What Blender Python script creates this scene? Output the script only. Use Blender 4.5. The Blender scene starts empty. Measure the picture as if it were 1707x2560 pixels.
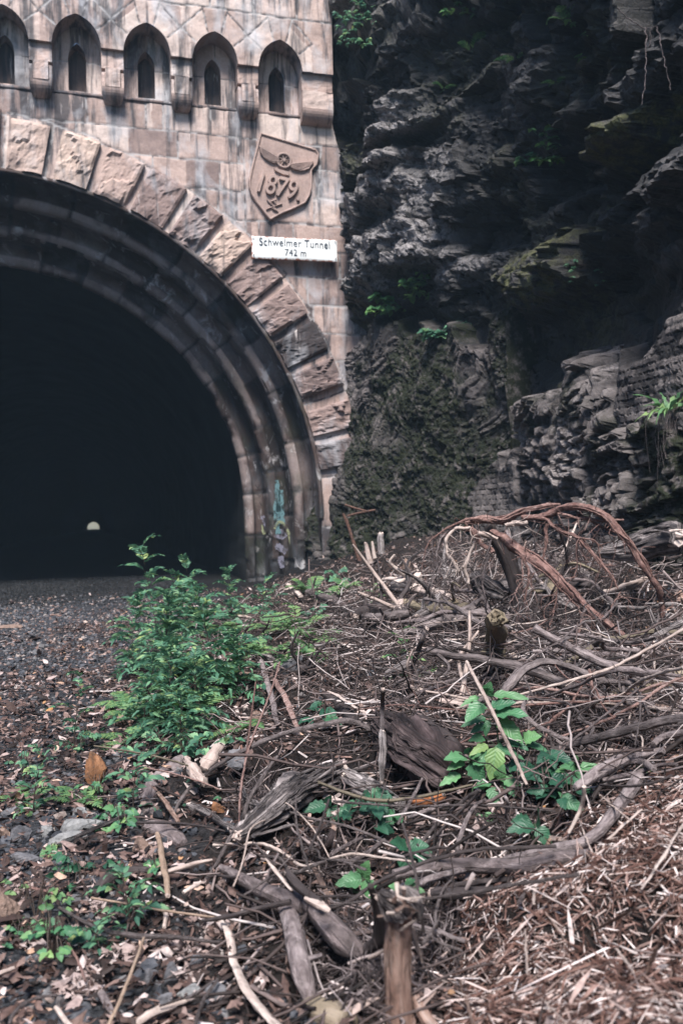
import bpy, math, random
import numpy as np
from mathutils import Matrix, Vector
random.seed(7); rng = np.random.default_rng(7)
R_ = math.radians
SC = bpy.context.scene
COL = SC.collection
EYE = 1.2

# ------------------------------------------------------------------ camera
F = 2200.0; ROLL = R_(1.3); PITCH = R_(0.679); YAW = R_(15.599)

def ray(px, py):
    """world direction of a photograph pixel (unit length along the optical axis)"""
    x = (px-853.5)/F; y = -(py-1280)/F
    c, s = math.cos(ROLL), math.sin(ROLL)
    x, y = x*c+y*s, -x*s+y*c
    Y = math.cos(PITCH)-y*math.sin(PITCH); Z = math.sin(PITCH)+y*math.cos(PITCH)
    c, s = math.cos(YAW), math.sin(YAW)
    return np.array([x*c+Y*s, -x*s+Y*c, Z])

ORG = np.array([0, 0, EYE])

def W(px, py, d):
    return ORG+ray(px, py)*d

cam_d = bpy.data.cameras.new('camera'); cam = bpy.data.objects.new('camera', cam_d); COL.objects.link(cam)
fw = ray(853.5, 1280); rt = (ray(1853.5, 1280)-fw); up = (ray(853.5, 280)-fw)
fw, rt, up = [v/np.linalg.norm(v) for v in (fw, rt, up)]
cam.matrix_world = Matrix(((rt[0], up[0], -fw[0], 0), (rt[1], up[1], -fw[1], 0), (rt[2], up[2], -fw[2], EYE), (0, 0, 0, 1)))
cam_d.sensor_fit = 'VERTICAL'; cam_d.sensor_height = 36; cam_d.sensor_width = 24; cam_d.lens = 36*F/2560
cam_d.clip_start = 0.05; cam_d.clip_end = 3000
cam_d.dof.use_dof = True; cam_d.dof.focus_distance = 4.6; cam_d.dof.aperture_fstop = 3.2
SC.camera = cam

# ------------------------------------------------------------------ numeric noise
def _h(i, j, k, seed):
    n = (i.astype(np.int64)*374761393+j.astype(np.int64)*668265263+k.astype(np.int64)*2147483647+seed*974634777) & 0xffffffff
    n = ((n ^ (n >> 13))*1274126177) & 0xffffffff
    n = ((n ^ (n >> 16))*2246822519) & 0xffffffff
    return ((n ^ (n >> 15)) & 0xffffff)/float(0xffffff)

def vnoise(x, y, z=None, seed=0):
    x = np.asarray(x, float); y = np.asarray(y, float)
    z = np.zeros_like(x) if z is None else np.asarray(z, float)+x*0
    i, j, k = np.floor(x), np.floor(y), np.floor(z)
    u, v, w = x-i, y-j, z-k
    u, v, w = [t*t*t*(t*(t*6-15)+10) for t in (u, v, w)]
    r = 0
    for a in (0, 1):
        for b in (0, 1):
            for c in (0, 1):
                r = r+_h(i+a, j+b, k+c, seed)*(u if a else 1-u)*(v if b else 1-v)*(w if c else 1-w)
    return r*2-1

def fbm(x, y, z=None, seed=0, oc=4, lac=2.03, gain=.5):
    r = 0; a = 1
    for o in range(oc):
        r = r+a*vnoise(x, y, z, seed+o*17); x = x*lac; y = y*lac
        z = None if z is None else z*lac
        a *= gain
    return r

def worley(x, y, seed=0, jit=1.0, stagger=0.0):
    """F1, F2 and a random id for the nearest cell"""
    x = np.asarray(x, float); y = np.asarray(y, float)
    j0 = np.floor(y); d1 = np.full(x.shape, 9.); d2 = np.full(x.shape, 9.); idd = np.zeros(x.shape)
    for b in (-1, 0, 1):
        j = j0+b; off = stagger*np.mod(j, 2); xi = np.floor(x-off)
        for a in (-1, 0, 1):
            i = xi+a
            cx = i+.5+off+(_h(i, j, j*0, seed)-.5)*jit; cy = j+.5+(_h(i, j, j*0+1, seed)-.5)*jit
            d = np.hypot(x-cx, y-cy); n = _h(i, j, j*0+2, seed)
            m = d < d1
            d2 = np.where(m, d1, np.minimum(d2, d)); idd = np.where(m, n, idd); d1 = np.where(m, d, d1)
    return d1, d2, idd

def facets(x, y, seed=0, jit=.7, stagger=.5):
    """nearest cell: F2-F1, and a random tilted plane per cell"""
    x = np.asarray(x, float); y = np.asarray(y, float); j0 = np.floor(y)
    d1 = np.full(x.shape, 9.); d2 = np.full(x.shape, 9.); pl_ = np.zeros(x.shape); idd = np.zeros(x.shape)
    for b in (-1, 0, 1):
        j = j0+b; off = stagger*np.mod(j, 2); xi = np.floor(x-off)
        for a in (-1, 0, 1):
            i = xi+a; cx = i+.5+off+(_h(i, j, j*0, seed)-.5)*jit; cy = j+.5+(_h(i, j, j*0+1, seed)-.5)*jit
            d = np.maximum(np.abs(x-cx)*.9, np.abs(y-cy))+.35*np.hypot(x-cx, y-cy); n = _h(i, j, j*0+2, seed)
            pv = (n-.5)+(x-cx)*(_h(i, j, j*0+3, seed)-.5)*1.1+(y-cy)*(_h(i, j, j*0+4, seed)-.42)*1.0
            m = d < d1; d2 = np.where(m, d1, np.minimum(d2, d)); pl_ = np.where(m, pv, pl_); idd = np.where(m, n, idd); d1 = np.where(m, d, d1)
    return d2-d1, pl_, idd

def sstep(a, b, x):
    t = np.clip((x-a)/(b-a), 0, 1); return t*t*(3-2*t)

# ------------------------------------------------------------------ mesh builder
class MB:
    def __init__(s):
        s.V = []; s.F = {3: [], 4: []}; s.UV = []; s.A = {}; s.n = 0; s.NG = []
    def add(s, V, F, uv=None, **attr):
        V = np.asarray(V, float).reshape(-1, 3)
        for f in (F if isinstance(F, list) else [F]):
            f = np.asarray(f, np.int64)
            if f.size: s.F[f.shape[1]].append(f+s.n)
        s.V.append(V); s.UV.append(np.zeros((len(V), 2)) if uv is None else np.asarray(uv, float))
        for k in set(s.A) | set(attr):
            L = s.A.setdefault(k, [np.zeros(s.n)] if s.n else [])
            a = attr.get(k, 0.0); L.append(np.zeros(len(V))+a)
        s.n += len(V); return s
    def poly(s, pts, y0, y1):
        """closed polygon in X,Z (counter-clockwise or not) extruded from y0 (front) to y1: n-gon front plus sides"""
        n = len(pts); a = sum(pts[i][0]*pts[(i+1) % n][1]-pts[(i+1) % n][0]*pts[i][1] for i in range(n))
        if a < 0: pts = pts[::-1]
        V = [(p[0], y0, p[1]) for p in pts]+[(p[0], y1, p[1]) for p in pts]
        b = s.n
        s.add(V, np.array([[i, i+n, (i+1) % n+n, (i+1) % n] for i in range(n)]))
        s.NG.append([b+i for i in range(n)])
        return s
    def box(s, lo, hi, jit=0):
        x0, y0, z0 = lo; x1, y1, z1 = hi
        V = np.array([(x, y, z) for x in (x0, x1) for y in (y0, y1) for z in (z0, z1)], float)
        if jit: V = V+rng.normal(0, jit, V.shape)
        s.add(V, np.array([[0, 1, 3, 2], [4, 6, 7, 5], [0, 4, 5, 1], [2, 3, 7, 6], [0, 2, 6, 4], [1, 5, 7, 3]])); return s
    def build(s, name, mat, parent=None, origin=None, smooth=True):
        V = np.concatenate(s.V); UV = np.concatenate(s.UV)
        if parent is not None: origin = np.array(parent['o_']) if 'o_' in parent else np.zeros(3)
        elif origin is None: origin = np.array([V[:, 0].mean(), V[:, 1].mean(), V[:, 2].min()])
        q = np.concatenate(s.F[4]) if s.F[4] else np.zeros((0, 4), np.int64)
        t = np.concatenate(s.F[3]) if s.F[3] else np.zeros((0, 3), np.int64)
        ng = s.NG
        li = np.concatenate([q.ravel(), t.ravel()]+[np.array(g) for g in ng]).astype(np.int32)
        tot = np.concatenate([np.full(len(q), 4), np.full(len(t), 3), np.array([len(g) for g in ng], int)]).astype(np.int32)
        st = np.concatenate([[0], np.cumsum(tot)[:-1]]).astype(np.int32)
        me = bpy.data.meshes.new(name)
        me.vertices.add(len(V)); me.vertices.foreach_set('co', (V-origin).astype(np.float32).ravel())
        me.loops.add(len(li)); me.loops.foreach_set('vertex_index', li)
        me.polygons.add(len(tot)); me.polygons.foreach_set('loop_start', st); me.polygons.foreach_set('loop_total', tot)
        me.polygons.foreach_set('use_smooth', np.full(len(tot), bool(smooth)))
        uvl = me.uv_layers.new(name='UVMap'); uvl.data.foreach_set('uv', UV[li].astype(np.float32).ravel())
        for k, L in s.A.items():
            at = me.attributes.new(k, 'FLOAT', 'POINT'); at.data.foreach_set('value', np.concatenate(L).astype(np.float32))
        me.update(calc_edges=True); me.validate()
        me.materials.append(mat)
        o = bpy.data.objects.new(name, me); COL.objects.link(o)
        if parent is not None: o.parent = parent
        else: o.location = origin
        o['o_'] = [float(c) for c in origin]
        return o

def tag(o, label=None, cat=None, group=None, kind=None):
    for k, v in (('label', label), ('category', cat), ('group', group), ('kind', kind)):
        if v: o[k] = v
    return o

def thing(name, loc, label, cat, group=None):
    o = bpy.data.objects.new(name, None); COL.objects.link(o); o.location = [float(c) for c in loc]; o.empty_display_size = .1
    o['o_'] = [float(c) for c in loc]
    return tag(o, label, cat, group)

def grid_faces(ny, nx):
    i = np.arange(ny-1)[:, None]*nx+np.arange(nx-1)[None, :]
    return np.stack([i, i+1, i+nx+1, i+nx], -1).reshape(-1, 4)

def catmull(P, n):
    P = np.asarray(P, float)
    if len(P) == 2: return P[0]+(P[1]-P[0])*np.linspace(0, 1, n)[:, None]
    Q = np.vstack([2*P[0]-P[1], P, 2*P[-1]-P[-2]])
    t = np.linspace(0, len(P)-1-1e-9, n); i = t.astype(int); u = (t-i)[:, None]
    a, b, c, d = Q[i], Q[i+1], Q[i+2], Q[i+3]
    return .5*((2*b)+(c-a)*u+(2*a-5*b+4*c-d)*u*u+(3*b-a-3*c+d)*u**3)

def tube(mb, pts, r, ns=8, seed=0, rough=.1, ridge=0., nridge=6, cap=True, wob=.0, step=None, flat=1.0, **attr):
    """a bent, uneven limb through pts; r is one radius or one per control point"""
    pts = np.asarray(pts, float)
    L = np.linalg.norm(np.diff(pts, axis=0), axis=1).sum(); r = np.atleast_1d(np.asarray(r, float))
    rm = r.mean(); step = step or max(rm*1.0, L/90)
    n = max(4, int(L/step)+1)
    C = catmull(pts, n)
    rr = np.interp(np.linspace(0, 1, n), np.linspace(0, 1, len(r)), r) if len(r) > 1 else np.full(n, r[0])
    s = np.linspace(0, L, n)
    if wob:
        for k in range(3): C[:, k] += wob*fbm(s*(.35/max(rm, .004))*.25, s*0+k*7.3+seed, seed=seed+k, oc=3)*np.minimum(1, np.minimum(s, L-s)/(L*.1+1e-9)+.15)
    T = np.gradient(C, axis=0); T /= np.linalg.norm(T, axis=1)[:, None]+1e-12
    N = np.zeros_like(T); v = np.cross(T[0], [.31, .2, .93]); v /= np.linalg.norm(v)
    for i in range(n):
        v = v-T[i]*v.dot(T[i]); v /= np.linalg.norm(v)+1e-12; N[i] = v
    B = np.cross(T, N)
    a = np.linspace(0, 2*math.pi, ns+1); ca, sa = np.cos(a), np.sin(a)
    S, Aa = np.meshgrid(s/max(rm, 1e-4), a, indexing='ij')
    nz = rough*fbm(np.cos(Aa)*1.1+S*.30, np.sin(Aa)*1.1+seed*3.1, S*.35, seed=seed, oc=3)
    if ridge:
        tw = S*.05
        rg = fbm(np.cos(Aa+tw)*nridge*.5, np.sin(Aa+tw)*nridge*.5, S*.12, seed=seed+5, oc=3)
        nz = nz+ridge*(rg-.6*np.abs(vnoise(np.cos(Aa+tw)*nridge, np.sin(Aa+tw)*nridge, S*.08, seed+9)))
    rad = rr[:, None]*(1+nz)
    V = C[:, None, :]+rad[..., None]*(ca[None, :, None]*N[:, None, :]+flat*sa[None, :, None]*B[:, None, :])
    uv = np.stack([np.broadcast_to(a/(2*math.pi), S.shape), np.broadcast_to(s[:, None]/(2*math.pi*max(rm, 1e-4)), S.shape)], -1)
    mb.add(V.reshape(-1, 3), grid_faces(n, ns+1)[:, ::-1], uv.reshape(-1, 2), **attr)
    if cap:
        for e, sg in ((0, -1), (n-1, 1)):
            ring = V[e, :ns]; c = ring.mean(0)+T[e]*sg*rr[e]*.25
            f = np.array([[i, (i+1) % ns, ns] for i in range(ns)]); f = f if sg > 0 else f[:, ::-1]
            mb.add(np.vstack([ring, c]), f, np.vstack([np.c_[ca[:ns], sa[:ns]]*.3, [[0, 0]]]), **attr)
    return C, T, rr

def strands(mb, C, T, rr, n, seed, rel=(.12, .24), out=.92, twist=.6, top=True):
    """torn fibres or side roots running along a limb"""
    g = np.random.default_rng(seed+50); m = len(C); t0 = T[m//2]; v = np.cross(t0, [0, 0, 1.]); v /= np.linalg.norm(v)+1e-9; b = np.cross(v, t0)
    for k in range(n):
        a = g.uniform(-.35, math.pi+.35) if top else g.uniform(0, 6.28); i0 = int(g.uniform(0, .35)*m); i1 = int(g.uniform(.6, 1)*m); idx = np.unique(np.linspace(i0, max(i0+3, i1-1), 6).astype(int).clip(0, m-1))
        if len(idx) < 3: continue
        aa = a+np.linspace(0, g.normal(0, twist), len(idx)); o = out*g.uniform(.9, 1.12)
        P = C[idx]+(np.cos(aa)[:, None]*v+np.sin(aa)[:, None]*b)*(rr[idx]*o)[:, None]+g.normal(0, .05, (len(idx), 3))*rr.mean(); r = rr.mean()*g.uniform(*rel)
        tube(mb, P, [r*.5, r, r*1.1, r*.35], 7, seed+k, .25, .3, 4, True, r*.5, step=max(r*1.2, .01))

def broken_end(mb, c, t, r, seed=0, n=9, spike=1.2):
    """a torn wood end: a fan of splinters round a jagged core"""
    g = np.random.default_rng(seed+100)
    t = np.asarray(t, float)/np.linalg.norm(t); v = np.cross(t, [.3, .5, .8]); v /= np.linalg.norm(v); b = np.cross(t, v)
    ns = 10; a = np.arange(ns)*2*math.pi/ns
    P = []
    for q, rr in ((-.5, .93), (.15, .9), (.5, .6), (.55, .25)):
        P.append(c+t*(q*r+g.uniform(-.25, .45, ns)[:, None]*r*(q > 0))+(np.cos(a)[:, None]*v+np.sin(a)[:, None]*b)*r*rr*g.uniform(.85, 1.08, ns)[:, None])
    V = np.vstack(P+[c+t*r*.3])
    f = [[k*ns+i, k*ns+(i+1) % ns, (k+1)*ns+(i+1) % ns, (k+1)*ns+i] for k in range(3) for i in range(ns)]
    tri = [[3*ns+i, 3*ns+(i+1) % ns, 4*ns] for i in range(ns)]
    mb.add(V, [np.array(f), np.array(tri)], np.c_[V[:, 0], V[:, 2]]*8)
    for k in range(n):
        an = g.uniform(0, 6.28); o = c+(math.cos(an)*v+math.sin(an)*b)*r*g.uniform(.2, .8)
        w = r*g.uniform(.12, .3); d = t+g.normal(0, .18, 3); L = r*g.uniform(.5, 1.0)*spike
        e1 = v*w; e2 = b*w*.6
        V = [o-e1-t*r*.3, o+e1-t*r*.3, o+e2-t*r*.3, o+d*L, o+d*L*.8+e1*.4]
        mb.add(V, [np.array([[0, 1, 4], [0, 4, 3], [1, 2, 4], [2, 3, 4], [2, 0, 3]])], np.array([[0, 0], [.1, 0], [.2, 0], [0, 1], [.1, 1]]))

# ------------------------------------------------------------------ materials
class NT:
    def __init__(s, name):
        s.m = bpy.data.materials.new(name); s.m.use_nodes = True; s.t = s.m.node_tree; s.t.nodes.clear()
        s.out = s.t.nodes.new('ShaderNodeOutputMaterial'); s.bs = s.t.nodes.new('ShaderNodeBsdfPrincipled')
        s.t.links.new(s.bs.outputs[0], s.out.inputs[0])
    def n(s, ty, **kw):
        o = s.t.nodes.new(ty)
        for k, v in kw.items(): setattr(o, k, v)
        return o
    def link(s, a, b): s.t.links.new(a, b)
    def put(s, sock, v):
        if hasattr(v, 'is_linked') or isinstance(v, bpy.types.NodeSocket): s.t.links.new(v, sock)
        else: sock.default_value = v
    def coord(s, kind='Object', scale=(1, 1, 1)):
        if kind == 'Geo': o = s.n('ShaderNodeNewGeometry').outputs['Position']
        else: o = s.n('ShaderNodeTexCoord').outputs[kind]
        m = s.n('ShaderNodeMapping'); m.inputs['Scale'].default_value = scale; s.link(o, m.inputs[0]); return m.outputs[0]
    def noise(s, vec, scale=5., detail=4., rough=.55, dist=0.):
        o = s.n('ShaderNodeTexNoise'); s.link(vec, o.inputs['Vector']); o.inputs['Scale'].default_value = scale
        o.inputs['Detail'].default_value = detail; o.inputs['Roughness'].default_value = rough; o.inputs['Distortion'].default_value = dist
        return o.outputs[0]
    def ramp(s, fac, stops, interp='LINEAR'):
        o = s.n('ShaderNodeValToRGB'); cr = o.color_ramp; cr.interpolation = interp; s.put(o.inputs[0], fac)
        while len(cr.elements) < len(stops): cr.elements.new(.5)
        for e, (p, c) in zip(cr.elements, stops):
            e.position = p; e.color = (c, c, c, 1) if isinstance(c, (int, float)) else (*c, 1)
        return o.outputs[0]
    def mix(s, f, a, b, mode='MIX'):
        o = s.n('ShaderNodeMix', data_type='RGBA', blend_type=mode)
        s.put(o.inputs[0], f)
        for sk, v in ((o.inputs[6], a), (o.inputs[7], b)):
            s.put(sk, (*v, 1) if isinstance(v, tuple) and len(v) == 3 else v)
        return o.outputs[2]
    def math(s, op, a, b=0.):
        o = s.n('ShaderNodeMath', operation=op); s.put(o.inputs[0], a); s.put(o.inputs[1], b); return o.outputs[0]
    def attr(s, name):
        o = s.n('ShaderNodeAttribute'); o.attribute_name = name; return o.outputs['Fac']
    def island(s): return s.n('ShaderNodeNewGeometry').outputs['Random Per Island']
    def objrand(s): return s.n('ShaderNodeObjectInfo').outputs['Random']
    def bump(s, h, st=.3, dist=.02):
        o = s.n('ShaderNodeBump'); o.inputs['Strength'].default_value = st; o.inputs['Distance'].default_value = dist
        s.link(h, o.inputs['Height']); s.link(o.outputs[0], s.bs.inputs['Normal'])
    def fin(s, col, rough=.8, spec=.3):
        s.put(s.bs.inputs['Base Color'], (*col, 1) if isinstance(col, tuple) and len(col) == 3 else col)
        s.put(s.bs.inputs['Roughness'], rough); s.bs.inputs['Specular IOR Level'].default_value = spec
        return s.m

def m_stone(name, cols, streak=.55, stain=(.035, .04, .048), pale=(.52, .47, .45), mortar=(.34, .33, .33), palecut=.66, green=0., blue=0., svs=None):
    t = NT(name); g = t.coord('Geo')
    tone = t.attr('tone'); n1 = t.noise(g, 2.6, 6, .62); n2 = t.noise(g, 22, 5, .6)
    f = t.math('ADD', t.math('MULTIPLY', tone, .75), t.math('MULTIPLY', n1, .35))
    c = t.ramp(f, [(.02, (cols[0][0]*.36, cols[0][1]*.40, cols[0][2]*.43)), (.2, cols[0]), (.42, cols[1]), (.63, cols[2]), (.85, cols[3])])
    c = t.mix(t.math('MULTIPLY', t.ramp(n2, [(.3, 0.), (.75, 1.)]), .55), c, t.mix(1., c, (.55, .52, .52), 'MULTIPLY'))
    sv = t.coord('Geo', svs or (5.5, 2., .55)); ns = t.noise(sv, 1., 5, .62, .4); big = t.noise(g, .7, 3, .5)
    sm = t.ramp(t.math('ADD', ns, t.math('MULTIPLY', t.math('SUBTRACT', big, .5), .55)), [(streak-.03, 0.), (streak+.11, 1.)])
    c = t.mix(t.math('MULTIPLY', sm, .85), c, stain)
    sv2 = t.coord('Geo', svs or (7., 3., .8)); np_ = t.noise(sv2, 1.3, 6, .65, .8)
    pm = t.math('MULTIPLY', t.ramp(np_, [(palecut-.04, 0.), (palecut+.06, 1.)]), .75)
    c = t.mix(pm, c, pale)
    if green:
        ng = t.noise(g, 1.7, 5, .6); c = t.mix(t.math('MULTIPLY', t.ramp(ng, [(.5, 0.), (.66, 1.)]), green), c, (.03, .045, .02))
    if blue:
        nb = t.noise(t.coord('Geo', (1.6, 1., .9)), 1.1, 5, .62, .5); c = t.mix(t.math('MULTIPLY', t.ramp(nb, [(.50, 0.), (.68, 1.)]), blue), c, (.44, .445, .47))
    mo = t.attr('mortar'); nm = t.noise(g, 6., 3, .5)
    mc = t.mix(t.ramp(nm, [(.42, 0.), (.55, 1.)]), (.05, .05, .055), mortar)
    c = t.mix(t.math('MULTIPLY', mo, .9), c, mc)
    n3 = t.noise(g, 60, 4, .6)
    t.bump(t.math('ADD', t.math('MULTIPLY', n2, .6), t.math('MULTIPLY', n3, .4)), .55, .02)
    return t.fin(c, .88, .25)

def m_wood(name, stops, scale=(7., .7), rough=.85, bump=.5, dirt=.4, white=0.):
    t = NT(name); uv = t.coord('UV', (scale[0], scale[1], 1)); g = t.coord('Geo')
    a = t.noise(uv, 1., 6, .62, .5); b = t.noise(g, 9, 5, .6); r = t.objrand()
    f = t.math('ADD', t.math('MULTIPLY', a, .75), t.math('MULTIPLY', b, .35))
    f = t.math('ADD', f, t.math('MULTIPLY', t.math('SUBTRACT', r, .5), .16))
    c = t.ramp(f, stops)
    d = t.noise(g, 30, 4, .6); c = t.mix(t.math('MULTIPLY', t.ramp(d, [(.5, 0.), (.68, 1.)]), dirt), c, (.025, .02, .018))
    uv2 = t.coord('UV', (scale[0]*3, scale[1]*1.3, 1)); e = t.noise(uv2, 1., 5, .6, .3)
    t.bump(t.math('ADD', e, a), bump, .012)
    return t.fin(c, rough, .25)

def m_island(name, stops, noise_scale=40, rough=.8, bump=.3, transl=0., mottling=.35, spec=.3):
    t = NT(name); g = t.coord('Geo'); i = t.island(); n = t.noise(g, noise_scale, 4, .6)
    c = t.ramp(i, stops, 'LINEAR')
    c = t.mix(mottling, c, t.mix(1., c, t.ramp(n, [(.3, .25), (.75, 1.4)]), 'MULTIPLY'))
    if bump: t.bump(n, bump, .01)
    t.fin(c, rough, spec)
    if transl: translucent(t, c, transl)
    return t.m

def translucent(t, c, f):
    tr = t.n('ShaderNodeBsdfTranslucent'); t.put(tr.inputs[0], c); mx = t.n('ShaderNodeMixShader'); mx.inputs[0].default_value = f
    t.link(t.bs.outputs[0], mx.inputs[1]); t.link(tr.outputs[0], mx.inputs[2]); t.link(mx.outputs[0], t.out.inputs[0])

def m_leaf(name, stops, vein=(.1, .2, .1), rough=.5, transl=.25):
    t = NT(name); i = t.island(); g = t.coord('Geo'); c = t.ramp(i, stops)
    n = t.noise(g, 25, 3, .5); c = t.mix(.5, c, t.mix(1., c, t.ramp(n, [(.3, .55), (.7, 1.3)]), 'MULTIPLY'))
    uv = t.n('ShaderNodeTexCoord').outputs['UV']; sp = t.n('ShaderNodeSeparateXYZ'); t.link(uv, sp.inputs[0])
    v = t.math('ABSOLUTE', t.math('SUBTRACT', sp.outputs[1], .5))
    w = t.math('SINE', t.math('MULTIPLY', t.math('SUBTRACT', sp.outputs[0], t.math('MULTIPLY', v, .55)), 48.))
    side = t.ramp(w, [(.86, 0.), (1., 1.)]); mid = t.ramp(v, [(.02, 1.), (.05, 0.)])
    vm = t.math('MAXIMUM', t.math('MULTIPLY', side, .45), t.math('MULTIPLY', mid, .8))
    c = t.mix(t.math('MULTIPLY', vm, .6), c, vein)
    t.bump(t.math('MULTIPLY', w, -1.), .25, .004)
    t.fin(c, rough, .4); translucent(t, c, transl); return t.m

M = {}
def materials():
    M['stone'] = m_stone('stone', [(.20, .15, .14), (.38, .285, .25), (.50, .38, .335), (.58, .48, .43)], streak=.505, blue=.65)
    M['stone_boss'] = m_stone('stone_boss', [(.14, .105, .10), (.28, .205, .185), (.42, .31, .27), (.54, .42, .35)], streak=.57, blue=.45)
    M['stone_ring'] = m_stone('stone_ring', [(.022, .019, .019), (.043, .032, .030), (.082, .058, .052), (.25, .20, .185)], streak=.60, pale=(.50, .48, .48), palecut=.62, mortar=(.015, .015, .015), green=.3, blue=.2, svs=(2.2, 2., 1.3))
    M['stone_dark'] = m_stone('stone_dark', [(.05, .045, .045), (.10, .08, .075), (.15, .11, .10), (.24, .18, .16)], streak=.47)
    M['relief'] = m_stone('relief', [(.40, .295, .26), (.48, .355, .31), (.52, .385, .34), (.57, .43, .38)], streak=.72, palecut=.78)
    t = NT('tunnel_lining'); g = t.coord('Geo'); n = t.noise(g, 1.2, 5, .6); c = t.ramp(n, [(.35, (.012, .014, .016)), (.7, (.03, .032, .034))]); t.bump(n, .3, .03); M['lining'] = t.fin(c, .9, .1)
    t = NT('enamel'); g = t.coord('Object'); gen = t.n('ShaderNodeTexCoord').outputs['UV']; sp = t.n('ShaderNodeSeparateXYZ'); t.link(gen, sp.inputs[0])
    n = t.noise(g, 14, 5, .65)
    ex = t.math('MINIMUM', sp.outputs[0], t.math('SUBTRACT', 4.07, sp.outputs[0])); ey = t.math('MINIMUM', sp.outputs[1], t.math('SUBTRACT', 1., sp.outputs[1]))
    ed = t.math('MINIMUM', ex, ey); rm = t.ramp(t.math('ADD', ed, t.math('MULTIPLY', t.math('SUBTRACT', n, .5), -.30)), [(-.02, 1.), (.055, 0.)])
    c = t.mix(t.ramp(t.noise(g, 5, 4), [(.35, 0.), (.8, .35)]), (.76, .78, .77), (.52, .52, .49)); c = t.mix(rm, c, (.25, .075, .035)); M['enamel'] = t.fin(c, .35, .5)
    t = NT('sign_paint'); M['ink'] = t.fin((.035, .045, .06), .5, .4)
    t = NT('rust'); g = t.coord('Geo'); n = t.noise(g, 30, 5); M['rust'] = t.fin(t.ramp(n, [(.3, (.045, .028, .023)), (.7, (.15, .08, .06))]), .8, .3)
    for k, c in (('paint_cyan', (.10, .19, .205)), ('paint_yellow', (.21, .225, .13)), ('paint_violet', (.17, .165, .21)), ('paint_black', (.02, .02, .022))):
        t = NT(k); g = t.coord('Geo'); n = t.noise(g, 7, 5, .65, .5)
        tr = t.n('ShaderNodeBsdfTransparent'); mx = t.n('ShaderNodeMixShader'); t.put(mx.inputs[0], t.ramp(n, [(.36, 0.), (.52, .85)]))
        t.fin(c, .7, .3); t.link(tr.outputs[0], mx.inputs[1]); t.link(t.bs.outputs[0], mx.inputs[2]); t.link(mx.outputs[0], t.out.inputs[0]); M[k] = t.m
    # rock
    t = NT('rock'); g = t.coord('Geo'); n1 = t.noise(g, 1.8, 6, .62); n2 = t.noise(g, 9, 6, .68, .6); n3 = t.noise(g, 38, 4, .6)
    c = t.ramp(n1, [(.3, (.005, .005, .006)), (.55, (.013, .013, .014)), (.75, (.034, .032, .032))])
    pl = t.math('MULTIPLY', t.attr('pale'), t.ramp(n2, [(.38, 0.), (.52, 1.)])); c = t.mix(pl, c, t.ramp(n3, [(.3, (.085, .078, .08)), (.7, (.33, .305, .30))]))
    mo = t.math('MULTIPLY', t.attr('moss'), t.ramp(t.noise(g, 6, 5, .65), [(.42, 0.), (.56, 1.)])); c = t.mix(mo, c, t.ramp(n3, [(.3, (.02, .024, .010)), (.7, (.13, .13, .05))]))
    t.bump(t.math('ADD', n2, t.math('MULTIPLY', n3, .5)), .8, .04); M['rock'] = t.fin(c, t.ramp(n1, [(.3, .55), (.7, .9)]), .35)
    # rubble walls: tone / mortar / moss attributes
    t = NT('rubble'); g = t.coord('Geo'); n2 = t.noise(g, 12, 6, .65, .4); n3 = t.noise(g, 45, 4, .6); tn = t.attr('tone')
    c = t.ramp(t.math('ADD', t.math('MULTIPLY', tn, .6), t.math('MULTIPLY', n2, .5)), [(.2, (.016, .015, .016)), (.5, (.045, .040, .040)), (.8, (.11, .096, .093))])
    c = t.mix(t.math('MULTIPLY', t.attr('pale'), t.ramp(n2, [(.35, 0.), (.6, 1.)])), c, t.ramp(n3, [(.3, (.14, .125, .12)), (.7, (.33, .29, .28))]))
    c = t.mix(t.math('MULTIPLY', t.attr('mortar'), .8), c, (.022, .02, .02))
    mo = t.math('MULTIPLY', t.attr('moss'), t.ramp(t.noise(g, 7, 5, .68), [(.36, 0.), (.52, 1.)])); c = t.mix(mo, c, t.ramp(n3, [(.3, (.004, .006, .003)), (.72, (.020, .024, .011))]))
    t.bump(t.math('ADD', n2, t.math('MULTIPLY', n3, .5)), .7, .03); M['rubble'] = t.fin(c, .9, .25)
    # earth
    t = NT('earth'); g = t.coord('Geo'); n1 = t.noise(g, 4, 6, .65); n2 = t.noise(g, 45, 5, .7); n3 = t.noise(g, 160, 3, .6)
    c = t.ramp(n2, [(.3, (.007, .006, .006)), (.52, (.022, .017, .016)), (.75, (.085, .062, .054))]); c = t.mix(t.math('MULTIPLY', t.ramp(n1, [(.4, 0.), (.65, 1.)]), .7), c, (.022, .018, .017))
    gm = t.attr('gravel'); c = t.mix(gm, c, t.ramp(n2, [(.3, (.012, .014, .017)), (.55, (.05, .053, .06)), (.75, (.13, .128, .135))]))
    c = t.mix(t.attr('soot'), c, (.008, .008, .009))  # shade of the tunnel mouth painted into the ground colour
    t.bump(t.math('ADD', n2, t.math('MULTIPLY', n3, .4)), 1., .03); M['earth'] = t.fin(c, .92, .2)
    # loose matter
    M['gravel'] = m_island('ballast', [(.0, (.018, .020, .025)), (.4, (.048, .052, .062)), (.65, (.092, .095, .108)), (.83, (.15, .145, .147)), (.9, (.19, .105, .08)), (1., (.34, .30, .28))], 60, .85, .4)
    M['shade_tinted'] = m_island('shade_tinted_ballast', [(.0, (.006, .007, .008)), (.6, (.016, .017, .019)), (1., (.035, .035, .037))], 60, .9, .4)  # darker ballast copy, coloured as if shaded by the tunnel mouth
    M['dead_leaf'] = m_island('dead_leaf', [(.0, (.018, .013, .012)), (.4, (.050, .031, .027)), (.65, (.105, .064, .055)), (.83, (.21, .14, .12)), (.94, (.42, .32, .30)), (.975, (.56, .47, .45)), (1., (.45, .22, .08))], 70, .7, .3, .05, .6)
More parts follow.
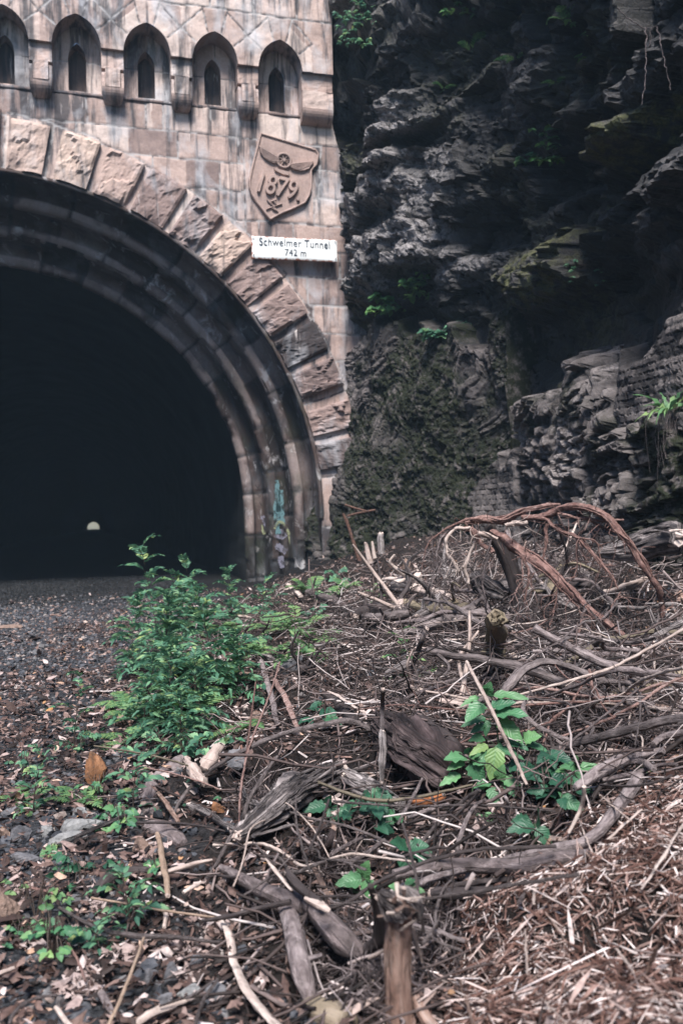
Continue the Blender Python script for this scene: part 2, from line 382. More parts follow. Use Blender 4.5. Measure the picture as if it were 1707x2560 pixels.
    M['pale_leaf'] = m_island('pale_leaf', [(.0, (.20, .14, .125)), (.55, (.40, .31, .29)), (1., (.56, .48, .46))], 60, .7, .2, .1, .6)
    M['chip'] = m_island('wood_chip', [(.0, (.025, .014, .012)), (.3, (.075, .036, .028)), (.55, (.165, .09, .072)), (.73, (.31, .205, .178)), (.86, (.54, .44, .41)), (1., (.72, .64, .62))], 70, .8, .3, 0, .45)
    M['splinter'] = m_island('splinter', [(.0, (.06, .04, .034)), (.3, (.19, .13, .11)), (.55, (.42, .33, .30)), (1., (.68, .61, .60))], 80, .7, .3, 0, .4)
    M['twig'] = m_island('twig', [(.0, (.014, .011, .011)), (.4, (.042, .031, .029)), (.68, (.11, .08, .075)), (.84, (.25, .20, .192)), (1., (.55, .49, .475))], 60, .8, .2)
    M['root_hair'] = m_island('root_hair', [(.0, (.02, .016, .017)), (.5, (.055, .042, .042)), (.85, (.12, .095, .095)), (1., (.26, .22, .22))], 60, .8, 0)
    # wood
    M['bark'] = m_wood('grey_bark', [(.28, (.027, .023, .023)), (.5, (.10, .082, .081)), (.75, (.25, .21, .207))], scale=(8., 1.4), bump=.9)
    M['darkwood'] = m_wood('dark_wet_wood', [(.25, (.014, .012, .013)), (.55, (.045, .036, .036)), (.85, (.11, .09, .088))], dirt=.5)
    M['pale'] = m_wood('bare_pale_wood', [(.22, (.10, .075, .066)), (.45, (.34, .265, .235)), (.65, (.52, .43, .385)), (.85, (.66, .58, .54))], dirt=.35)
    M['tan'] = m_wood('tan_stick', [(.25, (.13, .09, .065)), (.55, (.28, .20, .15)), (.8, (.42, .32, .25))], dirt=.35)
    M['redroot'] = m_wood('red_root', [(.28, (.035, .02, .018)), (.44, (.11, .058, .05)), (.6, (.22, .135, .118)), (.8, (.40, .30, .275))], scale=(5., 3.5), dirt=.6)
    M['mauve'] = m_wood('smooth_root_bark', [(.28, (.045, .037, .037)), (.5, (.14, .112, .112)), (.75, (.32, .27, .268))], scale=(6., 2.2), dirt=.45, bump=.9)
    M['weathered'] = m_wood('weathered_log', [(.40, (.012, .011, .013)), (.50, (.06, .052, .054)), (.58, (.22, .19, .186)), (.72, (.52, .47, .46))], scale=(26., .45), bump=.9, dirt=.5)
    M['rot'] = m_wood('rotten_wood', [(.46, (.009, .007, .008)), (.57, (.034, .025, .026)), (.67, (.09, .066, .067)), (.80, (.26, .21, .205))], scale=(26., .5), bump=1., dirt=.5)
    M['orange'] = m_wood('orange_rot', [(.25, (.16, .06, .025)), (.6, (.34, .13, .055)), (.85, (.45, .26, .15))])
    M['post'] = m_wood('peeled_post', [(.25, (.055, .032, .025)), (.42, (.20, .115, .088)), (.6, (.36, .24, .195)), (.82, (.50, .41, .37))], scale=(9., .45), dirt=.5, bump=1.)
    M['mossy'] = m_wood('mossy_wood', [(.22, (.03, .028, .018)), (.45, (.13, .11, .075)), (.65, (.25, .20, .145)), (.85, (.36, .30, .24))], dirt=.4)
    M['greentwig'] = m_wood('green_brown_twig', [(.25, (.06, .05, .034)), (.6, (.15, .125, .09)), (.85, (.25, .21, .17))], dirt=.3)
    # leaves
    M['rowan'] = m_leaf('rowan_leaf', [(.0, (.035, .11, .075)), (.35, (.075, .20, .125)), (.7, (.14, .31, .175)), (.92, (.24, .42, .21)), (1., (.36, .44, .15))], (.09, .2, .11), .45, .38)
    M['fern'] = m_leaf('fern_leaf', [(.0, (.06, .16, .075)), (.5, (.12, .25, .105)), (1., (.25, .36, .14))], (.1, .2, .1), .5, .35)
    M['balsam'] = m_leaf('balsam_leaf', [(.0, (.03, .11, .06)), (.5, (.065, .185, .09)), (.85, (.13, .28, .11)), (1., (.24, .36, .13))], (.15, .29, .16), .42)
    M['bramble'] = m_leaf('bramble_leaf', [(.0, (.014, .055, .035)), (.5, (.024, .085, .05)), (.85, (.04, .13, .065)), (1., (.06, .165, .075))], (.05, .13, .075), .45, .2)
    M['cliffleaf'] = m_leaf('cliff_leaf', [(.0, (.03, .10, .045)), (.5, (.075, .20, .065)), (1., (.2, .34, .1))], (.06, .13, .06))
    t = NT('green_stem'); M['stem'] = t.fin((.05, .085, .045), .6, .3)
    t = NT('brown_stem'); M['bstem'] = t.fin((.06, .045, .038), .7, .3)
    for k, st in (('rock_grey', [(.3, (.10, .105, .11)), (.7, (.30, .295, .29))]), ('rock_rust', [(.3, (.06, .035, .022)), (.5, (.19, .09, .045)), (.75, (.34, .17, .09))]), ('rock_brown', [(.3, (.11, .075, .06)), (.7, (.30, .21, .17))]), ('rock_slate', [(.3, (.05, .052, .06)), (.7, (.17, .165, .175))])):
        t = NT(k); g = t.coord('Geo'); n = t.noise(g, 14, 6, .65, .4); n2 = t.noise(g, 70, 4); c = t.ramp(n, st); c = t.mix(t.math('MULTIPLY', t.ramp(n2, [(.5, 0.), (.7, 1.)]), .5), c, (.04, .037, .035)); t.bump(t.math('ADD', n, n2), .6, .01); M[k] = t.fin(c, .85, .25)
materials()
# ------------------------------------------------------------------ terrain
CTRL = [  # photograph pixel, distance: the lie of the spoil heap
 (900,1400,12.6),(985,1375,12.8),(830,1440,12.3),(700,1470,15.2),(760,1490,11.3),(1040,1430,11.0),(1150,1500,9.0),(1230,1480,8.6),(1300,1560,7.6),
 (1400,1540,7.9),(1500,1500,8.2),(1600,1520,8.0),(1690,1540,7.6),(1707,1640,5.9),(1500,1640,5.9),(1350,1700,5.2),(1240,1640,6.2),(1100,1560,7.6),(960,1600,7.0),
 (860,1560,7.7),(720,1560,8.6),(1000,1720,5.2),(860,1740,5.1),(740,1720,5.6),(700,1850,4.25),(850,1900,3.9),(1000,1900,3.75),(1130,1900,3.75),(1200,1800,4.3),(1400,1780,4.25),
 (1600,1740,4.6),(1700,1800,4.05),(1500,1850,3.8),(1350,1930,3.5),(1200,2030,3.15),(1000,2050,3.15),(850,2080,3.05),(700,2060,3.2),(1000,2180,2.78),(1150,2170,2.8),(1300,2150,2.72),
 (1450,2120,2.7),(1600,2010,2.9),(1707,1930,3.0),(1707,2100,2.45),(1550,2200,2.32),(1350,2250,2.42),(1150,2300,2.38),(1707,2300,2.05),(1500,2400,2.05),(1300,2450,2.1),(1150,2480,2.12),(1707,2530,1.78),
 (1000,2500,2.12),(850,2350,2.42),(700,2250,2.72),(850,2540,2.12),(700,2480,2.25),(1400,2556,1.92)]
cp = np.array([W(*c) for c in CTRL])
flat = [(-2, y, 0) for y in range(-2, 17, 2)]+[(-4.5, y, 0) for y in range(-2, 17, 3)]+[(0.15, y, 0.0) for y in (1, 2, 3, 4, 5, 6, 7.5, 9)]+[(.6, 11, 0), (1.2, 13, 0), (2.2, 15, 0.02), (2.8, 16.5, 0.03), (0.2, -2, 0), (.5, 0, .05), (2.5, 0, .45), (3, -2, .5), (4.4, 16, .55), (4.6, 14, .75), (5.6, 12, .85), (5.7, 10, .8), (5.6, 8, .75), (5.6, 6, .7), (5.6, 4, .75), (5.6, 1, .8), (3.7, 15.6, .3), (-6.5, 0, 0), (-6.5, 8, 0), (-6.5, 16, 0)]
cp = np.vstack([cp, np.array(flat, float)])
def _phi(r): return np.where(r > 1e-9, r*r*np.log(np.maximum(r, 1e-9)), 0)
_n = len(cp); _K = _phi(np.hypot(cp[:, None, 0]-cp[None, :, 0], cp[:, None, 1]-cp[None, :, 1]))+np.eye(_n)*.02
_P = np.c_[np.ones(_n), cp[:, :2]]; _A = np.block([[_K, _P], [_P.T, np.zeros((3, 3))]])
_w = np.linalg.solve(_A, np.concatenate([cp[:, 2], np.zeros(3)]))

def edge_x(y):   # where the heap meets the track bed
    return np.interp(y, [-3, 1, 5, 8, 11, 13, 15, 17], [.1, .12, .12, .18, .65, 1.3, 2.3, 3.0])

def height_exact(x, y, pits=None):
    x = np.asarray(x, float); y = np.asarray(y, float); sh = x.shape; xf = np.clip(x.ravel(), -6.5, 6.5); yf = np.clip(y.ravel(), -2, 16.6)
    z = np.zeros(xf.shape)
    for a in range(0, len(xf), 20000):
        b = slice(a, a+20000)
        z[b] = _phi(np.hypot(xf[b, None]-cp[None, :, 0], yf[b, None]-cp[None, :, 1])) @ _w[:_n]+_w[_n]+_w[_n+1]*xf[b]+_w[_n+2]*yf[b]
    z = z.reshape(sh); xe = edge_x(y)
    m = sstep(-.25, .55, x-xe)
    z = np.maximum(z, 0)*m
    z = z+m*(.075*fbm(x*2.1, y*2.1, seed=3, oc=4)+.02*fbm(x*9, y*9, seed=4, oc=3))+.012*fbm(x*3, y*3, seed=8, oc=3)*(1-m)
    if pits is not None: z = z-m*pits(x, y)
    z = np.where(y > 16.9, np.where(np.abs(x+1.97) < 5.2, 0.004*fbm(x*3, y*3, seed=8), 0), z)
    z = z+np.where(y < 16.7, 12*sstep(-7.0, -19, x)+0.6*sstep(-6.2, -8, x), 0)
    z = np.maximum(z, 10*sstep(-6, -20, y))  # unseen hill added behind the camera to block low sky light
    return z

GX = np.concatenate([np.linspace(-2.6, 6.4, 301)]); GY = np.linspace(.6, 16.9, 420)
_X, _Y = np.meshgrid(GX, GY, indexing='ij'); HT = height_exact(_X, _Y)
def height(x, y):
    x = np.clip(np.asarray(x, float), GX[0], GX[-1]-1e-6); y = np.clip(np.asarray(y, float), GY[0], GY[-1]-1e-6)
    fx = (x-GX[0])/(GX[1]-GX[0]); fy = (y-GY[0])/(GY[1]-GY[0]); i = fx.astype(int); j = fy.astype(int); u = fx-i; v = fy-j
    return HT[i, j]*(1-u)*(1-v)+HT[i+1, j]*u*(1-v)+HT[i, j+1]*(1-u)*v+HT[i+1, j+1]*u*v

_T = np.exp(np.linspace(math.log(1.2), math.log(24), 1500))
def gdist(px, py):
    d = ray(px, py); p = ORG+d*_T[:, None]
    k = np.nonzero(p[:, 2] < height(p[:, 0], p[:, 1]))[0]
    return _T[k[0]] if len(k) else 12.0
def G(px, py, lift=0.):
    """the point of the ground seen at a pixel, raised by lift"""
    p = ORG+ray(px, py)*gdist(px, py); p = p.copy(); p[2] += lift; return p
def pxsize(d): return d/F

def nonuni(a, b, fine_a, fine_b, nf, n0=12, n1=12):
    l = fine_a-(np.geomspace(.3, fine_a-a+.3, n0)[::-1]-.3); r = fine_b+(np.geomspace(.3, b-fine_b+.3, n1)-.3)
    return np.concatenate([l[:-1], np.linspace(fine_a, fine_b, nf), r[1:]])
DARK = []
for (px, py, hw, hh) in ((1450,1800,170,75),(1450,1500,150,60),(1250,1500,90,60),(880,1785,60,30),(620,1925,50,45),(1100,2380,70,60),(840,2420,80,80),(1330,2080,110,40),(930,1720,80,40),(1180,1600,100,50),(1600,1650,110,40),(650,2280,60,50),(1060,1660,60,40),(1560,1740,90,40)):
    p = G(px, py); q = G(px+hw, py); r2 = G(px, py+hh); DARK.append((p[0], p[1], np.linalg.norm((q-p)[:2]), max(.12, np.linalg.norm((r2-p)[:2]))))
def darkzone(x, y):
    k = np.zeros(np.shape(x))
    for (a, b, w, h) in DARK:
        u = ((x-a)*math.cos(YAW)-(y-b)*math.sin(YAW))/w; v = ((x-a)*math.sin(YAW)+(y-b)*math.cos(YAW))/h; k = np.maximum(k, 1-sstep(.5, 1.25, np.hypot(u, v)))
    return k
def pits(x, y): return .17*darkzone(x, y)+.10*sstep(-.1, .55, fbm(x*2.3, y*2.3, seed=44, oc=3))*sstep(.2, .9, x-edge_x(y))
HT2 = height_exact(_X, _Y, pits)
_HT1 = HT
xs = nonuni(-70, 70, -2.6, 6.6, 250); ys = nonuni(-50, 900, .8, 16.9, 400, 12, 30)
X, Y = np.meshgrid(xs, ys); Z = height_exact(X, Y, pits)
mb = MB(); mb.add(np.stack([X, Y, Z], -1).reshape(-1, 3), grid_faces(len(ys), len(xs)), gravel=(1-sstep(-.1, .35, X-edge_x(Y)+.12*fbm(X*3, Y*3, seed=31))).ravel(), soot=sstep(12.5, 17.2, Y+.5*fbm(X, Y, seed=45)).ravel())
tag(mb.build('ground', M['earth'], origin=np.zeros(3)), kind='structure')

# ------------------------------------------------------------------ the rock face and the walls at its foot
FP = np.array([(4.3, 17.6), (4.72, 16.3), (5.25, 14.9), (5.85, 13.3), (6.1, 12.3), (6.05, 11.0), (5.85, 9.5), (5.65, 8.0), (5.7, 6.5), (5.9, 4.5), (6.3, 2.0), (7.0, -1.0), (8., -4.)])
_fc = catmull(FP, 1400); _fs = np.concatenate([[0], np.cumsum(np.linalg.norm(np.diff(_fc, axis=0), axis=1))])
_ft = np.gradient(_fc, axis=0); _ft /= np.linalg.norm(_ft, axis=1)[:, None]
def foot(s):
    x = np.interp(s, _fs, _fc[:, 0]); y = np.interp(s, _fs, _fc[:, 1]); tx = np.interp(s, _fs, _ft[:, 0]); ty = np.interp(s, _fs, _ft[:, 1])
    return x, y, ty, -tx          # the normal points at the track
def cliff_pt(s, z, off):
    x, y, nx, ny = foot(s); lean = -.05*np.clip(z, 0, 5)+.085*np.clip(z-5.6, 0, 20)  # upper face leans out, shaped to darken the rock
    o = off+lean
    return np.stack([x+nx*o, y+ny*o, z], -1)
def to_sz(px, py):
    d = ray(px, py); best = None
    ss = np.linspace(0, 16, 900); x, y, nx, ny = foot(ss)
    c = x*d[1]-y*d[0]; k = np.nonzero(np.sign(c[:-1]) != np.sign(c[1:]))[0]
    if not len(k): return None
    s = ss[k[0]]; x, y, _, _ = foot(s); return s, EYE+d[2]*(x*d[0]+y*d[1])/(d[0]**2+d[1]**2)
def to_szm(px, py):
    s, z = to_sz(px, py); return float(s), float(z)

# features: pixel, half-width and half-height in pixels, push outwards (m), pale, moss
FEAT = [(1000,310,60,55,.22,1.,0),(925,175,45,22,.2,.55,.1),(1100,300,45,45,.08,.25,.2),(960,440,75,70,.30,1.,.0),(1060,470,80,70,.2,.9,0),(1030,600,80,65,.28,1.,0),(930,650,55,80,.28,1.,0),(1140,640,70,45,.2,.8,0),(880,560,30,60,.1,.7,0),
 (1190,480,70,65,.06,.35,0),(1300,230,60,40,.15,.5,0),(1560,325,105,40,.45,.7,1.),(1310,690,80,70,.32,.6,1.),(1370,590,60,40,.1,.5,.6),(1500,470,60,28,.15,.5,.2),(1600,520,90,40,.2,.55,0),(1250,390,40,30,.1,.3,0),
 (1640,640,80,50,.2,.5,0),(1270,10,90,25,.3,.9,0),(1050,20,80,20,.2,.5,0),(1600,160,90,70,.2,.45,0),(1480,20,60,20,.2,.7,.2),(870,80,60,90,.05,.35,.2),(1690,420,40,40,.2,.5,0),(1200,200,60,30,.05,.2,.2),
 (900,250,60,150,-.25,0,0),(1000,370,110,14,-.25,0,0),(1390,400,100,60,-.45,0,0),(1530,420,110,55,-.5,0,0),(1400,530,70,55,-.3,0,0),(1400,830,130,90,-.75,.0,.1),(1560,730,140,45,-.35,0,0),(1180,120,130,90,-.35,0,.2),(1190,560,50,50,-.3,0,0),(1460,660,70,50,-.25,0,0),(1420,170,90,80,-.3,0,.2),(1640,250,60,30,-.3,0,0)]
FS = []
for (px, py, hw, hh, o, pa, mo) in FEAT:
    s, z = to_szm(px, py); s1, _ = to_szm(px-hw, py); s2, _ = to_szm(px+hw, py); _, z1 = to_szm(px, py-hh); _, z2 = to_szm(px, py+hh)
    FS.append((s, z, max(.12, abs(s2-s1)/2), max(.1, abs(z1-z2)/2), o, pa*(1 if px < 1180 else .45), mo))

CORNER = to_szm(1225, 1000)[0]
def wall_top(s):   # top of the rubble wing wall
    a = [to_szm(px, py) for px, py in ((855, 800), (960, 775), (1080, 800), (1160, 790), (1225, 770), (1260, 760))]
    return np.interp(s, [p[0] for p in a], [p[1] for p in a], left=a[0][1]-.1, right=-1)
_wt = np.linspace(0, 16, 400); _wtv = wall_top(_wt)

def rock_disp(s, z):
    w1 = fbm(s*.9, z*.9, seed=21, oc=2); w2 = fbm(s*.9+9, z*.9, seed=22, oc=2); f1 = fbm(s*6, z*6, seed=23, oc=3); f2 = fbm(s*6+5, z*6, seed=27, oc=3)
    u = s+.10*w1+.025*f1; v = z+.06*w2+.018*f2+.15*s
    ja, pa_, ia = facets(u/.95, v/.62, 41, .75); jb, pb, ib = facets(u/.36+3, v/.24, 42, .8); jc, pc, ic = facets(u/.14, v/.10, 43, .85)
    k = .55+.45*sstep(-.4, .4, vnoise(s*.7, z*.8, seed=29))
    d = pa_*.46-.16*(1-sstep(0, .05, ja))+(pb*.26-.07*(1-sstep(0, .07, jb)))*k+(pc*.085-.02*(1-sstep(0, .10, jc)))*k+.014*fbm(s*16, z*18, seed=24, oc=3)
    pale = sstep(.75, .98, ia)*.12+sstep(.82, 1, ib)*.22; moss = sstep(.72, .95, vnoise(s*.7+4, z*.6, seed=77)*.5+.5)*.4
    for (s0, z0, hs, hz, o, pa, mo) in FS:
        q = ((s-s0+.1*w1)/hs)**4+((z-z0+.06*w2)/hz)**4
        g = 1/(1+q**1.8); d = d+o*(.8 if o > 0 else 1.15)*g; pale = np.where(pa > 0, np.maximum(pale, pa*g*(.6+.4*sstep(.2, .6, ib))), pale*(1-g)); moss = np.maximum(moss, mo*g)
    d = d-.42*sstep(1.9, .5, s)*sstep(4.3, 4.9, z)
    return d, np.clip(pale, 0, 1), np.clip(moss, 0, 1)

def rubble_relief(s, z, sx, sz, seed, jit=.62, depth=.07):
    w = fbm(s*2.2, z*2.2, seed=seed+1, oc=2); f1 = fbm(s*9, z*9, seed=seed+3, oc=2); sc = 1+.30*vnoise(s*1.1, z*1.3, seed=seed+6)
    u = (s+.06*w+.02*f1)/sx/sc; v = (z+.06*w+.014*f1)/sz/sc; d1, d2, i = worley(u, v, seed, jit+.15, .5); jb, pb, ib = facets(u*1.7, v*1.7, seed+9, .9)
    j = d2-d1; h = sstep(.0, .26, j)
    return h*depth*.55+(i-.5)*depth*1.2*h+pb*depth*.22*h+.012*fbm(s*16, z*16, seed=seed+2, oc=3), 1-sstep(.02, .10, j), i

_s = np.concatenate([np.arange(0, 11.6, .034), np.linspace(11.7, _fs[-1]-.05, 70)]); _z = np.concatenate([np.arange(-.5, 9.6, .034), np.linspace(9.7, 15, 40)])
S, Zc = np.meshgrid(_s, _z); d, pale, moss = rock_disp(S, Zc)
inwall = sstep(.25, -.15, Zc-np.interp(S, _wt, _wtv)); d = d*(1-inwall)+inwall*(-.35)
s_r0, s_r1 = to_szm(1285, 1100)[0], to_szm(1690, 1100)[0]
low = sstep(s_r0-.5, s_r0+.1, S)*sstep(4.4, 3.9, Zc+.05*fbm(S*2, Zc*2, seed=9)); d = d*(1-low*.7)-low*.22
P = cliff_pt(S, Zc, d)
mb = MB(); mb.add(P.reshape(-1, 3), grid_faces(*S.shape)[:, ::-1], pale=pale.ravel(), moss=moss.ravel())
# the ground behind the brow
tag(mb.build('rock_face', M['rock'], origin=np.array([5.5, 8, 0.]), smooth=False), kind='structure')
CTOP = P[-1]

def foot_bulge(S, Z): return .33*sstep(3.0, .9, Z)*sstep(2.6, .9, S)
def wall_patch(name, label, s0, s1, z0, topf, relief, out, taper=.18, ds=.022, moss=None, pale=None, cat='wall', botf=None):
    ss = np.arange(s0, s1+ds, ds); nz = int((5.6-z0)/ds)
    top = topf(ss)+.30*fbm(ss*2.2, ss*0, seed=61, oc=4); bot = botf(ss) if botf else np.full(ss.shape, z0)
    v = np.linspace(0, 1, max(20, int((top.max()-z0)/ds))); S, Vv = np.meshgrid(ss, v); Z = bot[None, :]+(top-bot)[None, :]*Vv
    rel, mo, tone = relief(S, Z)
    e = np.minimum(np.minimum(S-s0, s1-S), np.minimum(top[None, :]-Z, Z-bot[None, :]+(9 if botf is None else 0)))
    e = e+.10*fbm(S*4, Z*4, seed=63, oc=3)-.05; off = out+rel-.55*(1-sstep(0, taper, e))+.10*fbm(S*.9, Z*.9, seed=64, oc=3)
    off = off+(foot_bulge(S, Z) if name == 'rubble_wing_wall' else 0); P = cliff_pt(S, Z, off)
    mm = moss(S, Z) if moss else 0*S; pp = pale(S, Z) if pale else 0*S
    m_ = MB(); m_.add(P.reshape(-1, 3), grid_faces(*S.shape)[:, ::-1], tone=tone.ravel(), mortar=mo.ravel(), moss=np.clip(mm, 0, 1).ravel(), pale=np.clip(pp, 0, 1).ravel())
    return tag(m_.build(name, M['rubble'], smooth=False), label, cat)

_cs = CORNER
def mossf(S, Z):
    n = fbm(S*1.3, Z*1.1, seed=91, oc=3); return sstep(-.25, .35, n*.6+.55-.22*np.abs(Z-1.6)+.35*sstep(.6, 1.6, S)-.2)
def palef(S, Z): return np.clip(sstep(2.6, 4.2, Z+.5*fbm(S*2, Z*2, seed=92))*sstep(2.6, .5, S)*1.0+.0, 0, 1)+.35*sstep(_cs-.15, _cs+.05, S)*sstep(1.2, 2.2, Z)
def rubble_moss(S, Z):
    r, m, t = rubble_relief(S, Z, .25, .14, 51, .75, .06); k = mossf(S, Z)
    return r*(1-.5*k)+k*(.045*sstep(-.2, .5, fbm(S*5, Z*4.2, seed=96, oc=3))+.02*fbm(S*19, Z*19, seed=97, oc=3))+.05*fbm(S*1.8, Z*1.8, seed=98, oc=3), m*(1-.6*k), t
wall_patch('rubble_wing_wall', 'dark mossy rubble stone wall between the tunnel arch and the dry stones', to_szm(790, 1150)[0], to_szm(1300, 1000)[0], -.3, lambda s: np.interp(s, _wt, np.maximum(_wtv, 2.2)), lambda S, Z: rubble_moss(S, Z), .06, moss=mossf, pale=palef)
def brick_relief(S, Z):
    h = .083; q = Z/h; row = np.floor(q); fz = q-row; u = S/.26+.5*np.mod(row, 2); fu = u-np.floor(u)
    m = np.maximum(1-sstep(0, .10, np.minimum(fz, 1-fz)), 1-sstep(0, .04, np.minimum(fu, 1-fu)))
    i = _h(np.floor(u), row, row*0, 5); return .03*(1-m)+.02*(i-.5)+.012*fbm(S*9, Z*9, seed=6, oc=3), m, i
sa, za = to_szm(1535, 900); sb, zb = to_szm(1700, 850)
wall_patch('brick_lining_wall', 'weathered brown brick wall courses under the dark rock overhang', to_szm(1500, 900)[0], to_szm(1707, 900)[0]+2.5, 2.6, lambda s: np.interp(s, [sa-.2, sa+.5, sb, sb+2.5], [3.2, 3.3, 3.55, 3.75]), brick_relief, .10, pale=lambda S, Z: .55*sstep(-.2, .5, fbm(S*3, Z*3, seed=12)), botf=lambda s: np.full(s.shape, 1.9))
ra = [to_szm(*p) for p in ((1285, 1060), (1340, 990), (1400, 930), (1480, 925), (1540, 960), (1640, 1000), (1707, 1010))]
wall_patch('dry_stone_wall', 'rounded grey stones stacked loosely in a wall beneath the brickwork', s_r0, s_r1+1.0, -.3, lambda s: np.interp(s, [p[0] for p in ra], [p[1] for p in ra]), lambda S, Z: rubble_relief(S, Z, .34, .20, 55, .6, .17), .12, ds=.025,
 pale=lambda S, Z: .9*sstep(-.35, .3, fbm(S*1.6, Z*1.6, seed=14))*sstep(s_r1-.2, s_r1-1.2, S)*sstep(.9, 1.5, Z)+.2, moss=lambda S, Z: sstep(.1, .5, fbm(S*1.5, Z*1.5, seed=15))*.7+sstep(s_r1-.9, s_r1, S))
sc_, zc_ = to_szm(1260, 1210)
wall_patch('low_brick_pier', 'low mossy brick pier sticking out where two stone walls meet', to_szm(1195, 1220)[0], to_szm(1330, 1220)[0], -.2, lambda s: np.full(s.shape, to_szm(1260, 1160)[1]), brick_relief, .30, taper=.12, moss=lambda S, Z: sstep(-.1, .4, fbm(S*2+1, Z*2, seed=16))*sstep(sc_+.15, sc_-.15, S), pale=lambda S, Z: .3+0*S)

# ------------------------------------------------------------------ tunnel portal
CX, CZ, Y0 = -1.97, .22, 16.6
def pz(z): return z+EYE
portal = thing('tunnel_portal', (CX, Y0, 0), 'pinkish sandstone railway tunnel portal with stepped arch and a battlement of pointed niches', 'tunnel portal')
def parch(x, c, w, zs, h):
    """height of a pointed arch's edge above x (nan outside)"""
    Rr = (w*w+h*h)/(2*w); dx = np.abs(x-c); q = Rr*Rr-(dx+Rr-w)**2
    return np.where(dx <= w, zs+np.sqrt(np.maximum(q, 0)), np.nan)
def parch_pts(c, w, zs, h, n=16):
    xs_ = c-w*np.cos(np.linspace(0, math.pi, 2*n+1)); return [(x, float(parch(np.array(x), c, w+1e-9, zs, h))) for x in xs_]
NC = [-.17+1.24*k for k in range(-6, 4)]           # niche centres
PXR = 4.58

def seg_d(X, Z, a, b):
    ax, az = a; bx, bz = b; t = np.clip(((X-ax)*(bx-ax)+(Z-az)*(bz-az))/((bx-ax)**2+(bz-az)**2), 0, 1)
    return np.hypot(X-ax-t*(bx-ax), Z-az-t*(bz-az))

def wall_grid(mb, x0, x1, z0, z1, st, yf, inside, jointd, tonef, jw=.016, jd=.014, rough=.012, snap=None):
    nx, nz = int((x1-x0)/st)+1, int((z1-z0)/st)+1
    xx, zz = np.linspace(x0, x1, nx), np.linspace(z0, z1, nz); X, Z = np.meshgrid(xx, zz)
    hole = inside(X, Z)
    if snap is not None: X, Z = snap(X, Z, hole)
    wv = .012*fbm(X*2.5, Z*2.5, seed=13, oc=2)
    D = jointd(X+wv, Z+wv); m = 1-sstep(jw*.5, jw*1.6, D); tone = tonef(X+wv, Z+wv)
    y = yf+jd*m*.8+rough*fbm(X*3, Z*3, seed=71, oc=5)-.012*(tone-.5)
    f = grid_faces(nz, nx); hf = hole.ravel()[f].all(1)
    mb.add(np.stack([X, y, Z+EYE], -1).reshape(-1, 3), f[~hf], tone=tone.ravel(), mortar=m.ravel())

COURSE = [-1.3, -.62, -.08, .46, 1.0, 1.54, 2.08, 2.62, 3.16, 3.70, 4.24, 4.78, 5.30, 5.82, 6.36, 6.90, 7.40, 7.92]
def block_id(X, Z):
    k = np.searchsorted(COURSE, Z.ravel()).reshape(Z.shape); off = _h(k, k*0, k*0, 3)*1.1; L = .72+.4*_h(k, k*0+1, k*0, 4)
    u = (X+20+off)/L+.22*np.sin(np.floor((X+20+off)/L)*1.7); return k, np.floor(u), u-np.floor(u), L
VA = 6.42; A0 = [84.65-VA*1.03*k for k in range(13)]
def main_joint(X, Z):
    r = np.hypot(X-CX, Z-CZ); an = np.degrees(np.arctan2(Z-CZ, X-CX)); k, b, fu, L = block_id(X, Z)
    dz = np.min(np.abs(Z[..., None]-np.array(COURSE)), -1); dx = np.minimum(fu, 1-fu)*L
    d = np.minimum(dz, dx)
    q = ((an-85.5)/(VA*1.03)); da = np.abs(q-np.round(q))*VA*1.03*np.pi/180*r
    rx = 7.2+.05*np.sin(np.round(q-.5)*5.1)
    ring = (r < rx) & (Z > CZ)
    d = np.where(ring, np.minimum(da, 9), d); d = np.minimum(d, np.where(Z > CZ, np.abs(r-rx), 9))
    # the tablet's own block has no joints
    tb = (X > 2.87) & (X < 4.22) & (Z > 5.82) & (Z < 7.40); d = np.where(tb, 9, d)
    for a, b_ in (((2.87, 7.40), (4.38, 7.36)), ((2.87, 5.82), (2.87, 7.4)), ((4.30, 6.34), (4.38, 7.36)), ((4.22, 5.82), (4.22, 6.34)), ((4.22, 6.34), (4.36, 6.34)), ((2.87, 5.82), (4.3, 5.84))): d = np.minimum(d, seg_d(X, Z, a, b_))
    return d
def main_tone(X, Z):
    r = np.hypot(X-CX, Z-CZ); an = np.degrees(np.arctan2(Z-CZ, X-CX)); k, b, fu, L = block_id(X, Z)
    t = _h(k, b, k*0, 8); tr = _h(np.round((an-85.5)/(VA*1.03)-.5), k*0, k*0, 9); t = np.where((r < 7.2) & (Z > CZ), tr, t)
    t = np.where((X > 2.87) & (X < 4.22) & (Z > 5.82) & (Z < 7.40), .5, t)
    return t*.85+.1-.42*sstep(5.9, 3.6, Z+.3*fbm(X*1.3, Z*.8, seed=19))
def right_edge(Z): return np.interp(Z, [-2, 2, 4, 5.5, 6.23, 7.07, 7.5, 7.95, 8.4], [5.6, 5.6, 5.6, 5.5, 5.2, 4.86, 4.70, 4.60, 4.58])
def main_hole(X, Z):
    r = np.hypot(X-CX, Z-CZ); return ((Z > CZ) & (r < 6.2)) | ((Z <= CZ) & (np.abs(X-CX) < 6.2)) | (X > right_edge(Z))
def main_snap(X, Z, hole):
    r = np.hypot(X-CX, Z-CZ); up_ = hole & (Z > CZ) & (r < 6.2); k = np.where(up_, 6.2/np.maximum(r, 1e-6), 1)
    X2, Z2 = CX+(X-CX)*k, CZ+(Z-CZ)*k; e = hole & (X > right_edge(Z)); X2 = np.where(e, right_edge(Z), X2)
    lo = hole & (Z <= CZ) & (np.abs(X-CX) < 6.2); X2 = np.where(lo, CX+6.2*np.sign(X-CX), X2); return X2, Z2
mb = MB()
wall_grid(mb, -9.6, 5.62, -1.35, 7.92, .026, Y0, main_hole, main_joint, main_tone, snap=main_snap)
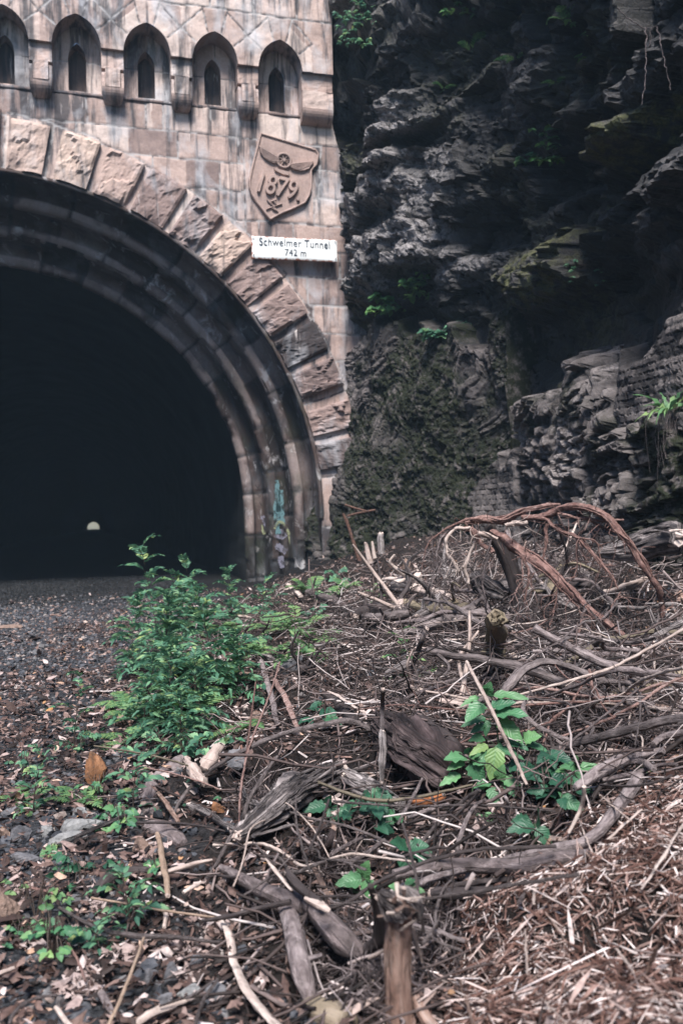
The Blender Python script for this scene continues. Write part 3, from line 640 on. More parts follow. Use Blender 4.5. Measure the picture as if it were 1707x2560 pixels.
re = np.array([(float(right_edge(z)), z) for z in np.linspace(-1.35, 7.92, 60)])    # the return of the right edge
mb.add(np.stack([np.r_[re[:, 0], re[:, 0]+.15], np.r_[np.full(60, Y0), np.full(60, Y0+3)], np.r_[re[:, 1], re[:, 1]]+EYE], -1), np.array([[i, i+60, i+61, i+1] for i in range(59)]), tone=.4)
# ledge under the niches
mb.box((-9.6, Y0-.012, pz(7.885)), (PXR+.02, Y0+.3, pz(7.945)))
mb.build('wall', M['stone'], portal)

# rock-faced voussoirs
def boss(a_hi, a_lo, r0, r1, seed):
    n = 17; a = np.radians(np.linspace(a_hi, a_lo, n)); r = np.linspace(r0, r1, n); A, Rr = np.meshgrid(a, r, indexing='ij')
    U, V_ = np.meshgrid(np.linspace(0, 1, n), np.linspace(0, 1, n), indexing='ij')
    X = CX+Rr*np.cos(A); Z = CZ+Rr*np.sin(A)
    e = np.minimum(np.minimum(U, 1-U), np.minimum(V_, 1-V_))
    g = np.random.default_rng(seed); w1, w2, wi = worley(U*2.3+seed*3.7, V_*2.1+seed, 300+seed, .95)
    rgh = g.uniform(.35, 1.15); f1 = .12*fbm(U*3+seed, V_*3, seed=312, oc=3); ja, pa_, ia = facets(U*1.5+seed*3.3+f1, V_*1.6+seed*1.7+f1, 300+seed, .95, .3); jb, pb, ib = facets(U*4+seed+f1, V_*4+f1*2, 340+seed, .95, .3)
    h = .105+rgh*(.085*pa_+.022*pb)+.010*fbm(U*9, V_*9, seed=311, oc=3)
    h = h*sstep(-.02, .09, e)+.075*(1-sstep(-.02, .09, e))
    # a bite out of the lower edge of some blocks
    h = h-.05*sstep(.35, 0, V_)*sstep(.1, .5, vnoise(U*3+seed, V_*2, seed=320))
    wob = .012*fbm(A*40, Rr*4, seed=330+seed, oc=2)
    X = X+wob*np.cos(A); Z = Z+wob*np.sin(A)
    m_ = MB(); F_ = np.stack([X, Y0-h, Z+EYE], -1); m_.add(F_.reshape(-1, 3), grid_faces(n, n), tone=_h(np.array(seed), np.array(1), np.array(1), 77)*.8+.22-.018*min(30, max(0, 62-a_hi)), mortar=0)
    idx = [(i, 0) for i in range(n)]+[(n-1, j) for j in range(1, n)]+[(i, n-1) for i in range(n-2, -1, -1)]+[(0, j) for j in range(n-2, 0, -1)]
    fr = np.array([F_[i] for i in idx]); bk = fr.copy(); bk[:, 1] = Y0+.02; L = len(idx)
    m_.add(np.vstack([fr, bk]), np.array([[i, i+L, (i+1) % L+L, (i+1) % L] for i in range(L)]), tone=.25)
    return m_
BOSS = [(84.9, 79.35), (77.6, 72.15), (70.9, 65.4), (64.4, 58.5), (57.1, 52), (50.9, 45.95), (44.35, 39.3), (37.9, 32.8), (31.4, 26.5), (25, 20.4), (18, 13.6), (12, 7.5)]
for k, (h_, l_) in enumerate(BOSS):
    boss(h_, l_, 6.235, 7.14, k).build('voussoir', M['stone_boss'], portal, smooth=False)
    if k < 8: boss(180-l_, 180-h_, 6.235, 7.14, k+40).build('voussoir', M['stone_boss'], portal, smooth=False)
boss(94.1, 86.2, 6.235, 7.3, 90).build('voussoir', M['stone_boss'], portal, smooth=False)

# three stepped arch rings
def ring(prof, seed, seglen):
    prof = np.array(prof); r_in = prof[:, 0].min()
    zb = np.linspace(-1.35, CZ, 40)[:-1]; an = np.linspace(0, math.pi, 300)
    path = [(r_in*0, z, 0) for z in zb]
    rows = []; tt = []
    Lj = CZ+1.35
    for z in zb: rows.append((1., 0., z)); tt.append(z+1.35)
    for a in an: rows.append((math.cos(a), math.sin(a), CZ)); tt.append(Lj+a*5.6)
    for z in zb[::-1]: rows.append((-1., 0., z)); tt.append(Lj+math.pi*5.6+CZ-z)
    rows = np.array(rows); tt = np.array(tt)
    T, Rp = np.meshgrid(tt, prof[:, 0], indexing='ij'); _, Yp = np.meshgrid(tt, prof[:, 1], indexing='ij')
    sg = T/seglen+seed*.37; ti = np.floor(sg); jd = np.minimum(sg-ti, 1-(sg-ti))*seglen; m = 1-sstep(.012, .034, jd)
    nz = .010*fbm(T*1.5, Rp*4+Yp*4, seed=400+seed, oc=4)+.02*(_h(ti, ti*0, ti*0, 402+seed)-.5)
    chip = .05*sstep(.25, .6, vnoise(T*2.2, Rp*3, seed=410+seed))*np.exp(-((Rp-r_in)/.09)**2)
    Rp = Rp+nz+m*.02+chip*.6; Yp = Yp+nz+m*.035+chip*.5
    X = CX+rows[:, 0:1]*Rp; Z = rows[:, 2:3]+rows[:, 1:2]*Rp
    m_ = MB(); f = grid_faces(*T.shape)
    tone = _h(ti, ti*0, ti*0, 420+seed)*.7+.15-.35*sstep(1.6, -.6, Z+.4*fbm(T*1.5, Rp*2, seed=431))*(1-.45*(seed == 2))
    tone = tone+.75*np.exp(-((Rp-r_in-.07)/.10)**2)*(.25+.75*sstep(-.35, .35, fbm(T*1.6, Rp*3, seed=430+seed, oc=4)))*sstep(-.6, 1.2, Z+.3)  # lit band painted into the lip tone, broken up by patchy wear
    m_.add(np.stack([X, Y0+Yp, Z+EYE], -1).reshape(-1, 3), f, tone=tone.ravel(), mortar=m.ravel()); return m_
def stepprof(rin, rout, y0, ysoff, first):
    """soffit of the order above, then a rounded front face, then its own soffit"""
    P_ = ([] if first else [(rout+.05, y0-ysoff-.02)])+[(rout+(0 if first else .012), y0-ysoff+(.0 if first else .06))]+[(rout, y0-ysoff*f) for f in (.8, .6, .4, .2, .05)]
    P_ += [(rout-.005, y0+.06), (rout-.03, y0+.12), (rin+.215, y0+.12), (rin+.195, y0+.08), (rin+.19, y0+.01), (rin+.175, y0-.012)]
    P_ += [(rin+.13, y0-.012)]+[(rin+.12*(1-math.sin(a)), y0+.13*(1-math.cos(a))) for a in np.linspace(.15, math.pi/2, 7)]+[(rin, y0+.2), (rin+.10, y0+.42)]
    return P_
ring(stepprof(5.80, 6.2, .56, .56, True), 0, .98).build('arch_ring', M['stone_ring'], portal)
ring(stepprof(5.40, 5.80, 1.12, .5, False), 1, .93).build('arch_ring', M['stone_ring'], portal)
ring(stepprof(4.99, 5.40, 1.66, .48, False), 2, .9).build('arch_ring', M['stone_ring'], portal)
# thin arris fillet on the inner edge of the voussoirs
mb = MB(); q = np.concatenate([np.linspace(-.02, math.pi+.02, 260)]); pf = np.array([(6.165, .05), (6.165, -.02), (6.185, -.035), (6.235, -.03), (6.235, .03)])
A_, I_ = np.meshgrid(q, np.arange(5), indexing='ij'); Rr = pf[I_, 0]+.006*fbm(A_*30, I_*1., seed=5); mb.add(np.stack([CX+Rr*np.cos(A_), Y0+pf[I_, 1], CZ+Rr*np.sin(A_)+EYE], -1).reshape(-1, 3), grid_faces(260, 5), tone=.5)
mb.build('arris_moulding', M['stone_ring'], portal)

# the bore, open to daylight at the far end
mb = MB(); yy = np.concatenate([np.linspace(1.74, 40, 60), np.geomspace(42, 790, 50)]); a = np.linspace(0, math.pi, 41)
prof = [(5.05, z-CZ) for z in np.linspace(-1.4, CZ, 12)[:-1]]+[(5.05*math.cos(t), 5.05*math.sin(t)) for t in a]+[(-5.05, z-CZ) for z in np.linspace(CZ, -1.4, 12)[1:]]
prof = np.array(prof); Yg, Ig = np.meshgrid(yy, np.arange(len(prof)), indexing='ij')
nz = 1+.008*fbm(Yg*.8, Ig*.6, seed=501, oc=3)*(Yg < 45)
mb.add(np.stack([CX+prof[Ig, 0]*nz, Y0+Yg, CZ+prof[Ig, 1]*nz+EYE], -1).reshape(-1, 3), grid_faces(*Yg.shape)[:, ::-1])
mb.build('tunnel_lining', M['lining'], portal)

# upper storey carried on corbels
SP = 8.66
def up_hole(X, Z):
    h = np.zeros(X.shape, bool)
    for c in NC: e = parch(X, c, .42, SP, .565); h |= (Z < np.where(np.isnan(e), -9, e))
    return h
def up_snap(X, Z, hole):
    Z2 = Z.copy()
    for c in NC: e = parch(X, c, .42, SP, .565); m = hole & ~np.isnan(e); Z2 = np.where(m, np.where(np.isnan(e), Z, e), Z2)
    return X, Z2
def up_joint(X, Z):
    d = np.abs(Z-9.65); d = np.minimum(d, np.where(Z > 9.65, np.abs(Z-10.25), 9)); d = np.minimum(d, np.where(Z > 10.25, np.abs(Z-10.85), 9))
    k = np.floor((Z-9.65)/.6); u = (X+30+.6*_h(k, k*0, k*0, 5))/.83; d = np.minimum(d, np.where(Z > 9.65, np.minimum(u-np.floor(u), 1-u+np.floor(u))*.83, 9))
    for c in NC:
        for s_ in (-1, 1):
            for a, b in (((.12, 9.2), (.24, 9.63)), ((.36, 8.98), (.63, 9.22)), ((.62, 9.22), (.24, 9.60))): d = np.minimum(d, seg_d(X, Z, (c+s_*a[0], a[1]), (c+s_*b[0], b[1])))
    return d
def up_tone(X, Z):
    k = np.floor((Z-9.65)/.6); u = np.floor((X+30+.6*_h(k, k*0, k*0, 5))/.83); t1 = _h(u, k, k*0, 6)
    c = np.floor((X+.17+.62)/1.24); fx = (X+.17)-c*1.24; z2 = Z-8.66
    part = np.where(np.abs(fx) < .12+.28*np.clip(z2-.54, 0, .43), 1, np.where(np.abs(fx)*.9+z2 > .98+.0, 2, 3))+np.where(fx > 0, 4, 0)*(1)
    part = np.where(np.abs(fx) < .12+.28*np.clip(z2-.54, 0, .43), 1, part)
    t2 = _h(c, part, c*0, 7); return np.where(Z > 9.65, t1, t2)*.8+.18
mb = MB(); wall_grid(mb, -8.4, PXR, SP, 11.6, .02, Y0-.30, up_hole, up_joint, up_tone, snap=up_snap, rough=.014)
for c in NC:     # undersides of the little arches
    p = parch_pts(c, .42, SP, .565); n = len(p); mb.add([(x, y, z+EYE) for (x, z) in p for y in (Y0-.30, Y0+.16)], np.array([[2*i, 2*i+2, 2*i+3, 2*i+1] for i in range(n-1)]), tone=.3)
e = sorted([c-.42 for c in NC]+[c+.42 for c in NC])[1:-1]+[PXR]
e = [NC[0]+.42]+[v for v in e if v > NC[0]+.43]
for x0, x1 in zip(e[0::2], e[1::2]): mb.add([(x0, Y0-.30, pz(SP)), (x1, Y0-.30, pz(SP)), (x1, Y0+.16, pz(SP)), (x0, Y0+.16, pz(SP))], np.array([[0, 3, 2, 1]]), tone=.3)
mb.add([(PXR, Y0-.3, pz(SP)), (PXR+.06, Y0+3, pz(SP)), (PXR+.06, Y0+3, pz(11.6)), (PXR, Y0-.3, pz(11.6))], np.array([[0, 1, 2, 3]]), tone=.4)
mb.build('upper_wall', M['stone'], portal)

# recessed wall with lancet niches, one child each
for k, c in enumerate(NC):
    mb = MB(); lw, lz, lh, lb = .158, 8.62, .30, 8.02
    ins = lambda X, Z: (np.abs(X-c) < lw) & (Z > lb) & (Z < np.nan_to_num(parch(X, c, lw, lz, lh), nan=-9))
    def snp(X, Z, hole):
        X2, Z2 = X.copy(), Z.copy(); e = parch(X, c, lw, lz, lh); up_ = hole & (Z > lz); Z2 = np.where(up_, np.nan_to_num(e, nan=0), Z2)
        lo = hole & ~up_; X2 = np.where(lo, c+lw*np.sign(X-c+1e-9), X2); return X2, Z2
    jf = lambda X, Z: np.minimum(np.minimum(np.abs(Z-8.56), np.abs(np.abs(X-c)-.335)+.006), np.where((Z > 8.85), np.abs(X-c-.05), 9))
    wall_grid(mb, c-.62, c+.62 if k < len(NC)-1 else PXR-.02, 7.945, 9.4, .0175, Y0+.14, ins, jf, lambda X, Z: _h(np.full(X.shape, k), (Z > 8.56)*1+(X > c)*2, X*0, 15)*.7+.25, snap=snp, rough=.008, jw=.010)
    fr = [(c-lw, lb)]+parch_pts(c, lw, lz, lh, 10)+[(c+lw, lb)]; n = len(fr)
    mb.add([(x, y, z+EYE) for (x, z) in fr for y in (Y0+.14, Y0+.42)], np.array([[2*i, 2*i+1, 2*i+3, 2*i+2] for i in range(n-1)]), tone=.25)
    mb.add([(c-lw, Y0+.12, pz(lb-.06)), (c+lw, Y0+.12, pz(lb-.06)), (c+lw, Y0+.42, pz(lb+.05)), (c-lw, Y0+.42, pz(lb+.05))], np.array([[0, 1, 2, 3]]), tone=.9)
    nb = mb.build('niche', M['stone'], portal)
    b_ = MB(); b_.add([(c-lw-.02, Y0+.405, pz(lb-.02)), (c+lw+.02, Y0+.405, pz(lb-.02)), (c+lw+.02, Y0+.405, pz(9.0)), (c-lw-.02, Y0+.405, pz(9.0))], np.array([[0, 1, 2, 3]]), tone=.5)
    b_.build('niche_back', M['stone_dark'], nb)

# corbels
def corbel(x0, x1, end=False):
    m_ = MB(); c = (x0+x1)/2; w = (x1-x0)/2; g = np.random.default_rng(int(c*100)+900)
    t1, t2 = g.uniform(.3, .9, 2)
    def bx(xa, xb, ya, zb, zt, tone, nx=8, nz_=10):
        xx, zz = np.meshgrid(np.linspace(xa, xb, nx), np.linspace(zb, zt, nz_)); y = Y0+ya+.012*fbm(xx*6, zz*6, seed=950, oc=3)
        P_ = np.stack([xx, y, zz+EYE], -1); m_.add(P_.reshape(-1, 3), grid_faces(nz_, nx), tone=tone)
        for (p0, p1) in (((xa, zb), (xa, zt)), ((xb, zt), (xb, zb)), ((xb, zb), (xa, zb)), ((xa, zt), (xb, zt))):
            m_.add([(p0[0], Y0+ya, pz(p0[1])), (p0[0], Y0+.17, pz(p0[1])), (p1[0], Y0+.17, pz(p1[1])), (p1[0], Y0+ya, pz(p1[1]))], np.array([[0, 1, 2, 3]]), tone=tone*.8)
    bx(x0, x1, -.22, 8.335, SP+.02, t1)
    if end: bx(x0, x1, -.26, 7.99, 8.325, t2)
    else:
        bx(c-w*.66, c+w*.66, -.27, 7.99, 8.325, t2); bx(x0, c-w*.69, -.22, 7.99, 8.27, t2*.9); bx(c+w*.69, x1, -.22, 7.99, 8.27, t2*.9)
    # rounded underside
    a = np.linspace(0, math.pi/2, 9); pr = [(-.02+-.245*math.cos(t), 7.985-.235*math.sin(t)) for t in a]; xs_ = [x0, x0+.01, x1-.01, x1] if end else [x0+.0, x0+.015, x1-.015, x1]
    V = [(x*(1)+(c-x)*.35*(i/8.)**2*(0 if end else 1), Y0+y, z+EYE) for i, (y, z) in enumerate(pr) for x in (x0, x1)]
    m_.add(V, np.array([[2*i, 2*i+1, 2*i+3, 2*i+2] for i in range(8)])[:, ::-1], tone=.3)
    for s_ in (0, 1):
        side = [V[2*i+s_] for i in range(9)]+[(V[s_][0], Y0+.04, pz(7.985))]; m_.add(side, np.array([[i, i+1, 9] for i in range(8)]), tone=.3)
    return m_
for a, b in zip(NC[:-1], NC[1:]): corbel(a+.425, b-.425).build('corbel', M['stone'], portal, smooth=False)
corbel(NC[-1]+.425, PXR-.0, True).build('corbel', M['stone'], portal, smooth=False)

# carved tablet
def onwall(px, py, y=-.05):
    v = ray(px, py); k = (Y0+y)/v[1]; return (v[0]*k, v[2]*k+EYE)
def zp(zx, zy): return onwall(600+zx/5.227, 300+zy/5.227)
OUT = [(262,165),(1000,388),(1032,440),(1018,520),(1005,580),(965,620),(935,665),(938,760),(932,900),(905,1000),(850,1090),(700,1165),(540,1230),(392,1312),(310,1215),(210,1085),(150,985),(118,890),(112,790),(140,650),(185,470),(225,310)]
out = [zp(*p) for p in OUT]; oc_ = np.array(out); cc = oc_.mean(0)
tab = MB(); tab.poly([tuple(p) for p in out], Y0-.055, Y0+.03)
tablet = tab.build('shield_tablet', M['relief'], portal, smooth=False)
rim = MB(); P3 = np.array([(x, Y0-.06, z) for x, z in (np.array(out)*.968+cc*.032)]+[(out[0][0]*.968+cc[0]*.032, Y0-.06, out[0][1]*.968+cc[1]*.032)])
for i in range(len(P3)-1): tube(rim, [P3[i], P3[i+1]], .022, ns=6, rough=0, step=.05)
rim.build('rim', M['relief'], tablet)
wm = MB(); wc = np.array(zp(570, 540)); wr = .135
n = 36; th = np.linspace(0, 2*math.pi, n+1)
tube(wm, [(wc[0]+wr*math.cos(t), Y0-.085, wc[1]+wr*math.sin(t)) for t in th], .026, ns=6, rough=0, step=.03, cap=False)
for k in range(8): t = k*math.pi/4+.2; tube(wm, [(wc[0], Y0-.08, wc[1]), (wc[0]+wr*math.cos(t), Y0-.08, wc[1]+wr*math.sin(t))], .012, ns=5, rough=0)
tube(wm, [(wc[0], Y0-.05, wc[1]), (wc[0], Y0-.12, wc[1])], .032, ns=8, rough=0)
wm.build('wheel', M['relief'], tablet)
for pts in ([(500,565),(430,572),(370,545),(310,500),(262,440),(243,345),(300,375),(360,400),(420,440),(470,470),(500,500)], [(655,635),(700,660),(760,672),(830,668),(890,645),(930,600),(955,548),(900,560),(840,555),(770,555),(700,560),(660,580)]):
    wg = MB(); pp = [zp(*p) for p in pts]; wg.poly(pp, Y0-.105, Y0-.04)
    q = np.array(pp); h_ = len(q)//2
    for k in range(5):
        f = .12+.17*k; lo = q[0]*(1-f)+q[-1]*f; tip = q[h_-1]*(1-f)+q[h_]*f; mid = (q[2]*(1-f)+q[-3]*f); tube(wg, [(p[0], Y0-.107, p[1]) for p in (lo, mid, tip)], .009, ns=5, rough=0, step=.04)
    wg.build('wing', M['relief'], tablet, smooth=False)
bar = MB(); bar.poly([zp(*p) for p in ((440,640),(640,690),(632,735),(560,722),(450,668))], Y0-.10, Y0-.04); bar.build('bar', M['relief'], tablet, smooth=False)
hm = MB()
for a, b, r in (((350,1048),(500,1215),.014), ((340,1172),(548,1100),.014), ((400,1078),(470,1048),.022), ((420,1160),(470,1190),.022), ((390,1085),(430,1130),.02), ((440,1060),(470,1105),.02)):
    tube(hm, [(*zp(*a),), (*zp(*b),)] if False else [(zp(*a)[0], Y0-.075, zp(*a)[1]), (zp(*b)[0], Y0-.075, zp(*b)[1])], r, ns=5, rough=0)
hm.build('crossed_hammers', M['relief'], tablet)

def text_mesh(name, s, w, h, cx, cz, rot, y, ext, mat, parent, shear=0., bevel=0., space=1.):
    """upright lettering standing on the plane y, fitted to a width and cap height"""
    cu = bpy.data.curves.new(name, 'FONT'); cu.body = s; cu.size = 1; cu.extrude = ext; cu.bevel_depth = bevel; cu.shear = shear; cu.space_character = space
    o = bpy.data.objects.new('lettering_source', cu); COL.objects.link(o); dg = bpy.context.evaluated_depsgraph_get()
    me = bpy.data.meshes.new_from_object(o.evaluated_get(dg)); bpy.data.objects.remove(o); bpy.data.curves.remove(cu)
    me.name = name; co = np.empty(len(me.vertices)*3); me.vertices.foreach_get('co', co); co = co.reshape(-1, 3)
    lo, hi = co.min(0), co.max(0); k = w/(hi[0]-lo[0]); kz = h/(hi[1]-lo[1])
    x = (co[:, 0]-(lo[0]+hi[0])/2)*k; z = (co[:, 1]-(lo[1]+hi[1])/2)*kz; c, s_ = math.cos(rot), math.sin(rot)
    og = np.array(parent['o_']); V = np.stack([cx+x*c-z*s_, y-co[:, 2], cz+x*s_+z*c], -1)-og
    me.vertices.foreach_set('co', V.astype(np.float32).ravel()); me.update(); me.materials.clear(); me.materials.append(mat)
    o = bpy.data.objects.new(name, me); COL.objects.link(o); o.parent = parent; o['o_'] = [float(v) for v in og]; return o
l0 = np.array(zp(240, 820)); l1 = np.array(zp(790, 945)); ang = math.atan2(l1[1]-l0[1], l1[0]-l0[0])
ctr = np.array(zp(512, 880)); text_mesh('year_numerals', '1879.', np.linalg.norm(l1-l0), .40, ctr[0], ctr[1], ang, Y0-.07, .035, M['relief'], tablet, shear=.18, bevel=.012)

# sign plate
sx0, sx1, sz0, sz1 = 2.935, 4.61, 5.035, 5.465
sign = thing('tunnel_sign', ((sx0+sx1)/2, Y0, pz(sz0)), 'white enamel name plate with rusty edges screwed below the stone shield', 'sign')
mb = MB(); n = 40; xx = np.linspace(sx0, sx1, 60); zz = np.linspace(sz0, sz1, 18); Xs, Zs = np.meshgrid(xx, zz)
bulge = .012*np.sin((Xs-sx0)/(sx1-sx0)*math.pi)*np.sin((Zs-sz0)/(sz1-sz0)*math.pi)
cr = np.minimum(np.minimum(Xs-sx0, sx1-Xs), np.minimum(Zs-sz0, sz1-Zs)); Yp = Y0-.20-bulge+.012*(1-sstep(0, .03, cr))
mb.add(np.stack([Xs, Yp, Zs+EYE+.016*(Xs-sx0)], -1).reshape(-1, 3), grid_faces(18, 60), np.stack([(Xs-sx0)/(sz1-sz0), (Zs-sz0)/(sz1-sz0)], -1).reshape(-1, 2))
b = [(sx0, sz0), (sx1, sz0), (sx1, sz1), (sx0, sz1)]
mb.add([(x, y, z+EYE+.016*(x-sx0)) for (x, z) in b for y in (Y0-.188, Y0-.15)], np.array([[2*i, 2*i+1, (2*i+3) % 8, (2*i+2) % 8] for i in range(4)]), np.zeros((8, 2)))
mb.build('panel', M['enamel'], sign)
for x_ in (sx0+.2, sx1-.2):
    mb = MB(); mb.box((x_-.02, Y0-.185, pz(sz0+.1)), (x_+.02, Y0+.02, pz(sz1-.1))); mb.build('bracket', M['rust'], sign)
for x_, z_ in ((sx0+.035, 5.10), (sx1-.035, 5.12), (sx0+.035, 5.42), (sx1-.035, 5.45)):
    mb = MB(); tube(mb, [(x_, Y0-.19, pz(z_)), (x_, Y0-.228, pz(z_))], .010, 8, 1, .05); mb.build('bolt', M['rust'], sign)
text_mesh('lettering', 'Schwelmer Tunnel', 1.38, .15, 3.77, pz(5.372), .012, Y0-.215, .002, M['ink'], sign, space=1.06)
text_mesh('lettering', '742 m', .41, .12, 3.78, pz(5.19), .012, Y0-.215, .002, M['ink'], sign, space=1.06)

# graffiti on the ring faces at the right springing
def paint(px_pts, mat, yoff, wd):
    m_ = MB()
    for pts in px_pts:
        P_ = []
        for (x, y) in pts:
            v = ray(x, y); k = (Y0+yoff)/v[1]; P_.append((v[0]*k, v[2]*k+EYE))
        P_ = catmull(np.array([(a, 0, b) for a, b in P_]), 24); T = np.gradient(P_, axis=0); T /= np.linalg.norm(T, axis=1)[:, None]; N = np.stack([-T[:, 2], T[:, 2]*0, T[:, 0]], -1)
        w = wd*(1+.3*fbm(np.arange(24)*.5, np.zeros(24), seed=int(pts[0][0])))[:, None]
        A_ = P_+N*w; B_ = P_-N*w; V = np.vstack([A_, B_]); V[:, 1] = Y0+yoff
        m_.add(V, np.array([[i, i+1, i+25, i+24] for i in range(23)]))
    return m_.build('graffiti', mat, portal)
paint([[(692,1200),(694,1240),(697,1280)],[(702,1225),(704,1270),(706,1310)],[(690,1250),(692,1300),(696,1335)]], M['paint_cyan'], 1.07, .05)
paint([[(686,1322),(697,1305),(712,1312),(722,1335),(727,1365)]], M['paint_yellow'], 1.06, .022)
paint([[(693,1345),(700,1330),(712,1345)],[(690,1362),(704,1372),(716,1380)],[(700,1390),(706,1420)]], M['paint_violet'], 1.075, .06)
paint([[(655,1312),(659,1335),(668,1322),(673,1312)]], M['paint_yellow'], 1.61, .020)
paint([[(655,1290),(662,1300),(668,1295)],[(660,1300),(668,1320)]], M['paint_violet'], 1.62, .05)
paint([[(638,1212),(646,1220),(650,1210),(656,1222)],[(640,1235),(650,1240),(657,1232)],[(650,1255),(654,1265)]], M['paint_black'], 1.615, .009)
HT = HT2   # loose matter lies in the pits, limbs bridge them
def gdist_low(px, py):
    return gdist(px, py)
# ------------------------------------------------------------------ loose matter scattered over the ground
def rot_mats(n, g, tilt=1.0):
    """random heading about Z, then a lean of up to tilt radians"""
    a = g.uniform(0, 2*math.pi, n); b = g.normal(0, tilt, n); c = g.uniform(0, 2*math.pi, n)
    Rz = np.zeros((n, 3, 3)); Rz[:, 0, 0] = np.cos(a); Rz[:, 0, 1] = -np.sin(a); Rz[:, 1, 0] = np.sin(a); Rz[:, 1, 1] = np.cos(a); Rz[:, 2, 2] = 1
    ax = np.stack([np.cos(c), np.sin(c), 0*c], -1); K = np.zeros((n, 3, 3))
    K[:, 0, 2] = ax[:, 1]; K[:, 1, 2] = -ax[:, 0]; K[:, 2, 0] = -ax[:, 1]; K[:, 2, 1] = ax[:, 0]
    Rt = np.eye(3)+np.sin(b)[:, None, None]*K+(1-np.cos(b))[:, None, None]*(K@K)
    return Rt@Rz
def scatter(mb, T, faces, P, Rm, scl, jit=0., g=rng):
    n, v = len(P), len(T); L = T[None]*scl[:, None, :]
    if jit: L = L+g.normal(0, jit, (n, v, 3))*scl.mean(1)[:, None, None]
    V = np.einsum('nij,nvj->nvi', Rm, L)+P[:, None, :]
    b = (np.arange(n)*v)[:, None, None]
    mb.add(V.reshape(-1, 3), [(f[None]+b).reshape(-1, f.shape[1]) for f in faces])
def slope_up(P):
    e = .06; dx = (height(P[:, 0]+e, P[:, 1])-height(P[:, 0]-e, P[:, 1]))/(2*e); dy = (height(P[:, 0], P[:, 1]+e)-height(P[:, 0], P[:, 1]-e))/(2*e)
    n = np.stack([-dx, -dy, np.ones(len(P))], -1); n /= np.linalg.norm(n, axis=1)[:, None]
    t = np.stack([np.ones(len(P)), 0*dx, dx], -1); t /= np.linalg.norm(t, axis=1)[:, None]; b = np.cross(n, t)
    return np.stack([t, b, n], -1)
def spread(n, g, x0, x1, y0, y1, keep, pw=1.5):
    """random ground points, denser towards the viewer, where keep(x, y) in 0..1"""
    out = []; c = 0
    while c < n:
        m = n*3; y = y0+(y1-y0)*g.uniform(0, 1, m)**pw; x = g.uniform(x0, x1, m)
        k = g.uniform(0, 1, m) < keep(x, y); k &= (x > y*math.tan(R_(-15))-1.3) & (x < y*math.tan(R_(39))+.9)
        out.append(np.stack([x[k], y[k]], -1)); c += k.sum()
        if len(out) > 60: break
    p = np.concatenate(out)[:n]; return np.c_[p, np.where(p[:, 1] > 16.9, 0, height(p[:, 0], p[:, 1]))]
ICO = np.array([(0, .53, .85), (0, -.53, .85), (0, .53, -.85), (0, -.53, -.85), (.53, .85, 0), (-.53, .85, 0), (.53, -.85, 0), (-.53, -.85, 0), (.85, 0, .53), (-.85, 0, .53), (.85, 0, -.53), (-.85, 0, -.53)])
ICF = np.array([(0, 1, 8), (0, 8, 4), (0, 4, 5), (0, 5, 9), (0, 9, 1), (1, 6, 8), (8, 6, 10), (8, 10, 4), (4, 10, 2), (4, 2, 5), (5, 2, 11), (5, 11, 9), (9, 11, 7), (9, 7, 1), (1, 7, 6), (3, 6, 7), (3, 7, 11), (3, 11, 2), (3, 2, 10), (3, 10, 6)])
g = np.random.default_rng(11)
dx_ = lambda x, y: x-edge_x(y)+.14*fbm(x*1.5, y*1.5, seed=33, oc=3)
P = spread(62000, g, -5.2, 1.8, 1.3, 22, lambda x, y: np.clip(1-sstep(-.3, .45, dx_(x, y)), .0, 1)*(.35+.65*sstep(-.35, .2, fbm(x*.8, y*.5, seed=34)+.25-.4*sstep(-.9, .2, dx_(x, y)))), 1.35)
sz = g.gamma(5, .0026, len(P))[:, None]*g.uniform(.6, 1.25, (len(P), 3))*[1, 1, .7]; P[:, 2] += sz[:, 2]*.35
shade_tinted = g.uniform(0, 1, len(P)) < sstep(12.2, 17.2, P[:, 1]+.5*fbm(P[:, 0], P[:, 1], seed=45))  # stones towards the bore take the colour with shade painted in
mb = MB(); scatter(mb, ICO, [ICF], P[shade_tinted], rot_mats(int(shade_tinted.sum()), g, .5), sz[shade_tinted], .16, g); tag(mb.build('shade_tinted_gravel', M['shade_tinted'], smooth=False), kind='stuff')
P, sz = P[~shade_tinted], sz[~shade_tinted]
mb = MB(); scatter(mb, ICO, [ICF], P, rot_mats(len(P), g, .5), sz, .16, g)
P = spread(2600, g, -.5, 6, 1.3, 9, lambda x, y: sstep(-.2, .3, dx_(x, y))*.6*sstep(.1, .5, fbm(x*.9, y*.9, seed=35)), 1.6)
sz = g.gamma(6, .0032, len(P))[:, None]*g.uniform(.6, 1.3, (len(P), 3))*[1, 1, .6]; scatter(mb, ICO, [ICF], P, rot_mats(len(P), g, .5), sz, .16, g)
tag(mb.build('gravel', M['gravel'], smooth=False), kind='stuff')

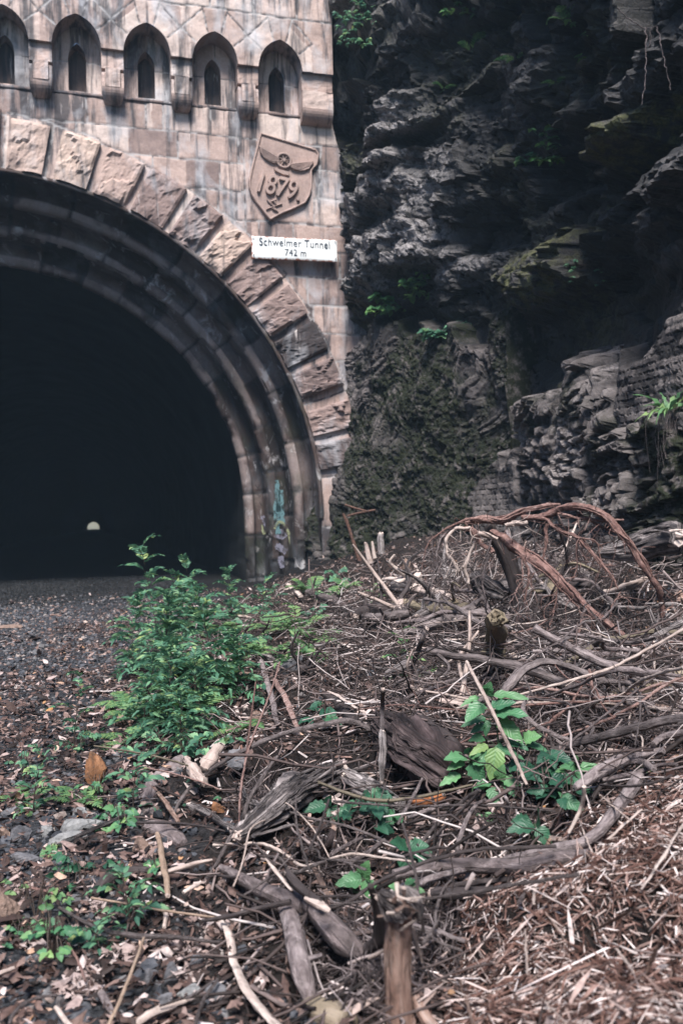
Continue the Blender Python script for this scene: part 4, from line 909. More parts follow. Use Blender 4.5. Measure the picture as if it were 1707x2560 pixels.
# leaves: a folded oval blade and a lobed one
OV = np.array([(-1, 0, .05), (-.45, .42, .0), (-.45, 0, .10), (-.45, -.42, .02), (.3, .38, .06), (.3, 0, .12), (.3, -.38, 0), (1, 0, .0)])
OVQ = np.array([(1, 4, 5, 2), (2, 5, 6, 3)]); OVT = np.array([(0, 1, 2), (0, 2, 3), (4, 7, 5), (5, 7, 6)])
LB = []
for k in range(14):
    a = k*2*math.pi/14; r = 1. if k % 2 == 0 else .52; r *= 1-.25*abs(math.sin(a)); LB.append((r*math.cos(a), r*math.sin(a)*.85, .10*math.cos(3*a)))
LB = np.array(LB+[(0, 0, .12)]); LBT = np.array([(k, (k+1) % 14, 14) for k in range(14)])
heap = lambda x, y: sstep(-.75, .25, dx_(x, y))
P0 = W(1500, 2350, 2.15); P1 = W(1230, 2420, 2.1)
def chipzone(x, y):   # the spill of fresh chips at the near right
    pts = [W(1150, 2520, 2.08), W(1180, 2330, 2.35), W(1330, 2180, 2.62), W(1500, 2060, 2.8), W(1707, 1940, 3.0)]
    yy = np.array([p[1] for p in pts]); xx = np.array([p[0] for p in pts]); o = np.argsort(yy)
    # inside = nearer the camera / further right than this line
    d = np.full(np.shape(x), 9.); sgn = np.zeros(np.shape(x))
    for a, b in zip(pts[:-1], pts[1:]):
        ax, ay, bx, by = a[0], a[1], b[0], b[1]; t = np.clip(((x-ax)*(bx-ax)+(y-ay)*(by-ay))/((bx-ax)**2+(by-ay)**2), 0, 1)
        q = np.hypot(x-ax-t*(bx-ax), y-ay-t*(by-ay)); cr = (bx-ax)*(y-ay)-(by-ay)*(x-ax); m = q < d; d = np.where(m, q, d); sgn = np.where(m, np.sign(cr), sgn)
    return sstep(-.12, .06, -sgn*d+.07*fbm(x*4, y*4, seed=36, oc=3))
mb = MB(); g = np.random.default_rng(12)
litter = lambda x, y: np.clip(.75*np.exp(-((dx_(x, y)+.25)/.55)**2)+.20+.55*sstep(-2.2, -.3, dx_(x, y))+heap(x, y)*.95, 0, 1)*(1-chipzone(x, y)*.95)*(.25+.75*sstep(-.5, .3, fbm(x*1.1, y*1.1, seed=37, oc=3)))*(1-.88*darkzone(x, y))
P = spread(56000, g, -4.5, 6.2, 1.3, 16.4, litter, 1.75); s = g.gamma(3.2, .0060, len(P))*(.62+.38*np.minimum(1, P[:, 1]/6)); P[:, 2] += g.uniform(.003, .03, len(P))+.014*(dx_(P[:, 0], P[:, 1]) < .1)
scatter(mb, OV, [OVQ, OVT], P, slope_up(P)@rot_mats(len(P), g, .45), np.stack([s, s*g.uniform(.5, 1., len(P)), s*g.uniform(.3, 2.5, len(P))], -1), .09, g)
P = spread(2200, g, -1.5, 4, 1.3, 7, litter, 1.7); s = g.gamma(6, .0045, len(P)); P[:, 2] += g.uniform(.005, .03, len(P))
scatter(mb, LB, [LBT], P, slope_up(P)@rot_mats(len(P), g, .4), np.stack([s, s, s*g.uniform(.5, 2.2, len(P))], -1), .10, g)
tag(mb.build('dead_leaves', M['dead_leaf']), kind='stuff')
mb = MB()
P = []
for (px, py, n, sp) in ((215,2470,42,60),(190,2490,30,40),(235,2280,34,26),(330,2395,30,60),(450,2400,36,45),(470,2450,16,30),(215,2350,10,25),(70,2240,8,20),(520,2330,10,30),(90,2380,8,30),(350,2290,9,20),(640,2480,8,40),(820,1660,8,20),(740,1600,12,20),(1100,2060,5,30),(300,2050,9,25)):
    for _ in range(n): P.append(G(px+g.normal(0, sp*.55), py+g.normal(0, sp*.3), .012+g.uniform(0, .02)))
P = np.array(P); s = g.gamma(6, .0038, len(P))
scatter(mb, LB, [LBT], P, slope_up(P)@rot_mats(len(P), g, .5), np.stack([s, s, s*g.uniform(1, 2.6, len(P))], -1), .12, g)
tag(mb.build('pale_dead_leaves', M['pale_leaf']), kind='stuff')

# chips and torn splinters
CH = np.array([(-1, -.5, -.4), (-1, .5, -.3), (-.9, .1, .5), (1, -.4, -.3), (1, .35, -.4), (.85, 0, .4)])
CHQ = np.array([(0, 3, 4, 1), (1, 4, 5, 2), (2, 5, 3, 0)]); CHT = np.array([(0, 1, 2), (3, 5, 4)])
mb = MB(); g = np.random.default_rng(13)
P = spread(24000, g, .3, 3.6, 1.2, 3.6, chipzone, 1.1); L = g.gamma(2.2, .0058, len(P)); P[:, 2] += g.uniform(0, .04, len(P))
scatter(mb, CH, [CHQ, CHT], P, slope_up(P)@rot_mats(len(P), g, .38), np.stack([L, np.minimum(.005, L*g.uniform(.08, .34, len(P))), np.minimum(.004, L*g.uniform(.06, .25, len(P)))], -1), .12, g)
P = spread(15000, g, .3, 3.6, 1.2, 3.6, chipzone, 1.1); L = g.gamma(2.6, .0085, len(P)); P[:, 2] += g.uniform(.005, .05, len(P))
scatter(mb, OV, [OVQ, OVT], P, slope_up(P)@rot_mats(len(P), g, .5), np.stack([L, np.minimum(.0045, L*g.uniform(.05, .28, len(P))), L*g.uniform(.3, 1.6, len(P))], -1), .035, g)
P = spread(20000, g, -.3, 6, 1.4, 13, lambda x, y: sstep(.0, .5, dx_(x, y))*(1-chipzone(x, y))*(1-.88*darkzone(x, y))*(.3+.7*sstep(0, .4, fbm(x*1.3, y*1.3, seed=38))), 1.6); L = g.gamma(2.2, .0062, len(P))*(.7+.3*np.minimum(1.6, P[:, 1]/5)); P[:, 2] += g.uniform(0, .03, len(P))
scatter(mb, CH, [CHQ, CHT], P, slope_up(P)@rot_mats(len(P), g, .35), np.stack([L, L*g.uniform(.12, .5, len(P)), L*g.uniform(.06, .25, len(P))], -1), .12, g)
tag(mb.build('wood_chips', M['chip'], smooth=False), kind='stuff')
mb = MB()
P = spread(1150, g, .3, 3.6, 1.2, 3.6, chipzone, 1.1); L = g.gamma(3, .0125, len(P)); P[:, 2] += g.uniform(.01, .05, len(P))
scatter(mb, CH, [CHQ, CHT], P, slope_up(P)@rot_mats(len(P), g, .3), np.stack([L, g.uniform(.0015, .0045, len(P)), g.uniform(.001, .003, len(P))], -1), .03, g)
P = spread(1500, g, .1, 6, 1.6, 11, lambda x, y: sstep(.1, .6, dx_(x, y))*(1-chipzone(x, y)), 1.4); L = g.gamma(3, .014, len(P)); P[:, 2] += g.uniform(.0, .07, len(P))
scatter(mb, CH, [CHQ, CHT], P, slope_up(P)@rot_mats(len(P), g, .4), np.stack([L, L*g.uniform(.12, .4, len(P)), L*g.uniform(.06, .22, len(P))], -1), .14, g)
P = spread(700, g, .3, 6, 1.2, 9, lambda x, y: sstep(.1, .6, dx_(x, y)), 1.6); L = g.gamma(4, .012, len(P)); P[:, 2] += g.uniform(.01, .06, len(P))
scatter(mb, CH, [CHQ, CHT], P, slope_up(P)@rot_mats(len(P), g, .3), np.stack([L, g.uniform(.002, .006, len(P)), g.uniform(.001, .004, len(P))], -1), .04, g)
tag(mb.build('torn_splinters', M['splinter'], smooth=False), kind='stuff')

# twigs: bent four-sided rods
def twigs(mb, P, L, r, Rm, g, bend=.25, nseg=5):
    n = len(P); t = np.linspace(-1, 1, nseg)
    C = np.zeros((n, nseg, 3)); C[:, :, 0] = t*L[:, None]
    for k in (1, 2): C[:, :, k] = np.cumsum(g.normal(0, 1, (n, nseg)), 1)*L[:, None]*bend*.35
    C[:, :, 2] -= C[:, :, 2].mean(1)[:, None]
    C = np.einsum('nij,nsj->nsi', Rm, C)+P[:, None, :]
    T = np.gradient(C, axis=1); T /= np.linalg.norm(T, axis=2)[..., None]+1e-9
    N = np.cross(T, np.array([.2, .3, .93])); N /= np.linalg.norm(N, axis=2)[..., None]+1e-9; B = np.cross(T, N)
    rr = r[:, None]*np.linspace(1.1, .55, nseg)[None]
    V = np.stack([C+rr[..., None]*(N*math.cos(a)+B*math.sin(a)) for a in (0, math.pi/2, math.pi, 1.5*math.pi)], 2)
    f = np.array([[s*4+k, s*4+(k+1) % 4, (s+1)*4+(k+1) % 4, (s+1)*4+k] for s in range(nseg-1) for k in range(4)]+[[0, 3, 2, 1]])
    mb.add(V.reshape(-1, 3), [(f[None]+(np.arange(n)*nseg*4)[:, None, None]).reshape(-1, 4)])
mb = MB(); g = np.random.default_rng(14)
ht = lambda x, y: (.10+.9*heap(x, y)*sstep(-.2, .5, dx_(x, y)))*(1-.8*chipzone(x, y))*(.25+.75*sstep(-.4, .3, fbm(x*1.2, y*1.2, seed=39)))
P = spread(6500, g, -1.2, 6.3, 1.4, 13, ht, 1.55); L = g.gamma(2.4, .045, len(P)); P[:, 2] += g.uniform(.003, .05, len(P))
twigs(mb, P, L, g.gamma(3.5, .0009, len(P))+.0008, slope_up(P)@rot_mats(len(P), g, .16), g, .14)
P = spread(1500, g, -.2, 6.2, 1.5, 10, lambda x, y: heap(x, y)*sstep(.3, 1., dx_(x, y))*(1-chipzone(x, y)), 1.5); L = g.gamma(3, .07, len(P)); P[:, 2] += g.uniform(.03, .15, len(P))
twigs(mb, P, L, g.gamma(3, .0008, len(P))+.0008, slope_up(P)@rot_mats(len(P), g, .45), g, .15, 7)
P = spread(420, g, -.2, 6.2, 1.5, 11, lambda x, y: heap(x, y)*sstep(.15, .8, dx_(x, y))*(1-chipzone(x, y)), 1.4); L = g.gamma(4, .055, len(P)); P[:, 2] += g.uniform(.01, .10, len(P))
twigs(mb, P, L, g.gamma(3, .0010, len(P))+.0014, slope_up(P)@rot_mats(len(P), g, .24), g, .085, 10)
P = spread(1300, g, .6, 6.2, 2.4, 11, lambda x, y: heap(x, y)*sstep(.9, 1.6, dx_(x, y))*(1-chipzone(x, y))*(.3+.7*sstep(-.2, .3, fbm(x*.9, y*.9, seed=47))), 1.3); L = g.gamma(3.5, .06, len(P)); P[:, 2] += g.uniform(.05, .32, len(P))
twigs(mb, P, L, g.gamma(3, .0009, len(P))+.0009, slope_up(P)@rot_mats(len(P), g, .5), g, .16, 8)
tag(mb.build('twigs', M['twig']), kind='stuff')
# dark wiry root fibre in the hollows
mb = MB(); Pl = []
for (px, py, n, sx, sy, up_) in ((1450,1470,520,95,40,.25),(1400,1560,300,110,40,.16),(1300,1560,120,45,50,.2),(1120,1440,200,45,60,.25),(1500,1760,420,130,50,.10),(1400,1830,300,120,40,.10),(1600,1850,150,70,40,.08),(830,2400,360,70,60,.05),(940,2470,420,60,70,.06),(1080,2380,350,60,70,.06),(700,2280,160,50,40,.04),(1250,2110,160,80,25,.05),(820,2170,180,70,40,.05),(640,2010,120,40,50,.05),(1600,1650,200,80,40,.12),(1150,1650,200,60,50,.1)):
    for _ in range(n):
        a, b = g.normal(0, .6, 2); Pl.append(G(px+a*sx, py+b*sy, g.uniform(0, up_)))
P = np.array(Pl); L = g.gamma(2.6, .03, len(P))*np.clip(np.linalg.norm(P-ORG, axis=1)/4, .55, 1.8)
twigs(mb, P, L, g.gamma(3, .0005, len(P))+.0005*np.linalg.norm(P-ORG, axis=1)/3, rot_mats(len(P), g, 1.1), g, .5, 6)
tag(mb.build('root_fibres', M['root_hair']), kind='stuff')

HT = _HT1
# ------------------------------------------------------------------ branches, logs and stumps, each a thing of its own
WOODS = 'fallen branches and roots on the spoil heap'
def limb(name, label, pts, rpx, mat, cat='branch', lift=0., d=None, ends=(0, 0), ns=None, ridge=0., rough=.10, wob=.0, endmat='pale', forks=(), flat=1., seed=None, group=WOODS, nridge=6, fibre=0):
    """pts are photograph pixels traced along the limb; it lies on the ground seen there (raised by lift) or at distances d"""
    seed = seed if seed is not None else abs(hash((name, pts[0][0], pts[0][1]))) % 997
    seed = (int(pts[0][0])*31+int(pts[0][1])*17) % 997
    rpx = np.atleast_1d(np.asarray(rpx, float))
    def place(pts, rp, lift, d):
        n = len(pts); rp = np.interp(np.linspace(0, 1, n), np.linspace(0, 1, len(rp)), rp); lf = np.interp(np.linspace(0, 1, n), np.linspace(0, 1, len(np.atleast_1d(lift))), np.atleast_1d(lift))
        P = []; Rr = []
        for i, (x, y) in enumerate(pts):
            if d is None:
                gd = gdist(min(max(x, -60), 1790), y)
                p = ORG+ray(x, y)*gd
                if lf[i]: # come forward along the ray so the limb stays clear of the ground
                    gd = gd-lf[i]/max(.12, -ray(x, y)[2]+.02); p = ORG+ray(x, y)*gd
            else:
                gd = np.interp(i/(n-1), np.linspace(0, 1, len(np.atleast_1d(d))), np.atleast_1d(d)); p = ORG+ray(x, y)*gd
            P.append(p); Rr.append(rp[i]*gd/F)
        return np.array(P), np.array(Rr)
    P, Rr = place(pts, rpx, lift, d)
    if d is None and len(P) > 2: # even out jumps in depth so the limb does not zigzag
        q = P.copy(); q[1:-1] = .25*P[:-2]+.5*P[1:-1]+.25*P[2:]; P = q
    mb = MB(); rm = Rr.mean(); ns = ns or (16 if rm > .05 else 10 if rm > .018 else 7)
    C, T, rr = tube(mb, P, Rr, ns, seed, rough, ridge, nridge, True, wob or rm*.25, flat=flat)
    if fibre: strands(mb, C, T, rr, fibre, seed)
    for (fp, fr, fd) in forks:
        Pf, Rf = place(fp, np.atleast_1d(fr).astype(float), lift, fd if fd is not None else d); tube(mb, Pf, Rf, max(6, ns-3), seed+3, rough, ridge, 6, True, Rf.mean()*.3)
    # side stubs and knots
    g_ = np.random.default_rng(seed); L = np.linalg.norm(np.diff(P, axis=0), axis=1).sum()
    for _ in range(0 if ridge > .2 or rm > .05 or mat in ('post',) else int(L/.35)):
        i = g_.integers(2, max(3, len(C)-2)); v = np.cross(T[min(i, len(T)-1)], g_.normal(0, 1, 3)); v /= np.linalg.norm(v)+1e-9; v = v+T[i]*g_.uniform(-.2, .8)
        l = rr[i]*g_.uniform(1.6, 4.5); tube(mb, [C[i], C[i]+v*l*.5, C[i]+v*l+g_.normal(0, .15, 3)*l], [rr[i]*.42, rr[i]*.22], 6, seed+5, .1)
    big = rm > .022 or any(ends)
    if big and any(ends):
        root = thing(name, P[0] if P[0][2] < P[-1][2] else P[-1], label, cat, group)
        mb.build('bark', M[mat], root)
        for e, on in ((0, ends[0]), (-1, ends[1])):
            if on:
                m2 = MB(); t = -T[0] if e == 0 else T[-1]; broken_end(m2, C[e]-t*rr[e]*.15, t, rr[e]*1.03, seed+e, 10, on); m2.build('broken_end', M[endmat], root, smooth=False)
        return root
    return tag(mb.build(name, M[mat], origin=P[len(P)//2]), label, cat, group)
B = limb
# --- the middle ground
B('fallen_branch', 'thick smooth grey branch sloping down right from a fern near the arch foot', [(770,1480),(795,1490),(850,1511),(886,1536),(921,1548),(975,1543),(1020,1535)], [9,12,13,13,12], 'bark', lift=.05, ends=(.8, 0))
B('fallen_branch', 'thick grey bough curving up to the left end of the root arches', [(979,1589),(1046,1579),(1100,1557),(1157,1532),(1190,1512)], [7,11,14,14,12], 'bark', lift=.05)
B('fallen_branch', 'short mossy grey stick leaning almost upright beside a small fern', [(1066,1572),(1054,1600),(1043,1630),(1033,1662),(1025,1698)], [7,7,6,6], 'bark', lift=[.32,.22,.1,.02], ends=(.9, 0))
B('split_log', 'white split log chunk lying at the top of the heap under thin red twigs', [(1034,1472),(1065,1478),(1100,1486),(1152,1510)], [12,14,13,10], 'pale', 'log', lift=.05, ridge=.35, ends=(1.2, 1.))
B('bent_stick', 'grey bent stick arched like a bow beside the rotten stump', [(985,1724),(990,1708),(1014,1699),(1035,1700),(1057,1706),(1082,1722),(1108,1738)], [6,6,5,5,4], 'mauve', lift=[.02,.08,.10,.08,.03])
B('fallen_branch', 'dark barked branch behind the bow shaped grey stick', [(1061,1697),(1080,1688),(1100,1686),(1130,1690),(1160,1700)], [6,9,10,8], 'bark', lift=.04, ends=(0, .7))
B('wood_stub', 'pale broken stub sticking up beside the arch foot', [(719,1462),(733,1474),(752,1492)], [5,7,6], 'pale', 'branch', lift=[.15,.03], ends=(.7, 0))
B('pale_stick', 'short pale crooked stick among seedlings left of the arch foot', [(596,1541),(621,1541),(634,1549),(650,1560)], [4,5,5,4], 'pale', lift=.04)
B('pale_stick', 'light brown peeled stick in ferns under the smooth grey branch', [(700,1567),(722,1550),(743,1536),(772,1526),(800,1517)], [4,4.5,4,3], 'tan', lift=.05)
B('fallen_branch', 'grey peeled branch standing down from a leafy seedling, left of its pink twin', [(654,1652),(660,1680),(668,1707),(677,1740),(686,1765),(692,1805)], [5,7,8,8,6], 'mauve', lift=.05, ends=(.8, 0))
B('fallen_branch', 'pinkish peeled branch parallel to a grey one above the long thin bough', [(675,1686),(690,1708),(707,1732),(718,1758),(727,1784),(745,1822)], [5,7,8,8,6], 'redroot', lift=.06)
B('split_log', 'split log with a white torn face and black hollow below', [(815,1738),(838,1752),(862,1775),(890,1800)], [10,17,18,13], 'darkwood', 'log', lift=.03, ridge=.25)
B('wood_splinter', 'long white torn splinter lying on the black hollow log', [(822,1730),(845,1741),(871,1757),(890,1768),(911,1782)], [5,8,8,8,4], 'pale', 'splinter', lift=.14, ridge=.3, flat=.5)
B('upright_stick', 'grey stick standing upright in the heap with a torn pale foot', [(957,1724),(957,1760),(955,1800),(953,1835)], [6,5.5,5.5,6], 'bark', lift=[.42,.32,.24,.18], ends=(.8, 0))
B('wood_stub', 'torn brown stem hanging below the upright grey stick', [(955,1832),(957,1867),(957,1910),(954,1955)], [9,11,9,6], 'weathered', lift=[.2,.17,.12], ridge=.3, ends=(.9, .9))
B('long_branch', 'long thin grey bough crossing the heap from lower left to a kink', [(425,2050),(455,1990),(497,1940),(560,1903),(614,1871),(678,1844),(730,1828),(774,1819),(830,1807),(874,1796),(903,1810),(935,1832)], [4,4.5,5,5.5,6,6.5,7,7,7.5,7], 'bark', lift=[.02,.05,.12,.16,.14,.1,.05])
B('green_twig', 'thin greenish bough bowed down in front of the weathered log', [(767,1944),(788,1952),(812,1961),(864,1985),(917,2001),(989,2006),(1060,1989),(1120,1978),(1180,1962)], [3.5,4,4.5,5,5,4,3], 'greentwig', lift=[.06,.14,.16,.12,.08])
B('hollow_log', 'weathered grey log with split fibrous surface lying below the long thin bough', [(595,2090),(640,2055),(685,2022),(730,1996),(775,1974),(812,1950),(848,1925)], [18,27,32,36,37,34,26], 'weathered', 'log', lift=.07, fibre=26, ridge=.5, rough=.2, ns=64, nridge=12, ends=(1.1, 1.), forks=[([(655,2012),(668,1995),(682,1975),(698,1952)], [8,6,5], None), ([(680,2030),(650,2018),(625,2002),(608,1978)], [12,9,6], None)])
B('hollow_log', 'short grey log lying behind the bowed greenish bough', [(862,1940),(915,1972),(960,1995),(1005,2018)], [19,25,24,16], 'weathered', 'log', lift=.06, fibre=16, ridge=.45, ns=48, nridge=11, ends=(1., 0))
B('rotten_stump', 'big rotten brown stump with deep fibrous ridges left of the balsam plant', [(945,1800),(985,1828),(1040,1868),(1090,1905),(1140,1945)], [28,44,54,56,46], 'rot', 'stump', lift=[.09,.08,.05], fibre=44, ridge=.6, rough=.2, ns=72, nridge=13, ends=(1., 0), endmat='rot')
B('log_stub', 'dark slab of rotten wood behind the rotten stump', [(1040,1790),(1090,1830),(1150,1880)], [16,22,20], 'darkwood', 'log', lift=.10, ridge=.35)
B('wood_stub', 'torn reddish stub pointing up from the tangle above the crossing roots', [(836,2070),(828,2095),(817,2120),(796,2150)], [8,12,14,14], 'rot', 'branch', lift=[.12,.05,.0], ridge=.35, ends=(1.1, 0), endmat='post')
B('wood_stub', 'narrow reddish stub left of a thicker torn stub', [(746,2112),(748,2135),(750,2160)], [6,8,9], 'rot', 'branch', lift=[.08,.0], ridge=.3, ends=(1., 0), endmat='post')
B('fallen_branch', 'grey forked stick running under dark bramble leaves', [(826,2137),(852,2122),(881,2106),(900,2096),(915,2090)], [5,6,5,4], 'mauve', lift=.05)
B('fallen_branch', 'grey stick rising right towards the bramble from the torn stub', [(872,2158),(895,2146),(917,2135),(938,2118),(960,2100)], [7,7,6,5], 'mauve', lift=.05)
B('split_log', 'split chunk with an orange rotten heart behind thin crossed sticks', [(1028,2004),(1055,2003),(1080,1998),(1102,1990)], [12,16,16,14], 'orange', 'log', lift=.06, ridge=.3, ends=(1., 1.), endmat='weathered')
B('fallen_branch', 'smooth grey stick below the orange hearted chunk', [(1018,2044),(1040,2038),(1060,2030),(1090,2020),(1122,2010)], [5,6,6,5], 'mauve', lift=.08)
B('crossed_stick', 'dark brown stick slanting up to the balsam, left one of three', [(1043,2115),(1078,2074),(1122,2029),(1160,1998),(1196,1976)], [5,5.5,5,4], 'bark', lift=[.03,.12,.16])
B('crossed_stick', 'thin brown stick slanting beside a thicker one towards the balsam', [(1058,2115),(1104,2070),(1149,2034),(1175,2005),(1199,1976)], [4,4,4,3.5], 'bark', lift=[.03,.12,.18])
B('bent_stick', 'grey curved stick standing on the long smooth root', [(1141,2152),(1142,2118),(1149,2085),(1171,2031),(1188,2012),(1213,1999)], [6,6,6,5,4], 'mauve', lift=[.05,.12,.14])
B('tree_root', 'long smooth mauve root stretched across the right foreground', [(985,2190),(1040,2178),(1090,2168),(1180,2160),(1248,2170),(1293,2171),(1361,2153),(1415,2142),(1480,2134)], [14,16,17,18,20,20,19,18,13], 'mauve', 'root', lift=.07)
B('tree_root', 'thinner smooth root joining the long mauve root from below', [(1048,2210),(1080,2198),(1113,2187),(1150,2176),(1190,2168)], [9,10,10,8], 'mauve', 'root', lift=.06)
B('tree_root', 'smooth grey root climbing right behind the long mauve root into the chips', [(1225,2160),(1270,2146),(1316,2135),(1360,2124),(1406,2117),(1455,2106),(1500,2086),(1532,2032),(1564,1980),(1596,1944)], [5,8,11,13,14,14,15,16,17,17], 'mauve', 'root', lift=.05)
B('forked_root', 'grey forked root reaching out of the right edge above the chip pile', [(1436,1970),(1462,1955),(1496,1932),(1532,1908),(1586,1892),(1620,1884),(1658,1877)], [9,14,17,18,15,12,8], 'mauve', 'root', lift=.10, ends=(.8, 0), endmat='weathered', forks=[([(1519,1912),(1548,1905),(1577,1903),(1605,1906),(1634,1922)], [12,10,8], None)])
B('bent_root', 'curved grey root below the fork at the right', [(1505,1952),(1535,1944),(1564,1939),(1590,1936),(1622,1918),(1650,1908),(1690,1911)], [6,7,7,6,5], 'mauve', 'root', lift=.09)
B('pale_stick', 'pale bare curved stick hanging down from the forked root', [(1459,1966),(1460,1990),(1452,2018),(1440,2048),(1420,2082)], [5.5,5.5,5,4], 'pale', lift=[.18,.12,.05])
B('thin_stick', 'thin dark stick bridging two grey roots by the chips', [(1500,1962),(1540,1966),(1604,1970),(1645,1950),(1680,1938)], [3,3.5,4,3], 'darkwood', lift=.11)
B('long_branch', 'long straight grey bough rising to the right edge above the forked root', [(1250,1935),(1304,1907),(1397,1871),(1450,1856),(1504,1842),(1611,1814),(1683,1797),(1760,1790)], [7,9,10,11,12,12,12,12], 'bark', lift=[.06,.12,.18,.22])
B('broken_log', 'log with a pale splintered end pointing left under the long mauve root', [(1080,2236),(1120,2235),(1180,2234),(1240,2226),(1310,2212)], [15,17,16,12,8], 'darkwood', 'log', lift=.05, ends=(1.3, 0))
B('dark_branch', 'dark wet branch in the shade right under the long mauve root', [(1130,2214),(1180,2208),(1225,2203),(1290,2198),(1350,2192)], [7,8,8,7], 'darkwood', lift=.05)
B('bent_root', 'twisted grey root at the edge of the chip pile', [(1296,2256),(1312,2230),(1338,2203),(1370,2190),(1408,2184)], [5,6,7,6], 'mauve', 'root', lift=.05)
# --- splinters in the chips
for lab, pts, r in (('white splinter standing out over the end of the long mauve root', [(1426,2091),(1450,2118),(1475,2146)], [3,5,3]), ('bundle of long pale splinters slanting up out of the chip pile', [(1448,2180),(1490,2132),(1532,2086),(1570,2052),(1604,2024)], [9,8,7,4]), ('thin straight white splinter crossing under the pale splinter bundle', [(1470,1962),(1520,2006),(1576,2052)], [3,3.5,2.5]),
    ('second pale splinter bundle at the right edge of the chip pile', [(1602,2224),(1631,2185),(1655,2148),(1680,2106),(1712,2050)], [5,9,8,4]), ('horizontal white splinter pointing right from the pale bundle', [(1534,2034),(1585,2029),(1640,2026)], [4,3.5,2]), ('upright white splinter left in the chips below the mauve root', [(1341,2176),(1337,2215),(1333,2260)], [2.5,4,4]), ('slim pale splinter leaning over the mauve root end', [(1445,2046),(1462,2090),(1480,2134)], [2,3,3]),
    ('upright pale splinter in the middle of the chips', [(1312,2322),(1315,2375),(1318,2436)], [2.5,4,3]), ('long pink splinter at the bottom of the chips', [(1135,2416),(1158,2480),(1184,2562)], [3,4.5,5]), ('thin pale splinter lying low in the chips', [(1322,2464),(1365,2510),(1412,2556)], [3,4,2.5]), ('broad pale splinter half buried at the right of the chips', [(1540,2372),(1560,2398),(1582,2430)], [4,6,4]), ('flat tan splinter lying in the upper chips', [(1480,2330),(1530,2300),(1590,2270)], [3,6,4]), ('tan splinter leaning near the right frame edge low in the chips', [(1610,2440),(1630,2400),(1648,2352)], [5,6,4])):
    B('wood_splinter', lab, pts, r, 'pale' if 'tan' not in lab and 'pink' not in lab else 'post', 'splinter', lift=[.02,.06,.10], ridge=.4, rough=.2, flat=.55, group='loose splinters in the chip pile')
# --- right middle tangle
B('straight_stick', 'straight pale peeled stick slanting behind the tall balsam', [(1166,1655),(1211,1739),(1243,1806),(1272,1867),(1304,1935),(1316,1962)], [4.5,5,5,5,4.5,4], 'pale', lift=[.38,.3,.22,.12])
B('looped_root', 'pale root looping round like a hook above the straight grey bough', [(1319,1744),(1304,1765),(1303,1786),(1340,1818),(1397,1843),(1451,1858),(1490,1868),(1522,1902)], [4,6,6,6,5.5,5,4,3], 'mauve', 'root', lift=[.22,.2,.16,.12,.08])
B('fallen_log', 'grey log rising right to a white broken tip in the tangle', [(1276,1708),(1310,1696),(1343,1685),(1397,1660),(1426,1632),(1455,1600)], [13,14,13,11,9,6], 'mauve', 'log', lift=.08, ends=(0, 1.4))
B('long_branch', 'dark greenish bough running off the right edge across the tangle', [(1410,1660),(1461,1635),(1490,1606),(1504,1598),(1550,1597),(1593,1589),(1604,1578),(1650,1578),(1707,1582),(1770,1590)], [6,7,6,5,5,6,7,7,6], 'greentwig', lift=.16)
B('mossy_log', 'mossy pale log lying at the right edge under forked sticks', [(1530,1742),(1570,1735),(1611,1724),(1660,1708),(1707,1690),(1780,1670)], [15,19,21,22,22], 'mossy', 'log', lift=.05, ridge=.3, rough=.16, ends=(1., 0))
B('bent_stick', 'thin grey stick bent sharply down over the dark hollow', [(1390,1731),(1451,1712),(1522,1703),(1576,1702),(1601,1731),(1615,1771),(1624,1800)], [3,3.5,4,4.5,4.5,4,3], 'bark', lift=[.10,.2,.24,.2,.1])
B('bent_stick', 'thin grey stick with a notch like a flat V in the dark hollow', [(1358,1724),(1397,1756),(1418,1776),(1451,1765),(1504,1764),(1562,1783)], [3,3.5,3.5,3.5,2.5], 'mauve', lift=.10)
B('red_stick', 'short reddish twig hanging straight down in the dark hollow', [(1472,1676),(1481,1717),(1485,1770)], [4,4,3.5], 'redroot', lift=[.3,.2,.1])
B('red_stick', 'reddish stick leaning right among forked sticks', [(1567,1718),(1579,1681),(1593,1650),(1610,1614)], [4,5,4.5,3], 'redroot', lift=[.1,.2,.3])
B('pale_stick', 'upright white stick beside the forked pale sticks', [(1634,1604),(1636,1642),(1634,1675),(1630,1708)], [2.5,3,3.5,3.5], 'pale', lift=[.3,.2,.1])
B('forked_stick', 'small pale forked stick standing on the mossy log', [(1601,1712),(1610,1692),(1617,1676)], [4,5,4], 'pale', lift=[.08,.2], forks=[([(1604,1706),(1596,1690),(1590,1668)], [4,4], None)])
B('bent_stick', 'grey bent stick at the right edge over the forked root', [(1632,1862),(1641,1848),(1658,1838),(1685,1833),(1720,1830)], [8,9,9,8], 'mauve', lift=.12)
B('bent_stick', 'grey stick bent like a bow above the pale forked stick', [(1511,1666),(1514,1650),(1530,1638),(1576,1616),(1604,1600),(1630,1596)], [4.5,5,4.5,4,3], 'mauve', lift=.14)
B('thin_root', 'thin wavy pale root trailing left of the straight peeled stick', [(1130,1722),(1165,1712),(1201,1699),(1222,1678),(1240,1660),(1255,1648),(1272,1652)], [2.5,3,3,3,2.5], 'mauve', 'root', lift=.12)
B('wood_stub', 'dark stub with a pale chopped top in the tangle', [(1283,1640),(1285,1662),(1290,1690)], [10,12,14], 'darkwood', 'stump', lift=[.14,.0], ends=(1., 0))
B('broken_post', 'yellowish broken stump standing upright in the middle of the tangle', [(1241,1545),(1238,1575),(1232,1610),(1228,1650)], [22,23,25,34], 'mossy', 'stump', lift=[.42,.25,.06], ridge=.22, rough=.14, ends=(.9, 0), endmat='mossy')
B('thin_root', 'thin reddish root running across above the yellowish stump', [(1254,1586),(1290,1582),(1320,1576),(1345,1566),(1370,1548)], [1.8,2,2,1.5], 'redroot', 'root', lift=.2)
